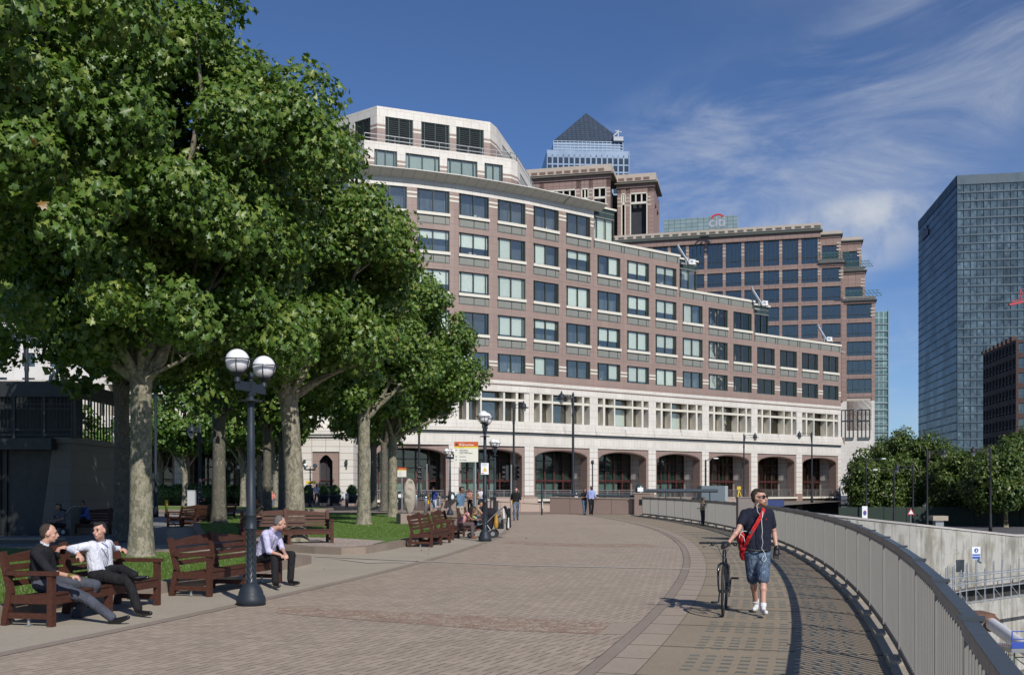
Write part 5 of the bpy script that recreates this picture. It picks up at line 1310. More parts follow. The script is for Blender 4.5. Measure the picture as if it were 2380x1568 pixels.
# back rows
LFS = LEAF2
back = [(283, 1262, 33, .27, 'dark shaded plane tree beside the kiosk wall'), (509, 1223, 46, .33, 'dark shaded plane tree left of the near twin globe lamp'),
        (621, 1198, 58, .27, 'dark plane tree right behind the near lamp post'), (655, 1192, 66, .24, 'slim plane tree in shade behind the pale trunk'),
        (868, 1180, 82, .30, 'dark plane tree seen between the two rightmost front trunks'), (893, 1186, 74, .30, 'dark plane tree touching the trunk with the yellowish foot')]
for i, (px, py, Y, br, lab) in enumerate(back):
    p = at(px, py, Y)
    plane_tree(p.x, Y, lab, br, 5.0, (p.x, Y, 8.9), (4.6, 4.6, 4.4), 9000, .32, 30+i, shape=LFS, clump=.9, nclump=70, nl=5, bark=M_BARK_SHADED)
far = [(430, 1160, 92, .28, 'sunlit plane tree far across the road with a pale split trunk'), (478, 1155, 104, .30, 'sunlit plane tree far back, right of the pale split trunk'), (553, 1158, 100, .3, 'sunlit far plane tree beside the utility cabinet hedge'),
       (603, 1158, 96, .3, 'far plane tree just left of the near lamp post'), (565, 1160, 88, .28, 'far plane tree with a sunlit lower trunk left of the near lamp post'), (640, 1160, 86, .28, 'far plane tree with a leaning pale trunk in front of the stone wing'),
       (375, 1160, 98, .3, 'far plane tree showing just right of the mottled trunk'), (160, 1130, 90, .3, 'sunlit plane tree behind the kiosk railing'), (20, 1130, 96, .3, 'sunlit plane tree behind the left end of the kiosk')]
for i, (px, py, Y, br, lab) in enumerate(far):
    p = at(px, py, Y); top = 7.0 if px < 200 else 8.4
    plane_tree(p.x, Y, lab, br, 3.2, (p.x, Y, top-.6), (4.8, 4.6, 3.5), 5200, .42, 60+i, m=M_LEAFY, shape=LFS, clump=1.0, nclump=50, nl=4, group='plane trees across the road', z0=0)
# dense trees on the far right
rt = [(2035, 118, 6.3, 4.0), (2085, 126, 9.0, 4.8), (2160, 122, 8.4, 5.0), (2245, 116, 6.9, 4.8), (2338, 104, 6.9, 4.5), (2410, 106, 8.0, 5.2), (2130, 136, 8.3, 5.4), (2290, 134, 7.3, 5.4), (2050, 134, 7.2, 4.2)]
_p = at(1950, 1132, 109); hd = empty('green_hoarding', (_p.x, 109, -2.3), R(-1), 'long dark green site hoarding behind the dense trees on the right', 'fence')
b = MB()
for i in range(20): b.box(i*2.4+.02, i*2.4+2.38, 0, .05, 0, 1.95, mi=0); b.box(i*2.4-.05, i*2.4+.05, -.06, .0, 0, 2.0, mi=0)
b.build('panel', mat('hoarding_green', (.008, .022, .014), .7, var=.2), hd)
labs = ['dense dark plane tree against the corner of the curved building', 'dense tall plane tree below the slim glass block', 'dense tall plane tree, highest of the group on the right', 'dense plane tree in front of the blue glass tower', 'dense plane tree with a pale forked trunk above the green hoarding',
        'dense plane tree cut by the right edge of the picture', 'dense plane tree in the back row left of the blue tower', 'dense plane tree in the back row below the dark brown block', 'dense low plane tree in the back row beside the building corner']
for i, ((px, Y, ht, r), lab) in enumerate(zip(rt, labs)):
    X = (px-1190)*Y/2380
    plane_tree(X, Y, lab, .22, .2, (X, Y, (ht-1.7)/2), (r, r, (ht+2.4)/2), 17000, .33, 90+i, m=M_LEAFD, shape=LFS, clump=1.15, nclump=95, nl=5, group='dense plane trees beyond the retaining wall', z0=-2.3, bottomcut=-.8)
# clipped hedge balls, grass verge and hedge
M_HEDGE = leaf_mat('hedge_leaf', (.05, .10, .015), (.08, .16, .03), (.12, .20, .05), .1)
rs_ = random.Random(5)
def bush(x, y, r, lab, group, n=900, z=None, name='clipped_bush', h=1.0, size=.09):
    o = empty(name, (x, y, 0 if z is None else z), 0, lab, 'bush', group)
    rs = np.random.RandomState(int(abs(x*100)) % 9999); e = rs.normal(size=(n, 3)); e /= np.linalg.norm(e, axis=1)[:, None]; e[:, 2] = np.abs(e[:, 2])*1.0-.15
    P = e*r*rs.uniform(.8, 1.03, n)[:, None]*np.array([1, 1, h])+np.array([0, 0, r*.5*h]); N = e+rs.normal(size=(n, 3))*.35; N /= np.linalg.norm(N, axis=1)[:, None]
    me = leaves_mesh('foliage', P.astype(np.float32), N, np.full(n, size)*rs.uniform(.7, 1.3, n)*r*1.8, rs.beta(2, 2, n), M_HEDGE, LEAF2); link('foliage', me, o)
    b = MB(); b.ball((0, 0, r*.42*h), (r*.86, r*.86, r*.86*h), 12); b.build('core', mat('hedge_core', (.025, .05, .012), .9, var=.2), o); return o
p = at(480, 1152, 97); hg = empty('clipped_hedge', (p.x, 97, .4), 0, 'billowing clipped evergreen hedge of rounded bushes across the road', 'hedge')
Pp, Nn_ = [], []; core_ = MB(); rs0 = np.random.RandomState(3)
for px in list(range(388, 424, 14))+list(range(455, 580, 15)):
    q = at(px, 1152, 97); rr = rs0.uniform(1.0, 1.3); e = rs0.normal(size=(600, 3)); e /= np.linalg.norm(e, axis=1)[:, None]; e[:, 2] = np.abs(e[:, 2])-.1
    cc_ = np.array([q.x-p.x, rs0.uniform(-1, 1), rr*.5]); Pp.append(cc_+e*rr*rs0.uniform(.85, 1.03, 600)[:, None]); Nn_.append(e+rs0.normal(size=(600, 3))*.3); core_.ball(tuple(cc_), rr*.88, 10)
Pp = np.concatenate(Pp); Nn_ = np.concatenate(Nn_); Nn_ /= np.linalg.norm(Nn_, axis=1)[:, None]
link('foliage', leaves_mesh('foliage', Pp.astype(np.float32), Nn_, rs0.uniform(.12, .22, len(Pp)), rs0.beta(2, 2, len(Pp)), M_HEDGE, LEAF2), hg); core_.build('core', mat('hedge_core', (.025, .05, .012), .9, var=.2), hg)
def planter(px, py, Y, lab):
    p = at(px, py, Y); o = empty('planter', (p.x, Y, p.z), 0, lab, 'planter', 'round planters by the pavilion'); b = MB(); b.lathe([(0, 0), (.36, 0), (.52, .62), (.56, .64), (.56, .72), (.46, .72), (.44, .6), (0, .58)], 18); b.build('pot', mat('slate_pot', (.045, .055, .065), .5, var=.1), o)
    f = bush(p.x, Y, .52, lab.replace('dark round planter', 'cone shaped box bush in the planter'), 'cone bushes in the planters', 500, z=p.z+.62, name='box_bush', h=1.5)
planter(716, 1168, 92, 'dark round planter left of the walking woman by the pavilion'); planter(752, 1168, 92, 'dark round planter right of the walking woman by the pavilion')
planter(778, 1169, 90, 'dark round planter at the narrow pavilion door'); planter(818, 1169, 90, 'dark round planter at the right corner of the pavilion'); planter(562, 1165, 98, 'dark round planter beside the stone wing'); planter(640, 1165, 98, 'dark round planter by the seated figure in pink')

# grass blades on the near lawn (one mass), and a few fallen leaves on the paving
def blades(name, xf, ya, yb, n, z, seed):
    rs = np.random.RandomState(seed); y = rs.uniform(ya, yb, n); lo, hi = xf(y); x = lo+(hi-lo)*rs.uniform(0, 1, n); h = rs.uniform(.025, .06, n); a = rs.uniform(0, 2*np.pi, n); w = .006
    P = np.empty((n, 3, 3), dtype=np.float32); dx, dy = np.cos(a)*w, np.sin(a)*w
    P[:, 0] = np.stack([x-dx, y-dy, np.full(n, z)], 1); P[:, 1] = np.stack([x+dx, y+dy, np.full(n, z)], 1); P[:, 2] = np.stack([x+rs.uniform(-.03, .03, n), y+rs.uniform(-.03, .03, n), z+h], 1)
    me = bpy.data.meshes.new(name); me.vertices.add(n*3); me.vertices.foreach_set('co', P.ravel()); me.loops.add(n*3); me.loops.foreach_set('vertex_index', np.arange(n*3, dtype=np.int32)); me.polygons.add(n)
    me.polygons.foreach_set('loop_start', np.arange(0, n*3, 3, dtype=np.int32)); me.polygons.foreach_set('loop_total', np.full(n, 3, dtype=np.int32))
    t = me.attributes.new('tint', 'FLOAT', 'FACE'); t.data.foreach_set('value', rs.beta(2, 2, n).astype(np.float32)); me.materials.append(M_GBL); me.update(); o = link(name, me); o['kind'] = 'stuff'
M_GBL = leaf_mat('grass_blade', (.05, .095, .012), (.10, .18, .025), (.17, .24, .06), .3)
blades('grass', lambda y: (np.full_like(y, -13.0), np.interp(y, [10.4, 12.4, 14.6, 17, 19.5, 22.2, 24], [-7.95, -7.3, -6.8, -6.1, -5.55, -5.1, -5.3])), 11, 24.5, 90000, .15, 1)
blades('grass', lambda y: (np.interp(y, [31, 36, 46, 60], [-9.0, -11, -14, -16]), np.interp(y, [31, 34, 40, 47, 54, 60], [-4.2, -3.1, -2.8, -2.9, -3.4, -5.0])), 32.5, 60, 70000, .15, 2)
rs = np.random.RandomState(8); n = 22; yy = rs.uniform(10, 45, n); xx = CX+np.sqrt(119.0**2-(yy-CY)**2)+np.abs(rs.normal(0, 2.2, n))-.6
N_ = rs.normal(size=(n, 3))*.25+np.array([0, 0, 1]); N_ /= np.linalg.norm(N_, axis=1)[:, None]
o = link('fallen_leaves', leaves_mesh('fallen_leaves', np.stack([xx, yy, np.full(n, .03)], 1).astype(np.float32), N_, rs.uniform(.04, .08, n), rs.uniform(.9, 1, n), leaf_mat('dry_leaf', (.12, .07, .03), (.16, .09, .04), (.20, .12, .05), .05), LEAF2)); o['kind'] = 'stuff'
# ---------------------------------------------------------------- twin globe lamps
M_LAMP = mat('lamp_blue_black', (.020, .027, .036), .5, var=.12, scale=5, spec=.3)
M_GLOBE = mat('globe_white', (.78, .78, .80), .15, var=.03, scale=2, spec=.5, coat=.3)
def lattice_mat():
    m, T, b = new_mat('cast_lattice'); tc = T.new('ShaderNodeTexCoord'); sp = T.new('ShaderNodeSeparateXYZ'); T.l.new(tc.outputs['UV'], sp.inputs[0])
    u = T.m('MULTIPLY', sp.outputs[0], 8); v = T.m('MULTIPLY', sp.outputs[1], 10)
    a_ = T.m('PINGPONG', u, .5); w = T.m('FRACT', T.m('ADD', v, T.m('MULTIPLY', a_, 1.6)))
    l_ = T.m('MAXIMUM', T.maprange(T.m('ABSOLUTE', T.m('SUBTRACT', w, .5)), .0, .14, 1, 0), T.maprange(a_, 0, .05, 1, 0))
    c = T.mix(l_, (.018, .025, .033), (.055, .07, .085)); T.l.new(c, b.inputs['Base Color']); b.inputs['Roughness'].default_value = .4
    bn = T.new('ShaderNodeBump'); bn.inputs['Strength'].default_value = 1; bn.inputs['Distance'].default_value = .02; T.l.new(l_, bn.inputs['Height']); T.l.new(bn.outputs[0], b.inputs['Normal']); return m
M_LATT = lattice_mat()
def twin_lamp(x, y, lab, rz, z=0, hs=1.0):
    o = empty('twin_globe_lamp', (x, y, z), rz, lab, 'street lamp', 'twin globe lamps along the promenade')
    b = MB(); b.lathe([(0, 0), (.215, 0), (.215, .10), (.205, .115), (.205, .135), (.185, .15), (.18, .19), (.155, .25), (.115, .31), (.08, .335)], 28); b.build('base', M_LAMP, o)
    c = MB(); c.lathe([(.085, .33), (.085, .36), (.078, .37), (.078, 1.12), (.085, 1.13)], 24); c.build('lower_shaft', M_LATT, o)
    r = MB(); r.lathe([(.078, 1.12), (.09, 1.13), (.09, 1.15), (.080, 1.16), (.080, 1.32), (.088, 1.33), (.088, 1.35), (.070, 1.36), (.060, 2.2), (.060, 2.52), (.056, 2.53), (.050, 3.0), (.046, 3.02)], 20)
    r.lathe([(.046, 3.02), (.17, 3.03), (.17, 3.045), (.05, 3.06), (.04, 3.10), (.055, 3.12), (.055, 3.15)], 20)
    r.box(-.42, .42, -.022, .022, 3.17, 3.30); r.box(-.05, .05, -.05, .05, 3.14, 3.32); r.lathe([(.02, 3.32), (.045, 3.34), (.02, 3.36)], 12); r.ball((0, 0, 3.41), .055, 12); r.build('post', M_LAMP, o)
    for s_ in (-1, 1):
        k = MB(); cx_ = .40*s_; k.lathe([(.045, 0), (.045, .06), (.03, .07), (.05, .10), (.10, .12), (.11, .13)], 16, c=(cx_, 0, 3.28))
        n = 24; rr = .235
        for i in range(n):
            a0, a1 = 2*math.pi*i/n, 2*math.pi*(i+1)/n; k.bar((cx_+rr*math.cos(a0)*.93, rr*math.sin(a0)*.93, 3.60), (cx_+rr*math.cos(a1)*.93, rr*math.sin(a1)*.93, 3.60), .045, .012)
        for i in range(6):
            a = 2*math.pi*i/6+.4; k.tube([(cx_+.09*math.cos(a), .09*math.sin(a), 3.41), (cx_+.165*math.cos(a), .165*math.sin(a), 3.47), (cx_+.20*math.cos(a), .20*math.sin(a), 3.60)], .007, 5)
        k.build('lamp_cage', M_LAMP, o); g = MB(); g.ball((cx_, 0, 3.585), .174, 24); g.build('globe', M_GLOBE, o)
    if hs != 1: o.scale = (1, 1, hs)
    return o
L1 = twin_lamp(-3.89, 15.26, 'near blue black lamp post with two white globes beside the seated grey haired man', math.atan2(.85, .215))
p = gd(1127, 1257); L2 = twin_lamp(p.x, p.y, 'blue black twin globe lamp beside the pushchair, carrying a yellow triangle notice', R(84), hs=1.12)
p = gd(1150, 1214); twin_lamp(p.x, p.y, 'twin globe lamp just behind and right of the notice carrying lamp', R(80), hs=1.1)
p = gd(1046, 1196); twin_lamp(p.x, p.y, 'twin globe lamp left of the standing man in the denim shirt', R(60), hs=1.12)
p = at(721, 1172, 86); o = twin_lamp(p.x, p.y, 'small twin globe lamp with a yellow direction board near the pavilion', R(5), hs=1.0)
b = MB(); b.box(-.35, .45, -.08, -.04, 2.05, 2.28); b.build('direction_board', mat('sign_yellow', (.65, .42, .01), .5, var=0), o)
for px, py, Y, lb in ((565, 1172, 94, 'far twin globe lamp left of the near lamp post'), (523, 1172, 100, 'far twin globe lamp partly hidden by the dark trunk')):
    p = at(px, py, Y); twin_lamp(p.x, p.y, lb, R(12))
# notice on lamp two
M_TRI = mat('notice_yellow', (.62, .42, .06), .5, var=0); M_RED = mat('notice_red', (.45, .03, .03), .5, var=0); M_INK = mat('ink_blue', (.05, .10, .28), .6, var=0); M_INKG = mat('ink_grey', (.12, .13, .14), .6, var=0)
p = gd(1127, 1257); no = empty('notice_board', (p.x-.0, p.y-.10, 2.17), 0, 'white notice with a yellow triangle strapped to the lamp post', 'notice')
b = MB(); b.box(-.125, .125, 0, .012, 0, .37); b.build('board', M_SIGN, no)
b = MB(); b.add([(-.075, -.004, .10), (.075, -.004, .10), (0, -.004, .245)], [(0,1,2)]); b.build('warning_triangle', M_TRI, no)
text_mesh('lettering', 'Protected Parks', .026, upright(-.10, -.003, .325), M_INK, no); text_mesh('lettering', 'announcement', .026, upright(-.09, -.003, .285), M_INKG, no)
b = MB(); b.box(-.11, -.02, -.004, 0, .02, .045); b.build('red_block', M_RED, no)
# ---------------------------------------------------------------- benches
def wood_mat():
    m, T, b = new_mat('red_brown_timber'); tc = T.new('ShaderNodeTexCoord'); mp = T.new('ShaderNodeMapping'); T.l.new(tc.outputs['Object'], mp.inputs[0]); mp.inputs['Scale'].default_value = (1, 6, 6)
    n = T.noise(mp.outputs[0], 5, 5, .6, .5); c = T.mix(T.maprange(n, .3, .7, 0, 1), (.046, .018, .012), (.086, .034, .021))
    c = T.mix(T.maprange(T.noise(tc.outputs['Object'], 18, 4, .7), .62, .75, 0, .35), c, (.14, .08, .06)); T.l.new(c, b.inputs['Base Color']); b.inputs['Roughness'].default_value = .6; b.inputs['Specular IOR Level'].default_value = .25
    bn = T.new('ShaderNodeBump'); bn.inputs['Strength'].default_value = .15; bn.inputs['Distance'].default_value = .01; T.l.new(n, bn.inputs['Height']); T.l.new(bn.outputs[0], b.inputs['Normal']); return m
M_WOOD = wood_mat()
BL_, BD = 2.42, .62
def bench_parts():
    P = []
    def mk(nm, f, bev=.006):
        b = MB(); f(b); P.append((nm, b.mesh(nm, M_WOOD)))
    for x in (-BL_/2, 0, BL_/2):
        # local -y is the front; y=0 front legs, y=BD back
        if x: mk('leg', lambda b, x=x: (b.bar((x, 0, 0), (x, 0, .64), .085, .075), ))
        else: mk('leg', lambda b, x=x: b.bar((x, 0, 0), (x, 0, .40), .085, .075))
        mk('leg', lambda b, x=x: (b.bar((x, BD+.05, 0), (x, BD-.03, .42), .085, .08), b.bar((x, BD-.04, .40), (x, BD+.09, .93 if x else .99), .085, .07)))
    def arm(b, x): b.bar((x, -.05, .665), (x, BD+.04, .655), .05, .11, up=(1, 0, 0)); 
    for x in (-BL_/2, BL_/2):
        mk('armrest', lambda b, x=x: b.box(x-.06, x+.06, -.07, BD+.02, .64, .69))
        mk('side_rail', lambda b, x=x: (b.box(x-.03, x+.03, .03, BD, .28, .39), b.box(x-.028, x+.028, .03, BD+.03, .09, .16)))
    mk('side_rail', lambda b: (b.box(-.03, .03, .03, BD, .28, .38), b.box(-.028, .028, .03, BD+.03, .09, .16)))
    mk('apron', lambda b: b.box(-BL_/2+.04, BL_/2-.04, -.03, .01, .27, .39))
    def seat(b):
        for i in range(5): b.box(-BL_/2+.02, BL_/2-.02, -.045+i*.125, -.045+i*.125+.108, .39-.012*i, .418-.012*i)
    mk('seat', seat)
    for s_ in (-1, 1):
        def back(b, s_=s_):
            n = 6
            for r_ in range(4):
                z = .52+r_*.10; y = BD-.0+(z-.42)*.25
                x0, x1 = (.045, BL_/2-.045) if s_ > 0 else (-BL_/2+.045, -.045)
                if r_ < 3: b.bar((x0, y, z), (x1, y, z), .075, .028, up=(0, -1, .25))
                else:
                    for i in range(n):
                        t0, t1 = i/n, (i+1)/n; xa, xb = x0+(x1-x0)*t0, x0+(x1-x0)*t1
                        def hz(x): return .955-.10*(abs(x)/(BL_/2))**1.6
                        b.add([(xa, y-.02, z-.03), (xb, y-.02, z-.03), (xb, y, hz(xb)), (xa, y, hz(xa)), (xa, y+.03, z-.03), (xb, y+.03, z-.03), (xb, y+.035, hz(xb)), (xa, y+.035, hz(xa))], [(0,1,2,3), (5,4,7,6), (3,2,6,7), (1,0,4,5), (0,3,7,4), (1,5,6,2)])
        mk('backrest', back)
    return P
BP = bench_parts()
def bench(pa, pb, lab, group='red brown timber benches', z=0):
    """pa left front leg, pb right front leg seen from the front"""
    pa, pb = Vector(pa[:2]), Vector(pb[:2]); c = (pa+pb)/2; d = pb-pa; an = math.atan2(d.y, d.x)
    o = empty('park_bench', (c.x, c.y, z), an, lab, 'bench', group)
    for nm, me in BP: link(nm, me, o)
    b = MB()
    for x in (-BL_/2+.02, BL_/2-.02): b.tube([(x, BD*.55, 0), (x, BD*.55, .12)], .02, 8); b.box(x-.05, x+.05, BD*.55-.03, BD*.55+.03, 0, .012)
    b.build('ground_fixing', M_METAL, o)
    return o
# the front faces +x for benches beside the lawn: left leg (viewer sitting side) is the far one
bench((-5.80, 12.9), (-5.29, 15.26), 'red brown bench with two men in conversation, front left')
bench((-4.86, 16.4), (-4.26, 18.8), 'red brown bench behind the near lamp post, grey haired man at its end')
a_, b_ = gd(596, 1266, .15), gd(746, 1263, .15); bench((a_.x, a_.y), (b_.x, b_.y), 'bench on the gravel under the pale trunk, facing the path', z=.15)
bench((-2.36, 30.0), (-1.98, 33.1-.7), 'empty brown bench nearest in the row before the second lamp')
bench((-1.97, 34.1), (-1.72, 36.5), 'brown bench holding the woman in pink bent over her phone')
bench((-1.45, 40.6), (-1.28, 43.0), 'brown bench where the man in the tan shirt sits with his back turned')
# dark benches in the shade on the left, facing away to the left
def gp(x, y): v = gd(x, y); return (v.x, v.y)
_t = gd(448, 1217); bench((-14.6, 47.6), (-15.2, 45.2), 'dark shaded bench left of the big shaded trunk, nearest of three', 'dark benches in the shade')
bench((-14.9, 50.4), (-15.3, 48.0), 'dark shaded bench left of the big shaded trunk, middle of three', 'dark benches in the shade')
bench((-15.0, 53.2), (-15.3, 50.8), 'dark shaded bench holding the figure in a dark hat', 'dark benches in the shade')
_c = gd(250, 1243); bench((_c.x-1.3, _c.y-.1), (_c.x+1.1, _c.y+.1), 'dark bench under the trees behind the white shirted man', 'dark benches in the shade')
# ---------------------------------------------------------------- street lamps on tall posts
def street_lamp(px, py, Y, h, side, lab, z0=None, arm=1.5, cat='street lamp', modern=False):
    z0 = 0 if z0 is None else z0; X = (px-1190)*Y/2380
    ML = M_LAMP if z0 >= 0 else mat('lamp_dark', (.016, .018, .022), .5, var=.05, spec=.3)
    o = empty('street_lamp', (X, Y, z0), 0, lab, cat, 'tall street lamps'); b = MB(); b.lathe([(0, 0), (.16, 0), (.16, .5), (.13, .6), (.12, 1.6), (.09, 1.7), (.085, h*.8), (.11, h*.82), (.08, h*.85), (.09, h), (.05, h+.12), (0, h+.2)], 12); b.build('post', ML, o)
    a = MB()
    if modern:
        a.tube([(0, 0, h), (side*arm*.5, 0, h+.22), (side*arm, 0, h+.28)], .035, 6); a.build('arm', ML, o)
        k = MB(); k.ball((side*(arm+.25), 0, h+.26), (.28, .12, .07), 10); k.build('lamp_head', M_SIGN, o); return o
    a.bar((0, 0, h-.08), (side*arm, 0, h-.02), .06); a.bar((0, 0, h-.35), (side*arm, 0, h-.28), .05); a.bar((side*.02, 0, h-1.3), (side*.16, 0, h-.1), .08); a.build('arm', ML, o)
    k = MB(); k.lathe([(.02, .30), (.06, .22), (.09, .10), (.20, .04), (.22, -.14), (.24, -.2), (.44, -.27), (.44, -.30), (.2, -.32)], 16, c=(side*arm, 0, h-.05)); k.build('lamp_hood', ML, o)
    g = MB(); g.lathe([(.20, -.32), (.20, -.45), (.10, -.62), (.0, -.68)], 14, c=(side*arm, 0, h-.05)); g.build('lamp_glass', mat('lamp_glass', (.45, .46, .42), .2, var=.05), o); return o
street_lamp(1332, 0, 75, 8.55, -1, 'tall dark street lamp whose arm points left over the arcade, beside the couple', arm=.85)
street_lamp(1194, 0, 84, 8.6, 1, 'tall dark street lamp whose arm points right, seen behind the direction sign', arm=.8)
street_lamp(1729, 0, 120, 7.9, 1, 'tall dark street lamp with its arm pointing right behind the walking man', arm=1.3)
street_lamp(1887, 0, 118, 8.0, -1, 'tall dark street lamp with its arm pointing left near the last arch', arm=1.45)
street_lamp(974, 0, 80, 7.2, -1, 'tall dark street lamp half hidden by leaves above the upright stone', arm=.6)
street_lamp(465, 0, 62, 5.4, -1, 'dark pole lamp standing in shade among the trunks', arm=.5)
street_lamp(362, 0, 60, 9.2, 1, 'dark pole lamp just right of the mottled trunk', arm=.5)
street_lamp(62, 0, 46, 8.6, -1, 'dark street lamp rising behind the kiosk parapet', arm=.5)
street_lamp(150, 0, 48, 7.0, -1, 'dark street lamp with a broad hood left of the mottled tree', arm=.5)
for px, Y, h, sd_, lb, md in ((2013, 108, 6.8, 1, 'thin street lamp with a pale head pointing right before the dense trees', True), (2078, 100, 5.5, -1, 'shorter thin street lamp with a pale head pointing left', True), (2122, 102, 6.2, -1, 'dark street lamp with a flat arm pointing left before the trees', False),
                      (2155, 98, 7.6, 1, 'dark street lamp with a bell hood pointing right before the trees', False), (2302, 94, 7.6, -1, 'dark street lamp with a bell hood pointing left near the right edge', False)): street_lamp(px, 0, Y, h, sd_, lb, z0=-2.3, arm=1.6, modern=md)
def small_sign(name, px, py, Y, w, h, lab, cat, z0, build):
    p = at(px, py, Y); o = empty(name, (p.x, Y, z0), 0, lab, cat); b = MB(); b.tube([(0, .04, 0), (0, .04, p.z-z0+h/2)], .04, 8); b.build('post', M_METAL, o)
    b = MB(); b.box(-w/2, w/2, 0, .03, p.z-z0-h/2, p.z-z0+h/2); b.build('board', M_SIGN, o); build(o, p.z-z0); return o
def noparking(o, z):
    b = MB(); b.lathe([(0, 0), (.24, 0)], 24, M=Matrix.Translation((0, -.01, z-.05)) @ Matrix.Rotation(R(90), 4, 'X')); b.build('red_ring', M_RED, o)
    b = MB(); b.lathe([(0, 0), (.19, 0)], 24, M=Matrix.Translation((0, -.02, z-.05)) @ Matrix.Rotation(R(90), 4, 'X')); b.build('blue_disc', M_BLUE, o)
    b = MB(); b.bar((-.16, -.03, z+.11), (.16, -.03, z-.21), .05, .01); b.build('red_bar', M_RED, o)
small_sign('no_parking_sign', 2010, 1190, 95, .75, 1.15, 'white sign board with a blue no parking roundel behind the wall', 'sign', -2.3, noparking).scale = (.66, .66, 1)
def tri(o, z):
    b = MB(); b.add([(-.35, -.02, z-.3), (.35, -.02, z-.3), (0, -.02, z+.32)], [(0,1,2)]); b.build('red_triangle', M_RED, o); b = MB(); b.add([(-.22, -.03, z-.22), (.22, -.03, z-.22), (0, -.03, z+.17)], [(0,1,2)]); b.build('white_triangle', M_SIGN, o)
small_sign('warning_sign', 2117, 1188, 94, .1, .1, 'small red edged triangular road sign behind the wall', 'sign', -2.3, tri)
p = at(2244, 1214, 83); o = empty('utility_box', (p.x, 88, -2.3), 0, 'grey concrete topped box standing on the stained wall', 'cabinet'); b = MB(); b.box(-.35, .35, 0, .6, 0, 1.2); b.build('body', M_METAL, o); b = MB(); b.box(-.65, .65, -.2, .8, 1.2, 1.6); b.build('cap', M_CONC, o)
# ---------------------------------------------------------------- direction sign for the circus
def dir_sign(x, y, Y, w, h, lab, full=True):
    p = at(x, y, Y); o = empty('direction_sign', (p.x, Y, 0), 0, lab, 'sign'); z1 = p.z; z0 = z1-h
    b = MB(); b.tube([(w/2-.14 if full else 0, .06, 0), (w/2-.14 if full else 0, .06, z0+.1)], .05, 10); b.build('post', M_METAL, o)
    b = MB(); b.box(0-w/2, w/2, 0, .05, z0, z1-h*.32); b.build('board', mat('sign_cream', (.66, .65, .58), .5, var=0), o)
    b = MB(); b.box(-w/2, w/2, 0, .05, z1-h*.235, z1); b.build('orange_header', mat('sign_orange', (.50, .085, .015), .5, var=0), o)
    b = MB(); b.box(-w/2, w/2, 0, .05, z1-h*.32, z1-h*.235); b.build('yellow_band', mat('sign_lemon', (.60, .52, .06), .5, var=0), o)
    s = w/1.0
    b = MB(); b.box(-w*.44, -w*.36, -.006, 0, z1-h*.19, z1-h*.08); b.build('emblem', mat('emblem_brown', (.10, .03, .02), .5, var=0), o)
    if full:
        text_mesh('lettering', 'Welcome to', .035*s, upright(-w*.29, -.004, z1-h*.085), M_SIGN, o)
        text_mesh('lettering', 'Westferry Circus', .085*s, upright(-w*.29, -.004, z1-h*.185), M_SIGN, o, bold=.003*s)
        text_mesh('lettering', 'Visitor Guide', .035*s, upright(-w*.29, -.004, z1-h*.295), M_INKG, o)
        for i, (t, f) in enumerate((('Cabot Square', .43), ('Canada Square', .51), ('Canary Wharf Station', .59), ('Limehouse', .755), ('Isle of Dogs', .92))): text_mesh('lettering', t, .062*s, upright(-w*.28, -.004, z1-h*f), M_INKG, o, bold=.0015*s)
        for f in (.42, .745, .905): b = MB(); b.lathe([(0, 0), (.028*s, 0)], 14, M=Matrix.Translation((-w*.42, -.005, z1-h*f+.01)) @ Matrix.Rotation(R(90), 4, 'X')); b.build('arrow_symbol', M_INKG, o)
    else:
        text_mesh('lettering', 'Westferry Circus', .07*s, upright(-w*.4, -.004, z1-h*.18), M_SIGN, o)
        for i in range(5): text_mesh('lettering', 'Canary Wharf', .055*s, upright(-w*.35, -.004, z1-h*(.45+i*.11)), M_INKG, o)
    return o
dir_sign(1083.5, 1026, 47, 1.10, .93, 'tall cream and orange Westferry Circus direction sign on a steel post')
dir_sign(934, 1086, 72, .62, .66, 'smaller Westferry Circus direction sign seen under the leaves', full=False)
# ---------------------------------------------------------------- traffic lights, bollards, poles
M_TL = mat('signal_black', (.015, .017, .018), .5, var=.1)
def traffic_light(px, Y, hz, lab, heads, h=3.3):
    X = (px-1190)*Y/2380; o = empty('traffic_light', (X, Y, 0), 0, lab, 'traffic light', 'traffic lights at the crossing'); b = MB(); b.tube([(0, 0, 0), (0, 0, h)], .055, 10); b.build('post', M_METAL, o)
    for dx, ay in heads:
        k = MB(); M = Matrix.Translation((dx, 0, hz)) @ Matrix.Rotation(ay, 4, 'Z'); k.box(-.17, .17, -.08, .12, -.5, .5, M)
        for z_ in (-.32, 0, .32): k.tube([M @ Vector((0, -.08, z_)), M @ Vector((0, -.30, z_+.03))], .11, 10, cap=False)
        k.build('signal_head', M_TL, o)
    y_ = MB(); y_.box(-.0, .16, -.1, .06, 1.0, 1.25); y_.box(0, .16, -.1, .06, .65, .9); y_.build('push_button_box', mat('signal_yellow', (.6, .33, .01), .5, var=0), o)
traffic_light(992, 68, 2.72, 'traffic light with two black heads behind the upright stone', [(-.32, R(-75)), (.30, R(80))])
traffic_light(1188, 70, 2.75, 'traffic light in front of the arcade with a black backed head', [(-.35, R(-70)), (.35, R(20))])
for px, Y, h, lb in ((1068, 66, 3.0, 'plain steel pole behind the standing man in denim'), (1102, 56, 2.9, 'plain steel pole between the sign and the near lamp')):
    X = (px-1190)*Y/2380; o = empty('steel_pole', (X, Y, 0), 0, lb, 'pole'); b = MB(); b.tube([(0, 0, 0), (0, 0, h)], .055, 10); b.build('tube', M_METAL, o); b = MB(); b.box(.04, .3, -.1, .1, h-.35, h-.15); b.tube([(.3, 0, h-.25), (.42, 0, h-.25)], .09, 8); b.build('sensor', M_TL, o)
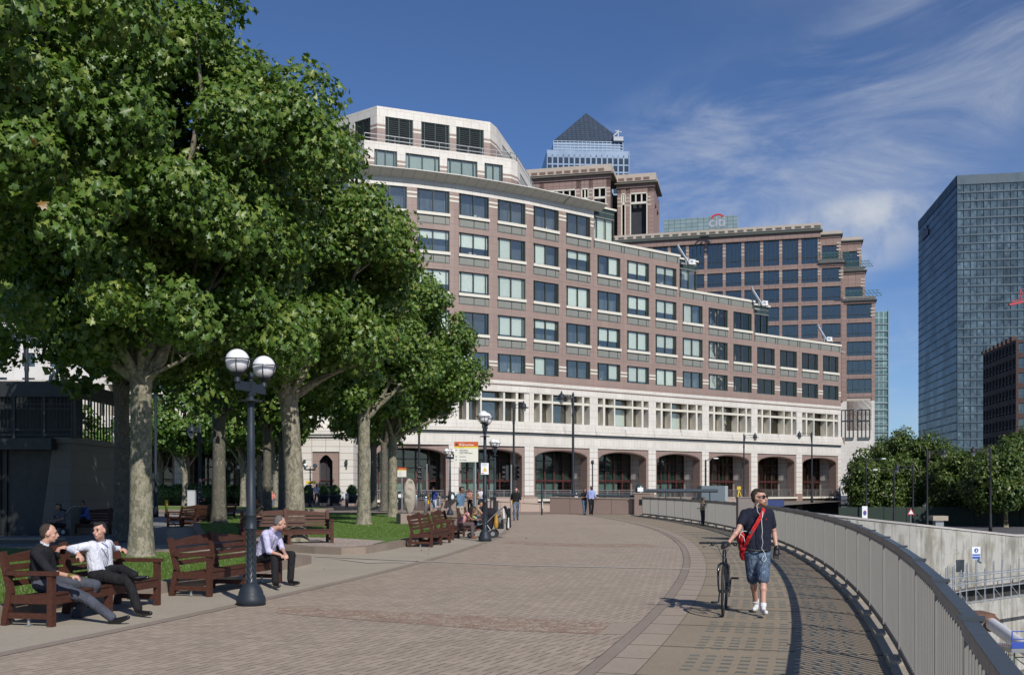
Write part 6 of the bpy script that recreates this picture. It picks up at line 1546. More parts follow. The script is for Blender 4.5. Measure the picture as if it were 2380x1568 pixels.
M_STEEL = mat('brushed_steel', (.45, .46, .48), .3, metal=.8, var=.05)
for px, py, Y, lb in ((989.5, 1190, 66, 'steel bollard left of the stretching man'), (1021, 1191, 65, 'steel bollard right of the stretching man'), (806, 1176, 82, 'steel bollard right of the pavilion between trunks'), (967, 1183, 74, 'steel bollard peeking out left of the traffic light')):
    p = at(px, py, Y); o = empty('bollard', (p.x, Y, p.z-.05), 0, lb, 'bollard', 'steel bollards'); b = MB(); b.lathe([(0, 0), (.13, 0), (.13, 1.05), (.115, 1.08), (0, 1.08)], 14); b.build('shaft', M_STEEL, o); b = MB(); b.lathe([(.132, .95), (.132, 1.0)], 14); b.build('band', M_TL, o)
for px, py, Y, hh_, m_, lb in ((387, 1196, 60, 1.0, 'y', 'yellow post with a black foot standing by the path'), (1260, 1196, 68, 1.15, 'w', 'thin black and white marker post at the pink wall'), (1258, 1192, 67, 0, 'x', ''), (1259, 1196, 64.5, 2.2, 'k', 'thin black post in front of the pale pink wall')):
    if m_ == 'x': continue
    p = at(px, py, Y); o = empty('marker_post', (p.x, Y, 0), 0, lb, 'post'); b = MB(); b.tube([(0, 0, 0), (0, 0, hh_)], .09 if m_ == 'y' else .045, 8); b.build('shaft', mat('post_yellow', (.6, .45, .02), .5, var=0) if m_ == 'y' else M_TL, o)
    if m_ != 'k': b = MB(); b.lathe([(.12, 0), (.12, .22)] if m_ == 'y' else [(.05, .35), (.05, .8)], 10); b.build('band', M_TL if m_ == 'y' else M_SIGN, o)
# camera on a pole by the arcade
X = (1375-1190)*70/2380; p = at(1377, 1148, 82); o = empty('camera_pole', (p.x, 82, 0), 0, 'thin dark pole with a round camera at its top before the pier', 'pole'); b = MB(); b.tube([(0, 0, 0), (0, 0, 3.7)], .05, 8); b.build('tube', M_LAMP, o); b = MB(); b.ball((0, 0, 3.75), (.13, .13, .2), 10); b.build('camera_head', M_TL, o)
p = at(1643, 1150, 96); street_lamp(1640, 0, 96, 4.2, 1, 'short street lamp with a pale tilted head in front of the fourth arch', arm=.7, modern=True)
# utility cabinet, kiosk
p = at(444, 1157, 90); o = empty('utility_cabinet', (p.x, 90, 0), 0, 'pale grey utility cabinet among the hedge bushes', 'cabinet'); b = MB(); b.box(-.33, .33, 0, .4, 0, 1.45); b.box(-.36, .36, -.03, .43, 1.45, 1.5); b.build('body', mat('cabinet_grey', (.42, .43, .43), .6, var=.05), o); b = MB(); b.box(-.28, .28, -.02, 0, .1, 1.38); b.build('door', MATS['cabinet_grey'], o)
# dark kiosk building on the left with railed terrace
kx = at(165, 1132, 37); kb = empty('kiosk', (kx.x, 37, 0), R(1), 'low dark stone kiosk with a black railed roof terrace, left edge', 'kiosk')
M_KST = panel_mat('kiosk_stone', (.115, .105, .085), (.10, .09, .075), 1.1, .62, .012, (.08, .07, .06), off=.5, speck=.08, sscale=20)
M_KBK = mat('kiosk_black', (.014, .016, .016), .5, var=.2, scale=2)
b = MB(); b.box(-.5, 0, 0, 5.2, 0, 3.35); b.box(-.6, .1, -.1, 5.3, 3.35, 3.55); b.add([(-1.1, -.0, 0), (-.5, 0, 0), (-.5, 0, 3.3), (-.65, 0, 3.3)], [(0,1,2,3)]); b.build('stone_wall', M_KST, kb)
b = MB(); b.box(-16, -.5, .25, 5, 0, 3.1, mi=0); b.box(-16, -.5, -.5, 5, 3.1, 3.5, mi=0)
for i in range(60): b.box(-16+i*.23, -16+i*.23+.05, .16, .25, 0, 3.1, mi=0)
b.build('timber_screen', M_KBK, kb)
b = MB()
for i in range(16): x = -16+i*1.08; b.box(x-.045, x+.045, -.2, -.1, 3.5, 5.0)
for z_ in (3.62, 3.8, 4.55, 4.72): b.box(-16, .1, -.18, -.12, z_, z_+.04)
for i in range(120): b.box(-16+i*.134, -16+i*.134+.022, -.16, -.13, 3.8, 5.0)
b.box(-16, .15, -.25, -.05, 5.0, 5.55); b.box(.05, .15, -.2, 5.2, 5.0, 5.55); b.box(-16, .0, 1.0, 1.05, 3.5, 5.5)
for i in range(18): b.box(.06, .1, i*.3-.15, i*.3-.11, 3.5, 5.0)
b.build('terrace_railing', M_KBK, kb)
b = MB(); b.box(-16, -3, 2, 2.2, 0, 3); b.build('dark_opening', M_DARK, kb)
low_wall('stone_kerb_wall', -40, 150, 1254, 1254, 31.5, 32.5, M_KST, 'low worn stone wall beside the lawn in front of the kiosk', thick=.4)
# tall green framed glass shelter right of the mottled trunk
p = gd(365, 1200, 0); o = empty('glass_shelter', (p.x, 58, 0), 0, 'narrow green framed glass shelter just right of the mottled trunk', 'shelter'); b = MB()
for xx in (-.35, .35): b.box(xx-.04, xx+.04, 0, .1, 0, 3.0)
b.box(-.4, .4, 0, .1, 2.85, 3.0); b.box(-.4, .4, 0, .1, 1.4, 1.5); b.box(-.4, .4, 0, 1.2, 3.0, 3.08); b.build('frame', M_GRNF, o); b = MB(); b.box(-.33, .33, .04, .05, 0, 2.85); b.build('pane', M_GLASSD, o)
# ---------------------------------------------------------------- upright pierced stone on a plinth
p = gd(953, 1216.5, .15); o = empty('stone_sculpture', (p.x, p.y, .15), R(20), 'tall upright pale boulder with a worn hole, on a brown plinth', 'sculpture')
b = MB(); b.box(-.52, .46, -.4, .4, 0, .45); b.build('plinth', M_GRN, o)
bm = bmesh.new(); bmesh.ops.create_icosphere(bm, subdivisions=5, radius=1)
from mathutils import noise as mn
for v in bm.verts:
    q = v.co.copy(); n = mn.noise(q*1.3)*.10+mn.noise(q*4)*.04+mn.noise(q*11)*.015
    q *= (1+n); ww = .28+.03*math.sin(q.z*2); q = Vector((q.x*ww, q.y*.24, q.z*.78))
    for (dx, dz, rr, dep) in ((.02, .55, .11, .16), (-.05, .28, .10, .10), (-.12, -.1, .10, .08)):
        if q.y < 0: d = math.hypot(q.x-dx, q.z-dz); q.y += dep*math.exp(-(d/rr)**2)
    v.co = q+Vector((-.02, 0, 1.20))
me = bpy.data.meshes.new('boulder'); bm.to_mesh(me); bm.free(); me.polygons.foreach_set('use_smooth', [True]*len(me.polygons)); me.materials.append(mat('pale_boulder', (.33, .29, .24), .85, var=.22, scale=3, bump=.9, bscale=25)); link('boulder', me, o)
# ---------------------------------------------------------------- people
def skinmat(name, c):
    m, T, b = new_mat(name); b.inputs['Base Color'].default_value = c4(c); b.inputs['Roughness'].default_value = .5
    b.inputs['Subsurface Weight'].default_value = .08; b.inputs['Subsurface Radius'].default_value = (.02, .008, .005); b.inputs['Subsurface Scale'].default_value = .5; return m
def cloth(name, c, var=.12, stripes=None, rough=.85, patt=None):
    m, T, b = new_mat(name); tc = T.new('ShaderNodeTexCoord'); o = tc.outputs['Object']; col = c4(c)
    n = T.noise(o, 6, 4, .6)
    if stripes:
        sp = T.new('ShaderNodeSeparateXYZ'); T.l.new(o, sp.inputs[0])
        w = T.m('FRACT', T.m('MULTIPLY', sp.outputs[2 if stripes[0] == 'h' else 0], stripes[1]))
        col = T.ramp(w, [(i/len(stripes[2]), q) for i, q in enumerate(stripes[2])], 'CONSTANT')
    if patt: col = T.mix(T.maprange(T.noise(o, patt[0], 4, .7, 2), .48, .56, 0, 1), c4(c), patt[1])
    f = T.maprange(n, .3, .7, 1-var, 1+var); s_ = T.new('ShaderNodeVectorMath', operation='SCALE')
    if isinstance(col, bpy.types.NodeSocket): T.l.new(col, s_.inputs[0])
    else: s_.inputs[0].default_value = col[:3]
    T.l.new(f, s_.inputs[3]); T.l.new(s_.outputs[0], b.inputs['Base Color']); b.inputs['Roughness'].default_value = rough; b.inputs['Specular IOR Level'].default_value = .25
    bn = T.new('ShaderNodeBump'); bn.inputs['Strength'].default_value = .9; bn.inputs['Distance'].default_value = .035
    mp = T.new('ShaderNodeMapping'); T.l.new(o, mp.inputs[0]); mp.inputs['Rotation'].default_value = (.3, .5, .2); mp.inputs['Scale'].default_value = (1, 1, .45)
    T.l.new(T.noise(mp.outputs[0], 11, 3, .5, 1.5), bn.inputs['Height']); T.l.new(bn.outputs[0], b.inputs['Normal']); return m
SK = {'fair': skinmat('skin_fair', (.48, .27, .20)), 'tan': skinmat('skin_tan', (.36, .19, .125)), 'brown': skinmat('skin_brown', (.18, .085, .05)), 'dark': skinmat('skin_dark', (.07, .035, .022))}
HAIRM = {'brown': mat('hair_brown', (.045, .026, .016), .6, var=.3, scale=60, bump=.8, bscale=120), 'black': mat('hair_black', (.010, .009, .010), .5, var=.3, scale=60, bump=.8, bscale=120), 'grey': mat('hair_grey', (.13, .12, .115), .7, var=.4, scale=60, bump=.8, bscale=120), 'blond': mat('hair_blond', (.28, .17, .08), .6, var=.3, scale=50, bump=.8, bscale=100)}
M_SHOE = mat('black_leather', (.010, .009, .009), .25, var=.2, scale=8, spec=.5)
class Blob:
    """overlapping round cones and balls, fused into one surface by a voxel remesh"""
    def __init__(s): s.mb = MB()
    def ball(s, c, r, M3=None): s.mb.ball(c, r, 14, M3=M3)
    def cone(s, a, b, ra, rb, n=12):
        a, b = Vector(a), Vector(b)
        if (b-a).length < 1e-4: return
        s.mb.tube([a, b], [ra, rb], n); s.mb.ball(a, ra, n); s.mb.ball(b, rb, n)
    def chain(s, pts, rs):
        for i in range(len(pts)-1): s.cone(pts[i], pts[i+1], rs[i], rs[i+1])
    def done(s, name, m, parent, vox=.012, smooth=4, loc=None):
        me = s.mb.mesh(name, m); o = bpy.data.objects.new('tmp', me); COL.objects.link(o)
        r = o.modifiers.new('r', 'REMESH'); r.mode = 'VOXEL'; r.voxel_size = vox; r.use_smooth_shade = True
        if smooth: k = o.modifiers.new('s', 'SMOOTH'); k.factor = .5; k.iterations = smooth
        dg = bpy.context.evaluated_depsgraph_get(); me2 = bpy.data.meshes.new_from_object(o.evaluated_get(dg)); bpy.data.objects.remove(o); bpy.data.meshes.remove(me)
        me2.name = name; me2.materials.clear(); me2.materials.append(m if not isinstance(m, (list, tuple)) else m[0]); me2.polygons.foreach_set('use_smooth', [True]*len(me2.polygons))
        return link(name, me2, parent)
def basis(f, up=(0, 0, 1)):
    f = Vector(f).normalized(); u = Vector(up); r = f.cross(u).normalized(); u = r.cross(f).normalized()
    return Matrix((r, f, u)).transposed()      # columns: right, forward, up
def person(lab, J, skin, hair, top, bottom, group=None, sleeve='short', legs='long', shoes=None, scale=1.0, female=False, bald=0, hairlen=0, vox=.013, face=None, glasses=False, build=1.0, hands=True, socks=None, collar=None, hunch=0, gloves=False, tank=False):
    """J: joints in world space: pel, che, nek, hed, sL,eL,wL,hL, sR..., hiL,knL,anL,toL, hiR...; face: direction the head looks"""
    J = {k: Vector(v) for k, v in J.items()}; base = Vector((J['pel'].x, J['pel'].y, min(J['anL'].z, J['anR'].z)-.08*scale))
    o = empty('person', base, 0, lab, 'person', group); s = scale; bw = build
    for k in J: J[k] = J[k]-base
    F = Vector(face if face is not None else (0, -1, 0)).normalized(); B = basis(F)
    b = Blob(); hc = J['hed']
    # head
    b.ball(hc+B @ Vector((0, -.012, .018))*s, (.076*s, .096*s, .103*s), B); b.ball(hc+B @ Vector((0, .022, -.055))*s, (.058*s, .066*s, .066*s), B)
    b.ball(hc+B @ Vector((0, .058, -.098))*s, (.024*s, .02*s, .02*s), B)
    b.cone(hc+B @ Vector((0, .088, .012))*s, hc+B @ Vector((0, .108, -.030))*s, .009*s, .015*s, 8); b.cone(hc+B @ Vector((-.032, .078, .03))*s, hc+B @ Vector((.032, .078, .03))*s, .013*s, .013*s, 8)
    for q in (-1, 1): b.ball(hc+B @ Vector((.080*q, -.008, -.008))*s, (.012*s, .022*s, .032*s), B); b.ball(hc+B @ Vector((.04*q, .055, -.03))*s, .024*s)
    b.ball(hc+B @ Vector((0, .088, -.060))*s, (.024*s, .012*s, .012*s), B)
    b.chain([hc+B @ Vector((0, -.02, -.07))*s, J['nek']], [.052*s, .058*s])
    b.cone(J['nek'], J['che'], .056*s, .08*s)
    # torso and limbs underneath the clothes, one surface
    for a_, c_ in (('hiL', 'sL'), ('hiR', 'sR')): b.cone(J[a_].lerp(J['pel'], .25), J[c_].lerp(J['che'], .45), .095*s*bw, .08*s*bw)
    b.cone(J['pel'], J['che'], .10*s*bw, .10*s*bw)
    for q in 'LR':
        b.cone(J['che'], J['s'+q], .06*s, .05*s); b.cone(J['s'+q], J['e'+q], .046*s, .037*s); b.cone(J['e'+q], J['w'+q], .037*s, .025*s)
        mid = J['e'+q].lerp(J['w'+q], .3); b.ball(mid, .040*s)
        b.cone(J['hi'+q], J['kn'+q], .078*s, .053*s); b.cone(J['kn'+q], J['an'+q], .050*s, .034*s); b.ball(J['kn'+q].lerp(J['an'+q], .3), .055*s)
        # hand: palm, four fingers of different length, thumb from the side
        w, h = J['w'+q], J['h'+q]; d = (h-w).normalized(); arm = (J['w'+q]-J['e'+q]).normalized()
        side = d.cross(Vector((0, 0, 1)) if abs(d.z) < .8 else Vector((0, 1, 0))).normalized(); nrm = side.cross(d).normalized()
        kn = w+d*.085*s; b.cone(w, kn, .024*s, .026*s, 8); b.cone(w+side*.018*s, kn+side*.026*s, .016*s, .015*s, 8); b.cone(w-side*.018*s, kn-side*.026*s, .016*s, .015*s, 8)
        if hands:
            sg = -1 if nrm.z > 0 else 1
            for i, ln in enumerate((.062, .074, .070, .055)):
                p0 = kn+side*(.03-.02*i)*s; p1 = p0+(d*.8+nrm*sg*.35)*ln*.55*s; p2 = p1+(d*.45+nrm*sg*.85)*ln*.5*s
                b.chain([p0, p1, p2], [.0095*s, .0088*s, .0075*s])
            t0 = w+d*.03*s+side*.025*s; t1 = t0+(d*.5+side*.8+nrm*sg*.3)*.04*s; t2 = t1+(d*.9+nrm*sg*.4)*.03*s; b.chain([t0, t1, t2], [.012*s, .0105*s, .009*s])
    body = b.done('body', SK[skin], o, vox=min(vox, .010) if hands else vox, smooth=3)
    # face details
    if vox < .016:
        e = MB()
        for q in (-1, 1): e.ball(hc+B @ Vector((.032*q, .083, .008))*s, (.013*s, .006*s, .006*s), 8, M3=B)
        e.build('eyes', mat('eye_dark', (.02, .015, .012), .3, var=0), o)
        e = MB()
        for q in (-1, 1): e.ball(hc+B @ Vector((.033*q, .088, .032))*s, (.019*s, .006*s, .0045*s), 8, M3=B)
        e.build('eyebrows', HAIRM[hair], o); e = MB(); e.ball(hc+B @ Vector((0, .0985, -.060))*s, (.022*s, .005*s, .006*s), 8, M3=B); e.build('mouth', mat('lip', (.22, .07, .06), .5, var=0), o)
    if glasses:
        e = MB()
        for q in (-1, 1):
            e.ball(hc+B @ Vector((.034*q, .097, .008))*s, (.028*s, .008*s, .021*s), 10, M3=B); e.bar(hc+B @ Vector((.058*q, .095, .016))*s, hc+B @ Vector((.084*q, -.0, .014))*s, .009*s)
        e.bar(hc+B @ Vector((-.01, .103, .015))*s, hc+B @ Vector((.01, .103, .015))*s, .008*s); e.build('sunglasses', mat('sunglass_black', (.008, .008, .009), .1, var=0), o)
    # hair
    hb_ = Blob()
    if bald < 1:
        hb_.ball(hc+B @ Vector((0, -.036, .036))*s, (.079*s, .090*s, .094*s), B); hb_.ball(hc+B @ Vector((0, -.06, -.005))*s, (.074*s, .055*s, .075*s), B)
        if bald == 0: hb_.ball(hc+B @ Vector((.008, .030, .092))*s, (.056*s, .060*s, .034*s), B); hb_.ball(hc+B @ Vector((.02, .055, .098))*s, (.035*s, .032*s, .026*s), B)
        if hairlen:
            hb_.chain([hc+B @ Vector((0, -.065, .03))*s, hc+B @ Vector((0, -.085, -.10))*s, hc+B @ Vector((0, -.09, -.10-hairlen))*s], [.085*s, .075*s, .05*s])
            for q in (-1, 1): hb_.cone(hc+B @ Vector((.062*q, -.03, .03))*s, hc+B @ Vector((.07*q, -.03, -.10-hairlen*.6))*s, .04*s, .03*s)
        hb_.done('hair', HAIRM[hair], o, vox=.009 if vox < .016 else .014, smooth=2)
    # shirt
    t = Blob(); k = .016*s
    for a_, c_ in (('hiL', 'sL'), ('hiR', 'sR')): t.cone(J[a_].lerp(J['pel'], .12)+Vector((0, 0, .03*s)), J[c_].lerp(J['che'], .42), .115*s*bw, .088*s*bw+k*.5)
    t.cone(J['pel']+Vector((0, 0, .04*s)), J['che'], .122*s*bw, .108*s*bw+k*.5); t.cone(J['che'], J['nek'].lerp(J['che'], .35), .10*s, .066*s)
    t.cone(J['che'], J['nek'].lerp(J['che'], .12), .08*s, .062*s)
    for q in 'LR':
        sh, el, wr = J['s'+q], J['e'+q], J['w'+q]
        if not tank:
            t.cone(J['che'], sh, .085*s*bw, .064*s*bw)
            if sleeve == 'short': t.cone(sh, sh.lerp(el, .62), .064*s, .058*s)
            elif sleeve == 'rolled': t.chain([sh, el, el.lerp(wr, .22)], [.064*s, .054*s, .050*s])
            else: t.chain([sh, el, el.lerp(wr, .88)], [.064*s, .052*s, .037*s])
        elif tank: t.cone(J['che'], sh.lerp(J['che'], .35), .085*s, .06*s)
    if collar: pass
    t.done('shirt', top, o, vox=vox, smooth=5)
    if collar:
        c = MB()
        for q in (-1, 1):
            a0 = J['nek']+B @ Vector((.0, -.05, .015))*s; pts = [J['nek']+B @ Vector((q*.055*math.sin(x), -.055*math.cos(x), .018-.03*(x/2.6)))*s for x in (0, .7, 1.4, 2.0, 2.6)]
            for p, r in zip(pts, pts[1:]): c.bar(p, r, .012*s, .036*s, up=(0, 0, 1))
        c.build('collar', collar, o)
    # trousers
    t = Blob(); t.cone(J['hiL'], J['hiR'], .118*s*bw, .118*s*bw); t.ball(J['pel']+Vector((0, 0, .02*s)), .125*s*bw)
    for q in 'LR':
        hi, kn, an = J['hi'+q], J['kn'+q], J['an'+q]
        if legs == 'shorts': t.cone(hi, hi.lerp(kn, .93), .108*s, .086*s)
        elif legs == 'skirt': t.cone(hi, hi.lerp(kn, .9), .11*s, .10*s)
        else: t.chain([hi, kn, kn.lerp(an, .5), an.lerp(kn, .04)], [.104*s*bw, .073*s, .066*s, .062*s])
    t.done('trousers' if legs == 'long' else 'shorts', bottom, o, vox=vox, smooth=4)
    # shoes (and socks)
    for q in 'LR':
        an, to = J['an'+q], J['to'+q]; d = (to-an); dh = Vector((d.x, d.y, d.z)).normalized(); sh = Blob()
        heel = an-dh*.03*s+Vector((0, 0, -.045*s)); sh.cone(heel, an+(to-an)*.45+Vector((0, 0, -.03*s)), .036*s, .040*s); sh.cone(an+(to-an)*.4+Vector((0, 0, -.035*s)), to, .042*s, .030*s); sh.cone(an, heel, .040*s, .036*s)
        sh.done('shoe', shoes or M_SHOE, o, vox=.010 if vox < .016 else .016, smooth=2)
        if socks:
            k_ = MB(); k_.tube([an+Vector((0, 0, .01)), an.lerp(J['kn'+q], .17)], [.042*s, .046*s], 14); k_.build('sock', socks, o)
    if gloves:
        for q in gloves:
            g = Blob(); w, h = J['w'+q], J['h'+q]; d = (h-w).normalized(); side = d.cross(Vector((0, 1, 0)) if abs(d.z) > .8 else Vector((0, 0, 1))).normalized()
            g.cone(w, w+d*.085*s, .036*s, .040*s)
            for i in range(4):
                p0 = w+d*.085*s+side*(.03-.02*i)*s; g.chain([p0, p0+d*.035*s, p0+d*.05*s+Vector((0, -.03, -.01))*s], [.013*s, .012*s, .011*s])
            g.cone(w+d*.03*s+side*.03*s, w+d*.075*s+side*.055*s, .014*s, .012*s); g.done('glove', mat('glove_black', (.012, .012, .014), .6, var=.1), o, vox=.008, smooth=1)
    return o
def zsrc(ox, oy, sc):
    return lambda u, v, Y: src(ox+u*sc, oy+v*sc, Y)
WHITE = cloth('white_shirt', (.62, .63, .70)); LILAC = cloth('lilac_shirt', (.50, .48, .66)); BLKJ = cloth('black_jumper', (.014, .014, .017)); NAVY = cloth('navy_polo', (.012, .014, .028))
JEAN = cloth('grey_blue_jeans', (.060, .066, .085), .25); DENIM = cloth('denim_shorts', (.055, .085, .135), .4, patt=(9, (.12, .16, .22))); BLKT = cloth('black_trousers', (.012, .012, .014)); GRYT = cloth('dark_grey_trousers', (.028, .027, .030))
M_WSHOE = mat('white_canvas', (.60, .60, .60), .6, var=.06); M_SOCK = mat('white_sock', (.66, .67, .70), .8, var=.03)
# --- man walking with the bicycle
A = zsrc(2520, 1740, .3445)
Jm = dict(pel=A(690, 800, 14.15), che=A(695, 400, 14.15), nek=A(703, 320, 14.15), hed=A(712, 205, 14.12),
          sR=A(556, 375, 14.15), eR=A(490, 545, 14.0), wR=A(378, 692, 13.95), hR=A(350, 712, 13.9), sL=A(822, 375, 14.18), eL=A(868, 575, 14.22), wL=A(893, 740, 14.1), hL=A(885, 850, 14.05),
          hiR=A(628, 800, 14.15), hiL=A(752, 800, 14.15), knR=A(645, 1080, 14.2), knL=A(752, 1085, 13.95), anR=A(678, 1330, 14.45), anL=A(752, 1370, 13.85), toR=A(655, 1385, 14.28), toL=A(782, 1418, 13.62))
man = person('man in navy polo and denim shorts walking, one hand on a black bicycle', Jm, 'fair', 'brown', NAVY, DENIM, sleeve='short', legs='shorts', shoes=M_WSHOE, vox=.011, face=(.72, -.66, .03), glasses=True, socks=M_SOCK, gloves='LR', build=1.02, collar=NAVY)
mi = -man.location
hc = Jm['hed']+mi; Bm = basis((.72, -.66, .03))
bd_ = Blob(); bd_.chain([hc+Bm @ Vector((-.058, .03, -.065)), hc+Bm @ Vector((-.03, .066, -.092)), hc+Bm @ Vector((0, .076, -.104)), hc+Bm @ Vector((.03, .066, -.092)), hc+Bm @ Vector((.058, .03, -.065))], [.014, .017, .020, .017, .014]); bd_.done('beard', mat('beard_ginger', (.20, .085, .04), .8, var=.2, scale=80), man, vox=.006, smooth=1)
c = MB(); M_CORD = mat('white_cord', (.62, .65, .62), .5, var=0)
pth = [hc+Bm @ Vector((-.083, .005, -.01))]+[A(u, v, Y)+mi for u, v, Y in ((684, 290, 13.98), (692, 350, 13.98), (735, 410, 13.97), (738, 500, 13.93), (745, 560, 13.92), (738, 620, 13.92), (750, 680, 13.93), (735, 740, 13.96), (770, 790, 13.93), (785, 850, 13.92), (762, 885, 13.92), (738, 862, 13.92), (750, 830, 13.93), (775, 800, 13.96))]
c.tube(pth, .0038, 6); c.ball(hc+Bm @ Vector((-.088, .012, -.008)), .009, 8); c.tube([A(750, 350, 13.98)+mi, A(742, 420, 13.95)+mi], .005, 6); c.build('earphone_cord', M_CORD, man)
c = MB()
p0, p1 = A(1, 1, 1), A(1, 1, 1)
c.tube([A(u, v, 13.99)+mi for u, v in ((777, 428), (780, 437), (788, 437), (791, 428))], .004, 5); c.build('chest_emblem', mat('emblem_red', (.5, .03, .02), .5, var=0), man)
c = MB(); c.tube([A(590, 752, 14.02)+mi, A(690, 768, 13.97)+mi, A(800, 760, 14.03)+mi], .012, 8); c.build('belt', M_BLK, man)
c = Blob(); c.cone(A(898, 735, 14.08)+mi, A(895, 745, 14.08)+mi, .036, .036); c.done('wrist_strap', M_BLK, man, vox=.008, smooth=1)
# red shoulder bag, hanging on him
bag = empty('shoulder_bag', A(530, 760, 14.25), 0, 'red shoulder bag with white piping slung across the walking man', 'bag'); bi = -bag.location
M_BAG = cloth('bag_red', (.42, .015, .018), .12, rough=.5)
c = Blob(); c.ball(A(515, 640, 14.1)+bi, (.06, .10, .08)); c.cone(A(524, 600, 14.1)+bi, A(530, 740, 14.1)+bi, .045, .055); c.cone(A(535, 720, 14.15)+bi, A(535, 820, 14.15)+bi, .05, .045); c.cone(A(510, 640, 14.1)+bi, A(538, 850, 14.15)+bi, .04, .03); c.done('bag_body', M_BAG, bag, vox=.010, smooth=3)
c = MB(); pts = [A(u, v, Y)+bi for u, v, Y in ((762, 320, 14.03), (735, 385, 13.97), (690, 470, 13.955), (640, 555, 13.95), (600, 630, 13.96), (568, 700, 14.02), (548, 760, 14.12))]
for p, q in zip(pts, pts[1:]): c.bar(p, q, .052, .010, up=(.2, -1, .1))
c.build('strap', M_BAG, bag); c = MB(); c.bar(A(612, 560, 13.935)+bi, A(630, 580, 13.935)+bi, .06, .012, up=(.2, -1, .1)); c.build('buckle', mat('strap_black', (.015, .012, .012), .4, var=0), bag)
c = MB(); c.tube([A(u, v, 14.0)+bi for u, v in ((500, 630), (505, 600), (520, 570), (550, 558), (575, 562))], .005, 5); c.tube([A(u, v, 14.0)+bi for u, v in ((515, 590), (548, 625), (560, 680))], .005, 5); c.build('piping', M_CORD, bag)
# --- bicycle
bk = gd(1680.6, 1432.5); bike = empty('bicycle', (bk.x, bk.y, 0), 0, 'black hybrid bicycle with flat handlebar pushed beside the walking man', 'bicycle')
th = math.atan2(A(365, 1200, 15)[0]-bk.x, 1.05)*0.0
# local: wheel contact at origin, the machine runs back along dirb
rearc = Vector((A(362, 1345, 14.88).x-bk.x, 1.04, 0)); ub = rearc.normalized(); sb = Vector((ub.y, -ub.x, 0))
def bp(l, s_, z): return ub*l+sb*s_+Vector((0, 0, z))
M_BIKE = mat('bike_black', (.012, .013, .015), .25, var=.05, spec=.6, coat=.3); M_TYRE = mat('tyre_rubber', (.018, .018, .02), .8, var=.1)
RW = .345
def wheel(l, par):
    t = MB(); n = 40; m_ = 10
    vs = []; fs = []
    for i in range(n):
        a = 2*math.pi*i/n; cc = bp(l+math.cos(a)*(RW-.016), 0, RW+math.sin(a)*(RW-.016)); er = bp(math.cos(a), 0, math.sin(a))
        for j in range(m_): bb = 2*math.pi*j/m_; vs.append(cc+er*.018*math.cos(bb)+sb*.017*math.sin(bb))
    for i in range(n):
        for j in range(m_): fs.append((i*m_+j, i*m_+(j+1) % m_, ((i+1) % n)*m_+(j+1) % m_, ((i+1) % n)*m_+j))
    t.add(vs, fs, smooth=True); w = t.build('wheel', M_TYRE, par)
    r = MB(); pp = [bp(l+math.cos(2*math.pi*i/36)*(RW-.045), 0, RW+math.sin(2*math.pi*i/36)*(RW-.045)) for i in range(37)]
    for p, q in zip(pp, pp[1:]): r.bar(p, q, .018, .022)
    r.build('rim', M_BIKE, w); r = MB()
    for i in range(24): a = 2*math.pi*i/24; r.tube([bp(l, .025*(-1)**i, RW), bp(l+math.cos(a)*(RW-.05), 0, RW+math.sin(a)*(RW-.05))], .0016, 4, cap=False)
    r.build('spokes', M_METAL, w); r = MB(); r.tube([bp(l, -.05, RW), bp(l, .05, RW)], .022, 12); r.build('hub', M_BIKE, w)
wheel(0, bike); wheel(1.04, bike)
f = MB(); hd = (.30, 0, .86); hd2 = (.25, 0, .70); bb_ = (.62, 0, .30); st_ = (.78, 0, .80)
f.tube([bp(*hd), bp(*hd2)], .022, 12); f.tube([bp(.27, 0, .80), bp(.765, 0, .74)], .018, 10); f.tube([bp(.255, 0, .72), bp(*bb_)], .022, 10); f.tube([bp(*bb_), bp(*st_)], .017, 10)
for q in (-1, 1): f.tube([bp(.62, .03*q, .30), bp(1.04, .055*q, RW)], .010, 8); f.tube([bp(.76, .015*q, .74), bp(1.04, .055*q, RW)], .009, 8)
f.build('frame', M_BIKE, bike)
f = MB()
for q in (-1, 1): f.tube([bp(.25, 0, .70), bp(.245, .035*q, .705), bp(.235, .068*q, .68), bp(.20, .075*q, .60), bp(.09, .068*q, .44), bp(0, .055*q, RW)], [.018, .018, .017, .015, .013, .011], 10)
f.build('fork', M_BIKE, bike)
f = MB(); f.tube([bp(.30, 0, .86), bp(.32, 0, .955)], .018, 10); f.tube([bp(.32, 0, .955), bp(.25, 0, .985)], .02, 10); f.tube([bp(.28, -.32, .985), bp(.25, -.12, .985), bp(.25, .12, .985), bp(.28, .32, .975)], .013, 10)
for q in (-1, 1): f.tube([bp(.24, .16*q, .97), bp(.19, .20*q, .94), bp(.18, .29*q, .93)], .006, 6); f.ball(bp(.24, .15*q, .965), (.03, .022, .022), 8); f.ball(bp(.25, .11*q, .985), (.02, .02, .018), 8)
f.tube([bp(.24, -.1, .97), bp(.14, -.06, .90), bp(.19, 0, .75), bp(.24, .01, .70)], .004, 5); f.tube([bp(.24, .1, .97), bp(.12, .05, .88), bp(.20, -.03, .70), bp(.16, -.07, .55)], .004, 5); f.build('handlebar', M_BIKE, bike)
for q in (-1, 1): f = MB(); f.tube([bp(.265, .205*q, .985), bp(.285, .335*q, .980)], .0175, 10); f.build('grip', mat('grip_rubber', (.03, .03, .032), .85, var=.1), bike)
f = MB(); f.tube([bp(.78, 0, .80), bp(.80, 0, .93)], .014, 8); f.ball(bp(.82, 0, .955), (.075, .14, .03), 12); f.ball(bp(.72, 0, .955), (.028, .09, .022), 10); f.build('saddle', M_BIKE, bike)
f = MB(); ch = bp(.62, .06, .30)
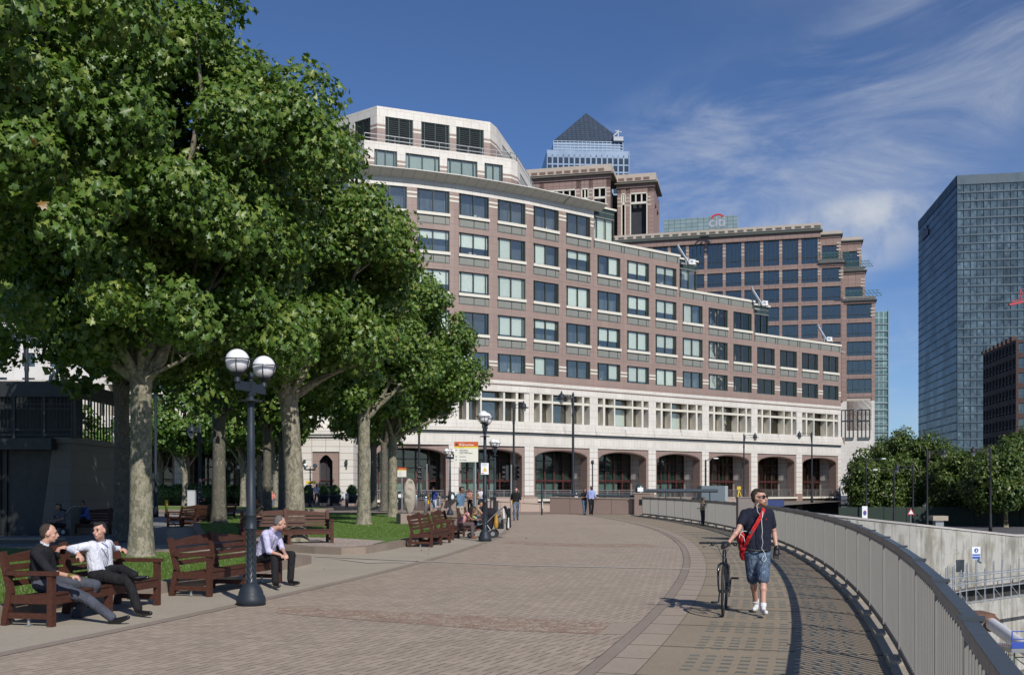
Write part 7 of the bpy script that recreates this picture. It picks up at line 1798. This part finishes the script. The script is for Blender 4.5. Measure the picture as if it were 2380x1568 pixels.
f.lathe([(0, 0), (.095, 0), (.095, .006), (0, .006)], 20, M=Matrix.Translation(ch) @ basis(sb).to_4x4() @ Matrix.Rotation(R(-90), 4, 'X')); f.tube([bp(.62, .07, .30), bp(.66, .085, .47)], .011, 8); f.tube([bp(.62, -.07, .30), bp(.58, -.085, .13)], .011, 8)
f.tube([bp(.70, .05, .20), bp(1.04, .045, RW-.09)], .004, 4); f.tube([bp(.62, .055, .39), bp(1.04, .045, RW+.04)], .004, 4); f.tube([bp(1.04, .045, RW), bp(1.06, .05, RW-.12)], .018, 8); f.build('crank_and_chain', M_BIKE, bike)
for q, l, z in ((1, .66, .47), (-1, .58, .13)): f = MB(); f.obox(bp(l, q*.14, z), (.10, .085, .022), basis(ub)); f.build('pedal', mat('pedal_black', (.02, .02, .022), .5, var=.1), bike)
# --- two men on the first bench
P = zsrc(20, 1850, .2934)
Ja = dict(pel=P(420, 850, 13.45), che=P(450, 540, 13.35), nek=P(490, 440, 13.35), hed=P(545, 310, 13.35), sR=P(375, 560, 13.2), eR=P(560, 790, 13.0), wR=P(810, 838, 12.95), hR=P(930, 860, 12.95),
          sL=P(520, 560, 13.55), eL=P(620, 600, 13.85), wL=P(660, 500, 14.1), hL=P(730, 480, 14.15), hiR=P(450, 925, 13.35), hiL=P(560, 880, 13.62), knR=P(1000, 1110, 13.25), knL=P(1120, 950, 13.75),
          anR=P(1330, 1360, 13.15), toR=P(1520, 1350, 13.1), anL=P(870, 1330, 13.8), toL=P(1060, 1385, 13.8))
pa_ = person('seated man in black jumper and grey jeans, turned towards his neighbour', Ja, 'fair', 'brown', BLKJ, JEAN, sleeve='rolled', vox=.011, face=(.90, .28, -.05), bald=.5, collar=WHITE, build=1.08)
c = Blob(); c.cone(P(800, 835, 12.95)-pa_.location, P(840, 842, 12.95)-pa_.location, .033, .033); c.done('wristwatch', mat('olive_strap', (.13, .11, .02), .5, var=.1), pa_, vox=.008, smooth=1)
Jb = dict(pel=P(1170, 790, 14.45), che=P(1165, 500, 14.3), nek=P(1175, 400, 14.28), hed=P(1165, 275, 14.2), sR=P(1010, 470, 14.1), eR=P(800, 505, 13.95), wR=P(900, 560, 13.75), hR=P(965, 640, 13.7),
          sL=P(1280, 440, 14.6), eL=P(1330, 500, 14.95), wL=P(1430, 495, 15.1), hL=P(1505, 530, 15.05), hiR=P(1130, 830, 14.2), hiL=P(1240, 790, 14.5), knR=P(1525, 905, 14.05), knL=P(1450, 760, 14.3),
          anR=P(1650, 1250, 13.9), toR=P(1800, 1300, 13.75), anL=P(1600, 830, 14.0), toL=P(1760, 860, 13.75))
pb2 = person('seated man in open necked white shirt, legs crossed, arm along the bench back', Jb, 'fair', 'black', WHITE, BLKT, sleeve='long', vox=.011, face=(-.25, -.96, -.05), collar=WHITE, build=1.02)
c = MB(); c.tube([P(1195, 430, 14.12)-pb2.location, P(1240, 455, 14.12)-pb2.location, P(1275, 488, 14.15)-pb2.location], .008, 6); c.build('lanyard', M_INK, pb2)
c = Blob(); c.cone(P(1418, 497, 15.08)-pb2.location, P(1436, 496, 15.08)-pb2.location, .032, .032); c.done('wristwatch', M_BLK, pb2, vox=.008, smooth=1)
# --- grey haired man on the second bench
Q = zsrc(620, 1830, .2551)
Jc = dict(pel=Q(1290, 770, 18.35), che=Q(1405, 480, 18.25), nek=Q(1470, 380, 18.2), hed=Q(1568, 285, 18.2), sR=Q(1360, 450, 17.95), eR=Q(1400, 690, 17.9), wR=Q(1570, 740, 17.85), hR=Q(1660, 800, 17.85),
          sL=Q(1530, 450, 18.5), eL=Q(1590, 640, 18.5), wL=Q(1640, 730, 18.15), hL=Q(1680, 800, 17.95), hiR=Q(1300, 790, 18.2), hiL=Q(1380, 770, 18.6), knR=Q(1485, 770, 17.95), knL=Q(1735, 740, 18.4),
          anR=Q(1500, 1140, 17.7), toR=Q(1555, 1185, 17.4), anL=Q(1715, 1100, 18.3), toL=Q(1830, 1140, 18.15))
pc = person('grey haired man in lilac shirt leaning forward, hands clasped, at the bench end', Jc, 'fair', 'grey', LILAC, BLKT, sleeve='rolled', vox=.011, face=(.80, .35, -.28), collar=LILAC, build=1.12, bald=.5)
# ---------------------------------------------------------------- smaller figures: parametric poses
def pose(kind, x, y, yaw, h=1.75, z=0, lean=0, opt=''):
    """yaw: heading of the front, 0 = towards the camera (-y), counter-clockwise"""
    s = h/1.75; f = Vector((math.sin(yaw), -math.cos(yaw), 0)); r = Vector((-f.y, f.x, 0))*-1   # r: the figure's right
    O = Vector((x, y, z))
    def q(fw, rt, up): return O+(f*fw+r*rt+Vector((0, 0, up)))*s
    if kind in ('stand', 'walk'):
        st = .0 if kind == 'stand' else .24; l = lean
        J = dict(pel=q(0, 0, .95), che=q(.02+l*.5, 0, 1.36), nek=q(.02+l*.6, 0, 1.48), hed=q(.05+l*.9, 0, 1.62-l*.1), hiR=q(0, .085, .92), hiL=q(0, -.085, .92),
                 knR=q(.03+st*.55, .10, .50), knL=q(.03-st*.2, -.10, .50), anR=q(st*.9, .10, .08), anL=q(-st*1.1, -.10, .09), toR=q(st*.9+.17, .12, .03), toL=q(-st*1.1+.16, -.12, .03),
                 sR=q(l*.5, .185, 1.40), sL=q(l*.5, -.185, 1.40), eR=q(-st*.5, .24, 1.12), eL=q(st*.5, -.24, 1.12), wR=q(.08-st*.3, .25, .88), wL=q(.08+st*.8, -.25, .90), hR=q(.10-st*.3, .25, .78), hL=q(.12+st, -.25, .80))
        if 'phone' in opt: J.update(eR=q(.10, .24, 1.13), wR=q(.16, .12, 1.36), hR=q(.12, .08, 1.50))
        if 'hips' in opt: J.update(eL=q(-.06, -.30, 1.12), wL=q(.02, -.16, .98), hL=q(.06, -.10, .93))
        if 'hold' in opt: J.update(eR=q(.05, .22, 1.12), wR=q(.24, .06, 1.15), hR=q(.30, 0, 1.18), eL=q(.05, -.22, 1.12), wL=q(.24, -.06, 1.15), hL=q(.30, 0, 1.18))
        if 'rest' in opt: J.update(eR=q(.22, .18, 1.28), wR=q(.42, .10, 1.34), hR=q(.50, .04, 1.36), eL=q(.22, -.18, 1.28), wL=q(.42, -.10, 1.34), hL=q(.50, -.04, 1.36))
        if 'quad' in opt: J.update(knL=q(-.10, -.12, .50), anL=q(-.42, -.12, .62), toL=q(-.47, -.12, .78), eL=q(-.22, -.26, 1.14), wL=q(-.38, -.18, .90), hL=q(-.44, -.14, .80), knR=q(.02, .09, .5), anR=q(0, .09, .08), toR=q(.17, .09, .03))
    else:
        l = lean
        J = dict(pel=q(0, 0, .52), che=q(.02+l*.55, 0, .94-l*.28), nek=q(.03+l*.72, 0, 1.06-l*.36), hed=q(.06+l*.98, 0, 1.20-l*.42), hiR=q(.02, .09, .50), hiL=q(.02, -.09, .50), knR=q(.44, .13, .50), knL=q(.44, -.11, .50),
                 anR=q(.46, .13, .09), anL=q(.42, -.11, .09), toR=q(.63, .14, .04), toL=q(.59, -.12, .04), sR=q(.02+l*.55, .18, .98-l*.3), sL=q(.02+l*.55, -.18, .98-l*.3), eR=q(.12+l*.8, .23, .72-l*.1), eL=q(.12+l*.8, -.23, .72-l*.1),
                 wR=q(.36+l*.7, .10, .68), wL=q(.36+l*.7, -.10, .68), hR=q(.45+l*.7, .05, .68), hL=q(.45+l*.7, -.05, .68))
        if 'chin' in opt: J.update(eR=q(.28, .2, .72), wR=q(.20, .1, .98), hR=q(.16, .04, 1.08))
        if 'knee' in opt: J.update(knL=q(.44, -.05, .60), anL=q(.62, .08, .45), toL=q(.78, .08, .44))
    return J, f
def figure(lab, kind, px, py, Y, yaw, h, skin, hair, top, bottom, z=0, group=None, facing=None, lean=0, opt='', **kw):
    X = (px-1190)*Y/2380; J, f = pose(kind, X, Y, R(yaw), h, z, lean, opt)
    ff = f if facing is None else Vector((math.sin(R(facing)), -math.cos(R(facing)), 0))
    ff = ff+Vector((0, 0, -lean*.9 if kind == 'sit' else -.05-lean))
    kw.setdefault('vox', .018); kw.setdefault('hands', Y < 45); return person(lab, J, skin, hair, top, bottom, group, scale=h/1.75, face=ff, **kw)
C = cloth
figure('seated woman in pink patterned vest bent over her phone beside the pushchair', 'sit', 1070, 1230, 35.3, 82, 1.68, 'brown', 'black', C('pink_pattern', (.50, .12, .15), patt=(16, (.65, .45, .42))), C('taupe_trousers', (.10, .075, .075)), lean=.42, tank=True, sleeve='none', hairlen=.12, female=True, shoes=SK['brown'], vox=.014)
figure('man in denim shirt standing with a hand to his face behind the benches', 'stand', 1069, 1240, 41.5, 55, 1.80, 'brown', 'black', C('denim_shirt', (.095, .17, .26)), C('beige_chinos', (.40, .34, .27)), lean=.06, opt='phone hips', sleeve='long', vox=.014, facing=80)
figure('man in tan shirt seated with his back to the camera', 'sit', 1097, 1230, 41.6, 105, 1.76, 'tan', 'black', C('tan_shirt', (.30, .22, .15)), C('charcoal_trousers', (.03, .03, .034)), lean=.3, sleeve='short', vox=.014)
figure('man in blue shirt and striped shorts stretching one leg behind him', 'stand', 1009, 1195, 62, -70, 1.82, 'tan', 'brown', C('royal_blue', (.020, .045, .20)), C('striped_shorts', (.4, .45, .55), stripes=('v', 9, [(.45, .52, .62), (.03, .05, .10), (.45, .52, .62)])), opt='quad', sleeve='short', legs='shorts')
figure('man in black top and jeans walking with head bowed', 'walk', 1199, 1211, 54.5, 4, 1.77, 'fair', 'brown', C('black_top', (.012, .012, .013)), C('faded_jeans', (.06, .085, .12), patt=(6, (.16, .19, .23))), sleeve='rolled', lean=.05)
figure('bald man in pale blue shirt walking with a woman in black', 'walk', 1374, 1196, 65, 6, 1.86, 'dark', 'black', C('pale_blue_shirt', (.28, .33, .58)), BLKT, sleeve='rolled', bald=1, glasses=True)
figure('woman in black top and jeans looking at her phone beside the bald man', 'walk', 1358.5, 1195, 65.4, 12, 1.70, 'tan', 'black', C('black_blouse', (.014, .013, .015)), C('blue_jeans', (.07, .12, .18)), opt='hold', hairlen=.1, female=True, lean=.05)
for (px, Y, hh_, sk, hr, tp, bt, lb) in ((1092, 72, 1.66, 'tan', 'brown', C('floral_top', (.30, .10, .09), patt=(14, (.45, .35, .28))), BLKT, 'woman in floral top standing by the pale pink wall'), (1105.5, 71, 1.60, 'tan', 'black', C('black_gold_top', (.02, .018, .016), patt=(10, (.35, .25, .08))), C('grey_leggings', (.20, .20, .20)), 'woman in black and gold top standing by the pale pink wall'),
                                         (1118, 73, 1.74, 'fair', 'black', C('plain_white', (.6, .6, .66)), C('navy_skirt', (.02, .025, .05)), 'person in white shirt and sunglasses behind the lamp post')):
    figure(lb, 'stand', px, 1190, Y, 0, hh_, sk, hr, tp, bt, hairlen=.06, female=True, opt='hold', glasses=True, group='people by the pale pink wall')
# boy at the railing with a scooter
p = gd(1634, 1221); boy = figure('small boy in striped shirt leaning on the railing', 'stand', 1633, 1221, 46.6, -250, 1.30, 'brown', 'black', C('multi_stripe', (.4, .3, .2), stripes=('h', 5.5, [(.45, .32, .05), (.45, .45, .5), (.12, .03, .10), (.5, .4, .12), (.04, .05, .15)])), C('dark_jeans', (.025, .035, .06)), opt='rest', sleeve='short', facing=-255, shoes=mat('red_shoe', (.35, .02, .03), .5, var=0), vox=.014)
sc2 = empty('scooter', (p.x-.08, 46.3, 0), R(5), 'small black kick scooter standing beside the boy', 'scooter'); b = MB(); b.box(-.04, .5, -.05, .05, .06, .09); b.build('deck', M_BLK, sc2); b = MB(); b.tube([(-.05, 0, .05), (-.12, 0, .80)], .015, 8); b.tube([(-.12, -.16, .80), (-.12, .16, .80)], .018, 8); b.tube([(-.30, 0, .80), (.02, 0, .80)], .018, 8); b.build('handlebar', M_BLK, sc2)
for xx in (-.06, .52): b = MB(); b.tube([(xx, -.02, .06), (xx, .02, .06)], .06, 12); b.build('wheel', M_TYRE, sc2)
# far and shaded figures
figure('man in blue shirt seated in shade with a hand at his mouth', 'sit', 202, 1240, 38.2, -35, 1.76, 'tan', 'black', C('blue_shirt', (.055, .11, .34), patt=(4, (.10, .17, .42))), BLKT, lean=.15, opt='chin', sleeve='long', vox=.015)
_g = gd(140, 1262)
figure('seated woman in grey patterned top, half hidden behind the two men', 'sit', 143, 1262, 35.0, -20, 1.64, 'tan', 'black', C('grey_pattern', (.16, .15, .15), patt=(18, (.05, .04, .05))), C('dark_skirt', (.015, .013, .016)), lean=.1, hairlen=.1, female=True, vox=.016, opt='')
figure('figure in a dark hat seated on the shaded benches', 'sit', 465, 1214, 51.8, 95, 1.75, 'tan', 'black', C('dark_coat', (.02, .015, .015)), BLKT, lean=.1, sleeve='long')
figure('person in brown top seated with a paper cup, half behind the lamp post', 'sit', 602, 1266, 31.8, -40, 1.72, 'brown', 'black', C('brown_tee', (.075, .055, .04)), C('indigo_jeans', (.02, .028, .045)), z=.15, lean=.0, sleeve='short', vox=.014, opt='knee', facing=-80)
figure('distant seated woman in pink top and jeans by the stone wing', 'sit', 632, 1160, 84, 10, 1.68, 'fair', 'blond', C('coral_top', (.55, .16, .15)), C('pale_jeans', (.12, .16, .22)), z=.2, hairlen=.08, female=True)
figure('distant woman in white top and grey trousers walking by the planters', 'walk', 736, 1168, 84, 170, 1.72, 'fair', 'blond', C('pale_top', (.42, .45, .52)), C('grey_trousers', (.07, .075, .08)), z=.35, hairlen=.1, female=True)
figure('distant person in purple top in the dark opening behind the planters', 'walk', 724, 1166, 93, -20, 1.7, 'brown', 'black', C('purple_top', (.10, .06, .22)), BLKT, z=.3)
# paper cup, hat, litter bin, tote bag, pushchairs
p = at(565, 1214, 31.9); o = empty('paper_cup', p, 0, 'white paper cup with a brown sleeve standing on a dark bin top', 'cup'); b = MB(); b.lathe([(.028, -.13), (.042, 0), (.044, .01), (0, .015)], 14); b.build('cup', M_SIGN, o); b = MB(); b.lathe([(.033, -.1), (.041, -.04)], 14); b.build('sleeve', mat('cup_brown', (.18, .09, .04), .8, var=0), o)
o = empty('litter_bin', (p.x, p.y, .15), 0, 'dark square bin under the paper cup, left of the near lamp post', 'bin'); b = MB(); b.box(-.10, .10, -.1, .1, 0, p.z-.13-.15); b.build('body', M_BLK, o)
p = at(465, 1163, 51.75); o = empty('brimmed_hat', p+Vector((0, 0, .0)), 0, 'dark brimmed hat on the seated figure in shade', 'hat'); b = MB(); b.lathe([(.20, 0), (.10, .02), (.095, .10), (.05, .13), (0, .13)], 16); b.build('felt', M_BLK, o)
p = at(222, 1235, 37.3); o = empty('tote_bag', p, 0, 'grey tote bag hanging on the pushchair handle in the shade', 'bag'); b = Blob(); b.cone((-.08, 0, -.1), (.12, 0, -.1), .10, .10); b.cone((-.10, 0, -.3), (.14, 0, -.3), .10, .10); b.done('bag_body', mat('tote_grey', (.14, .145, .145), .9, var=.1), o, vox=.02, smooth=2); b = MB(); b.tube([(-.06, 0, -.05), (-.08, 0, .3), (-.02, 0, .4), (.04, 0, .3), (.1, 0, -.05)], .012, 6); b.build('handles', MATS['tote_grey'], o)
def pushchair(x, y, rz, lab, fabric, extras):
    o = empty('pushchair', (x, y, 0), rz, lab, 'pushchair')       # local +x: handle side
    b = MB()
    for q in (-.24, .24): b.tube([(-.50, q, .14), (-.30, q, .42), (.10, q, .55), (.55, q, 1.0), (.66, q, 1.06)], .018, 8); b.tube([(.30, q, .15), (.05, q, .52)], .018, 8)
    b.tube([(.66, -.24, 1.06), (.70, 0, 1.07), (.66, .24, 1.06)], .02, 8); b.tube([(-.5, -.24, .14), (-.5, .24, .14)], .015, 8); b.tube([(.3, -.28, .15), (.3, .28, .15)], .015, 8); b.build('frame', M_METAL, o)
    for (xx, rr) in ((-.5, .095), (.30, .15)):
        for q in (-.27, .27): w = MB(); w.tube([(xx, q-.02, rr), (xx, q+.02, rr)], rr, 20); wo = w.build('wheel', M_TYRE, o); h_ = MB(); h_.tube([(xx, q-.03, rr), (xx, q+.03, rr)], rr*.5, 12); h_.build('rim', M_METAL, wo)
    s = Blob(); s.cone((-.28, 0, .48), (.10, 0, .45), .17, .20); s.cone((.10, 0, .5), (.22, 0, .80), .19, .17); s.ball((.16, 0, .85), (.25, .22, .20)); s.done('seat', fabric, o, vox=.018, smooth=2)
    return o
M_PF = cloth('pushchair_black', (.016, .013, .02))
pp_ = gd(1128, 1246); ps = pushchair(-.93, 35.6, R(-6), 'black pushchair hung with toys, a mustard bag and coats, behind the lamp post', M_PF, True)
b = MB()
for k_, (x, z, c_) in enumerate(((-.36, .72, 0), (-.30, .68, 1), (-.25, .62, 2), (-.22, .50, 1))): b.ball((x, -.2, z), .045, 8, mi=c_)
b.build('toys', [mat('toy_green', (.25, .5, .05), .5, var=0), mat('toy_blue', (.25, .45, .6), .5, var=0), M_SIGN], ps)
o = empty('hanging_bag', (-.55, 35.4, .55), 0, 'mustard yellow bag hanging from the pushchair frame', 'bag'); b = Blob(); b.cone((0, 0, .25), (0, 0, -.02), .05, .085); b.cone((0, 0, -.02), (.0, 0, -.16), .085, .07); b.done('bag_body', mat('mustard', (.38, .20, .02), .6, var=.15), o, vox=.014, smooth=2)
o = empty('hanging_coat', (-.22, 35.35, .95), 0, 'black and white coats draped over the pushchair handle', 'coat'); b = Blob(); b.cone((-.02, -.1, .12), (.10, -.1, -.15), .055, .07); b.cone((.10, -.1, -.15), (.06, -.1, -.62), .065, .05); b.cone((.12, 0, .05), (.15, 0, -.55), .05, .045); b.done('black_coat', cloth('coat_black', (.012, .012, .012)), o, vox=.016, smooth=2); b = Blob(); b.cone((-.08, -.12, .05), (-.06, -.14, -.25), .04, .05); b.cone((.10, -.19, -.25), (.09, -.19, -.58), .025, .04); b.done('white_cloth', cloth('coat_white', (.55, .55, .55)), o, vox=.014, smooth=2)
o = empty('shopping_bag', (-.42, 35.9, .55), 0, 'grey bag hanging beside the mustard bag on the pushchair', 'bag'); b = Blob(); b.cone((-.08, 0, .2), (.08, 0, .2), .05, .05); b.cone((-.08, 0, -.2), (.09, 0, -.2), .06, .06); b.cone((-.08, 0, .2), (-.08, 0, -.2), .05, .06); b.cone((.08, 0, .2), (.09, 0, -.2), .05, .06); b.ball((0, 0, 0), (.1, .05, .2)); b.done('bag_body', MATS['tote_grey'], o, vox=.014, smooth=2)
pushchair(at(150, 1200, 37.5).x, 37.2, R(-12), 'dark pushchair in the shade beside the man in the blue shirt', M_PF, False)
o = empty('phone', at(1113, 1229, 35.2), 0, 'small red backed phone in the hands of the woman in pink', 'phone'); b = MB(); b.box(-.04, .04, -.035, .035, 0, .012); b.build('case', mat('phone_red', (.4, .03, .02), .4, var=0), o)
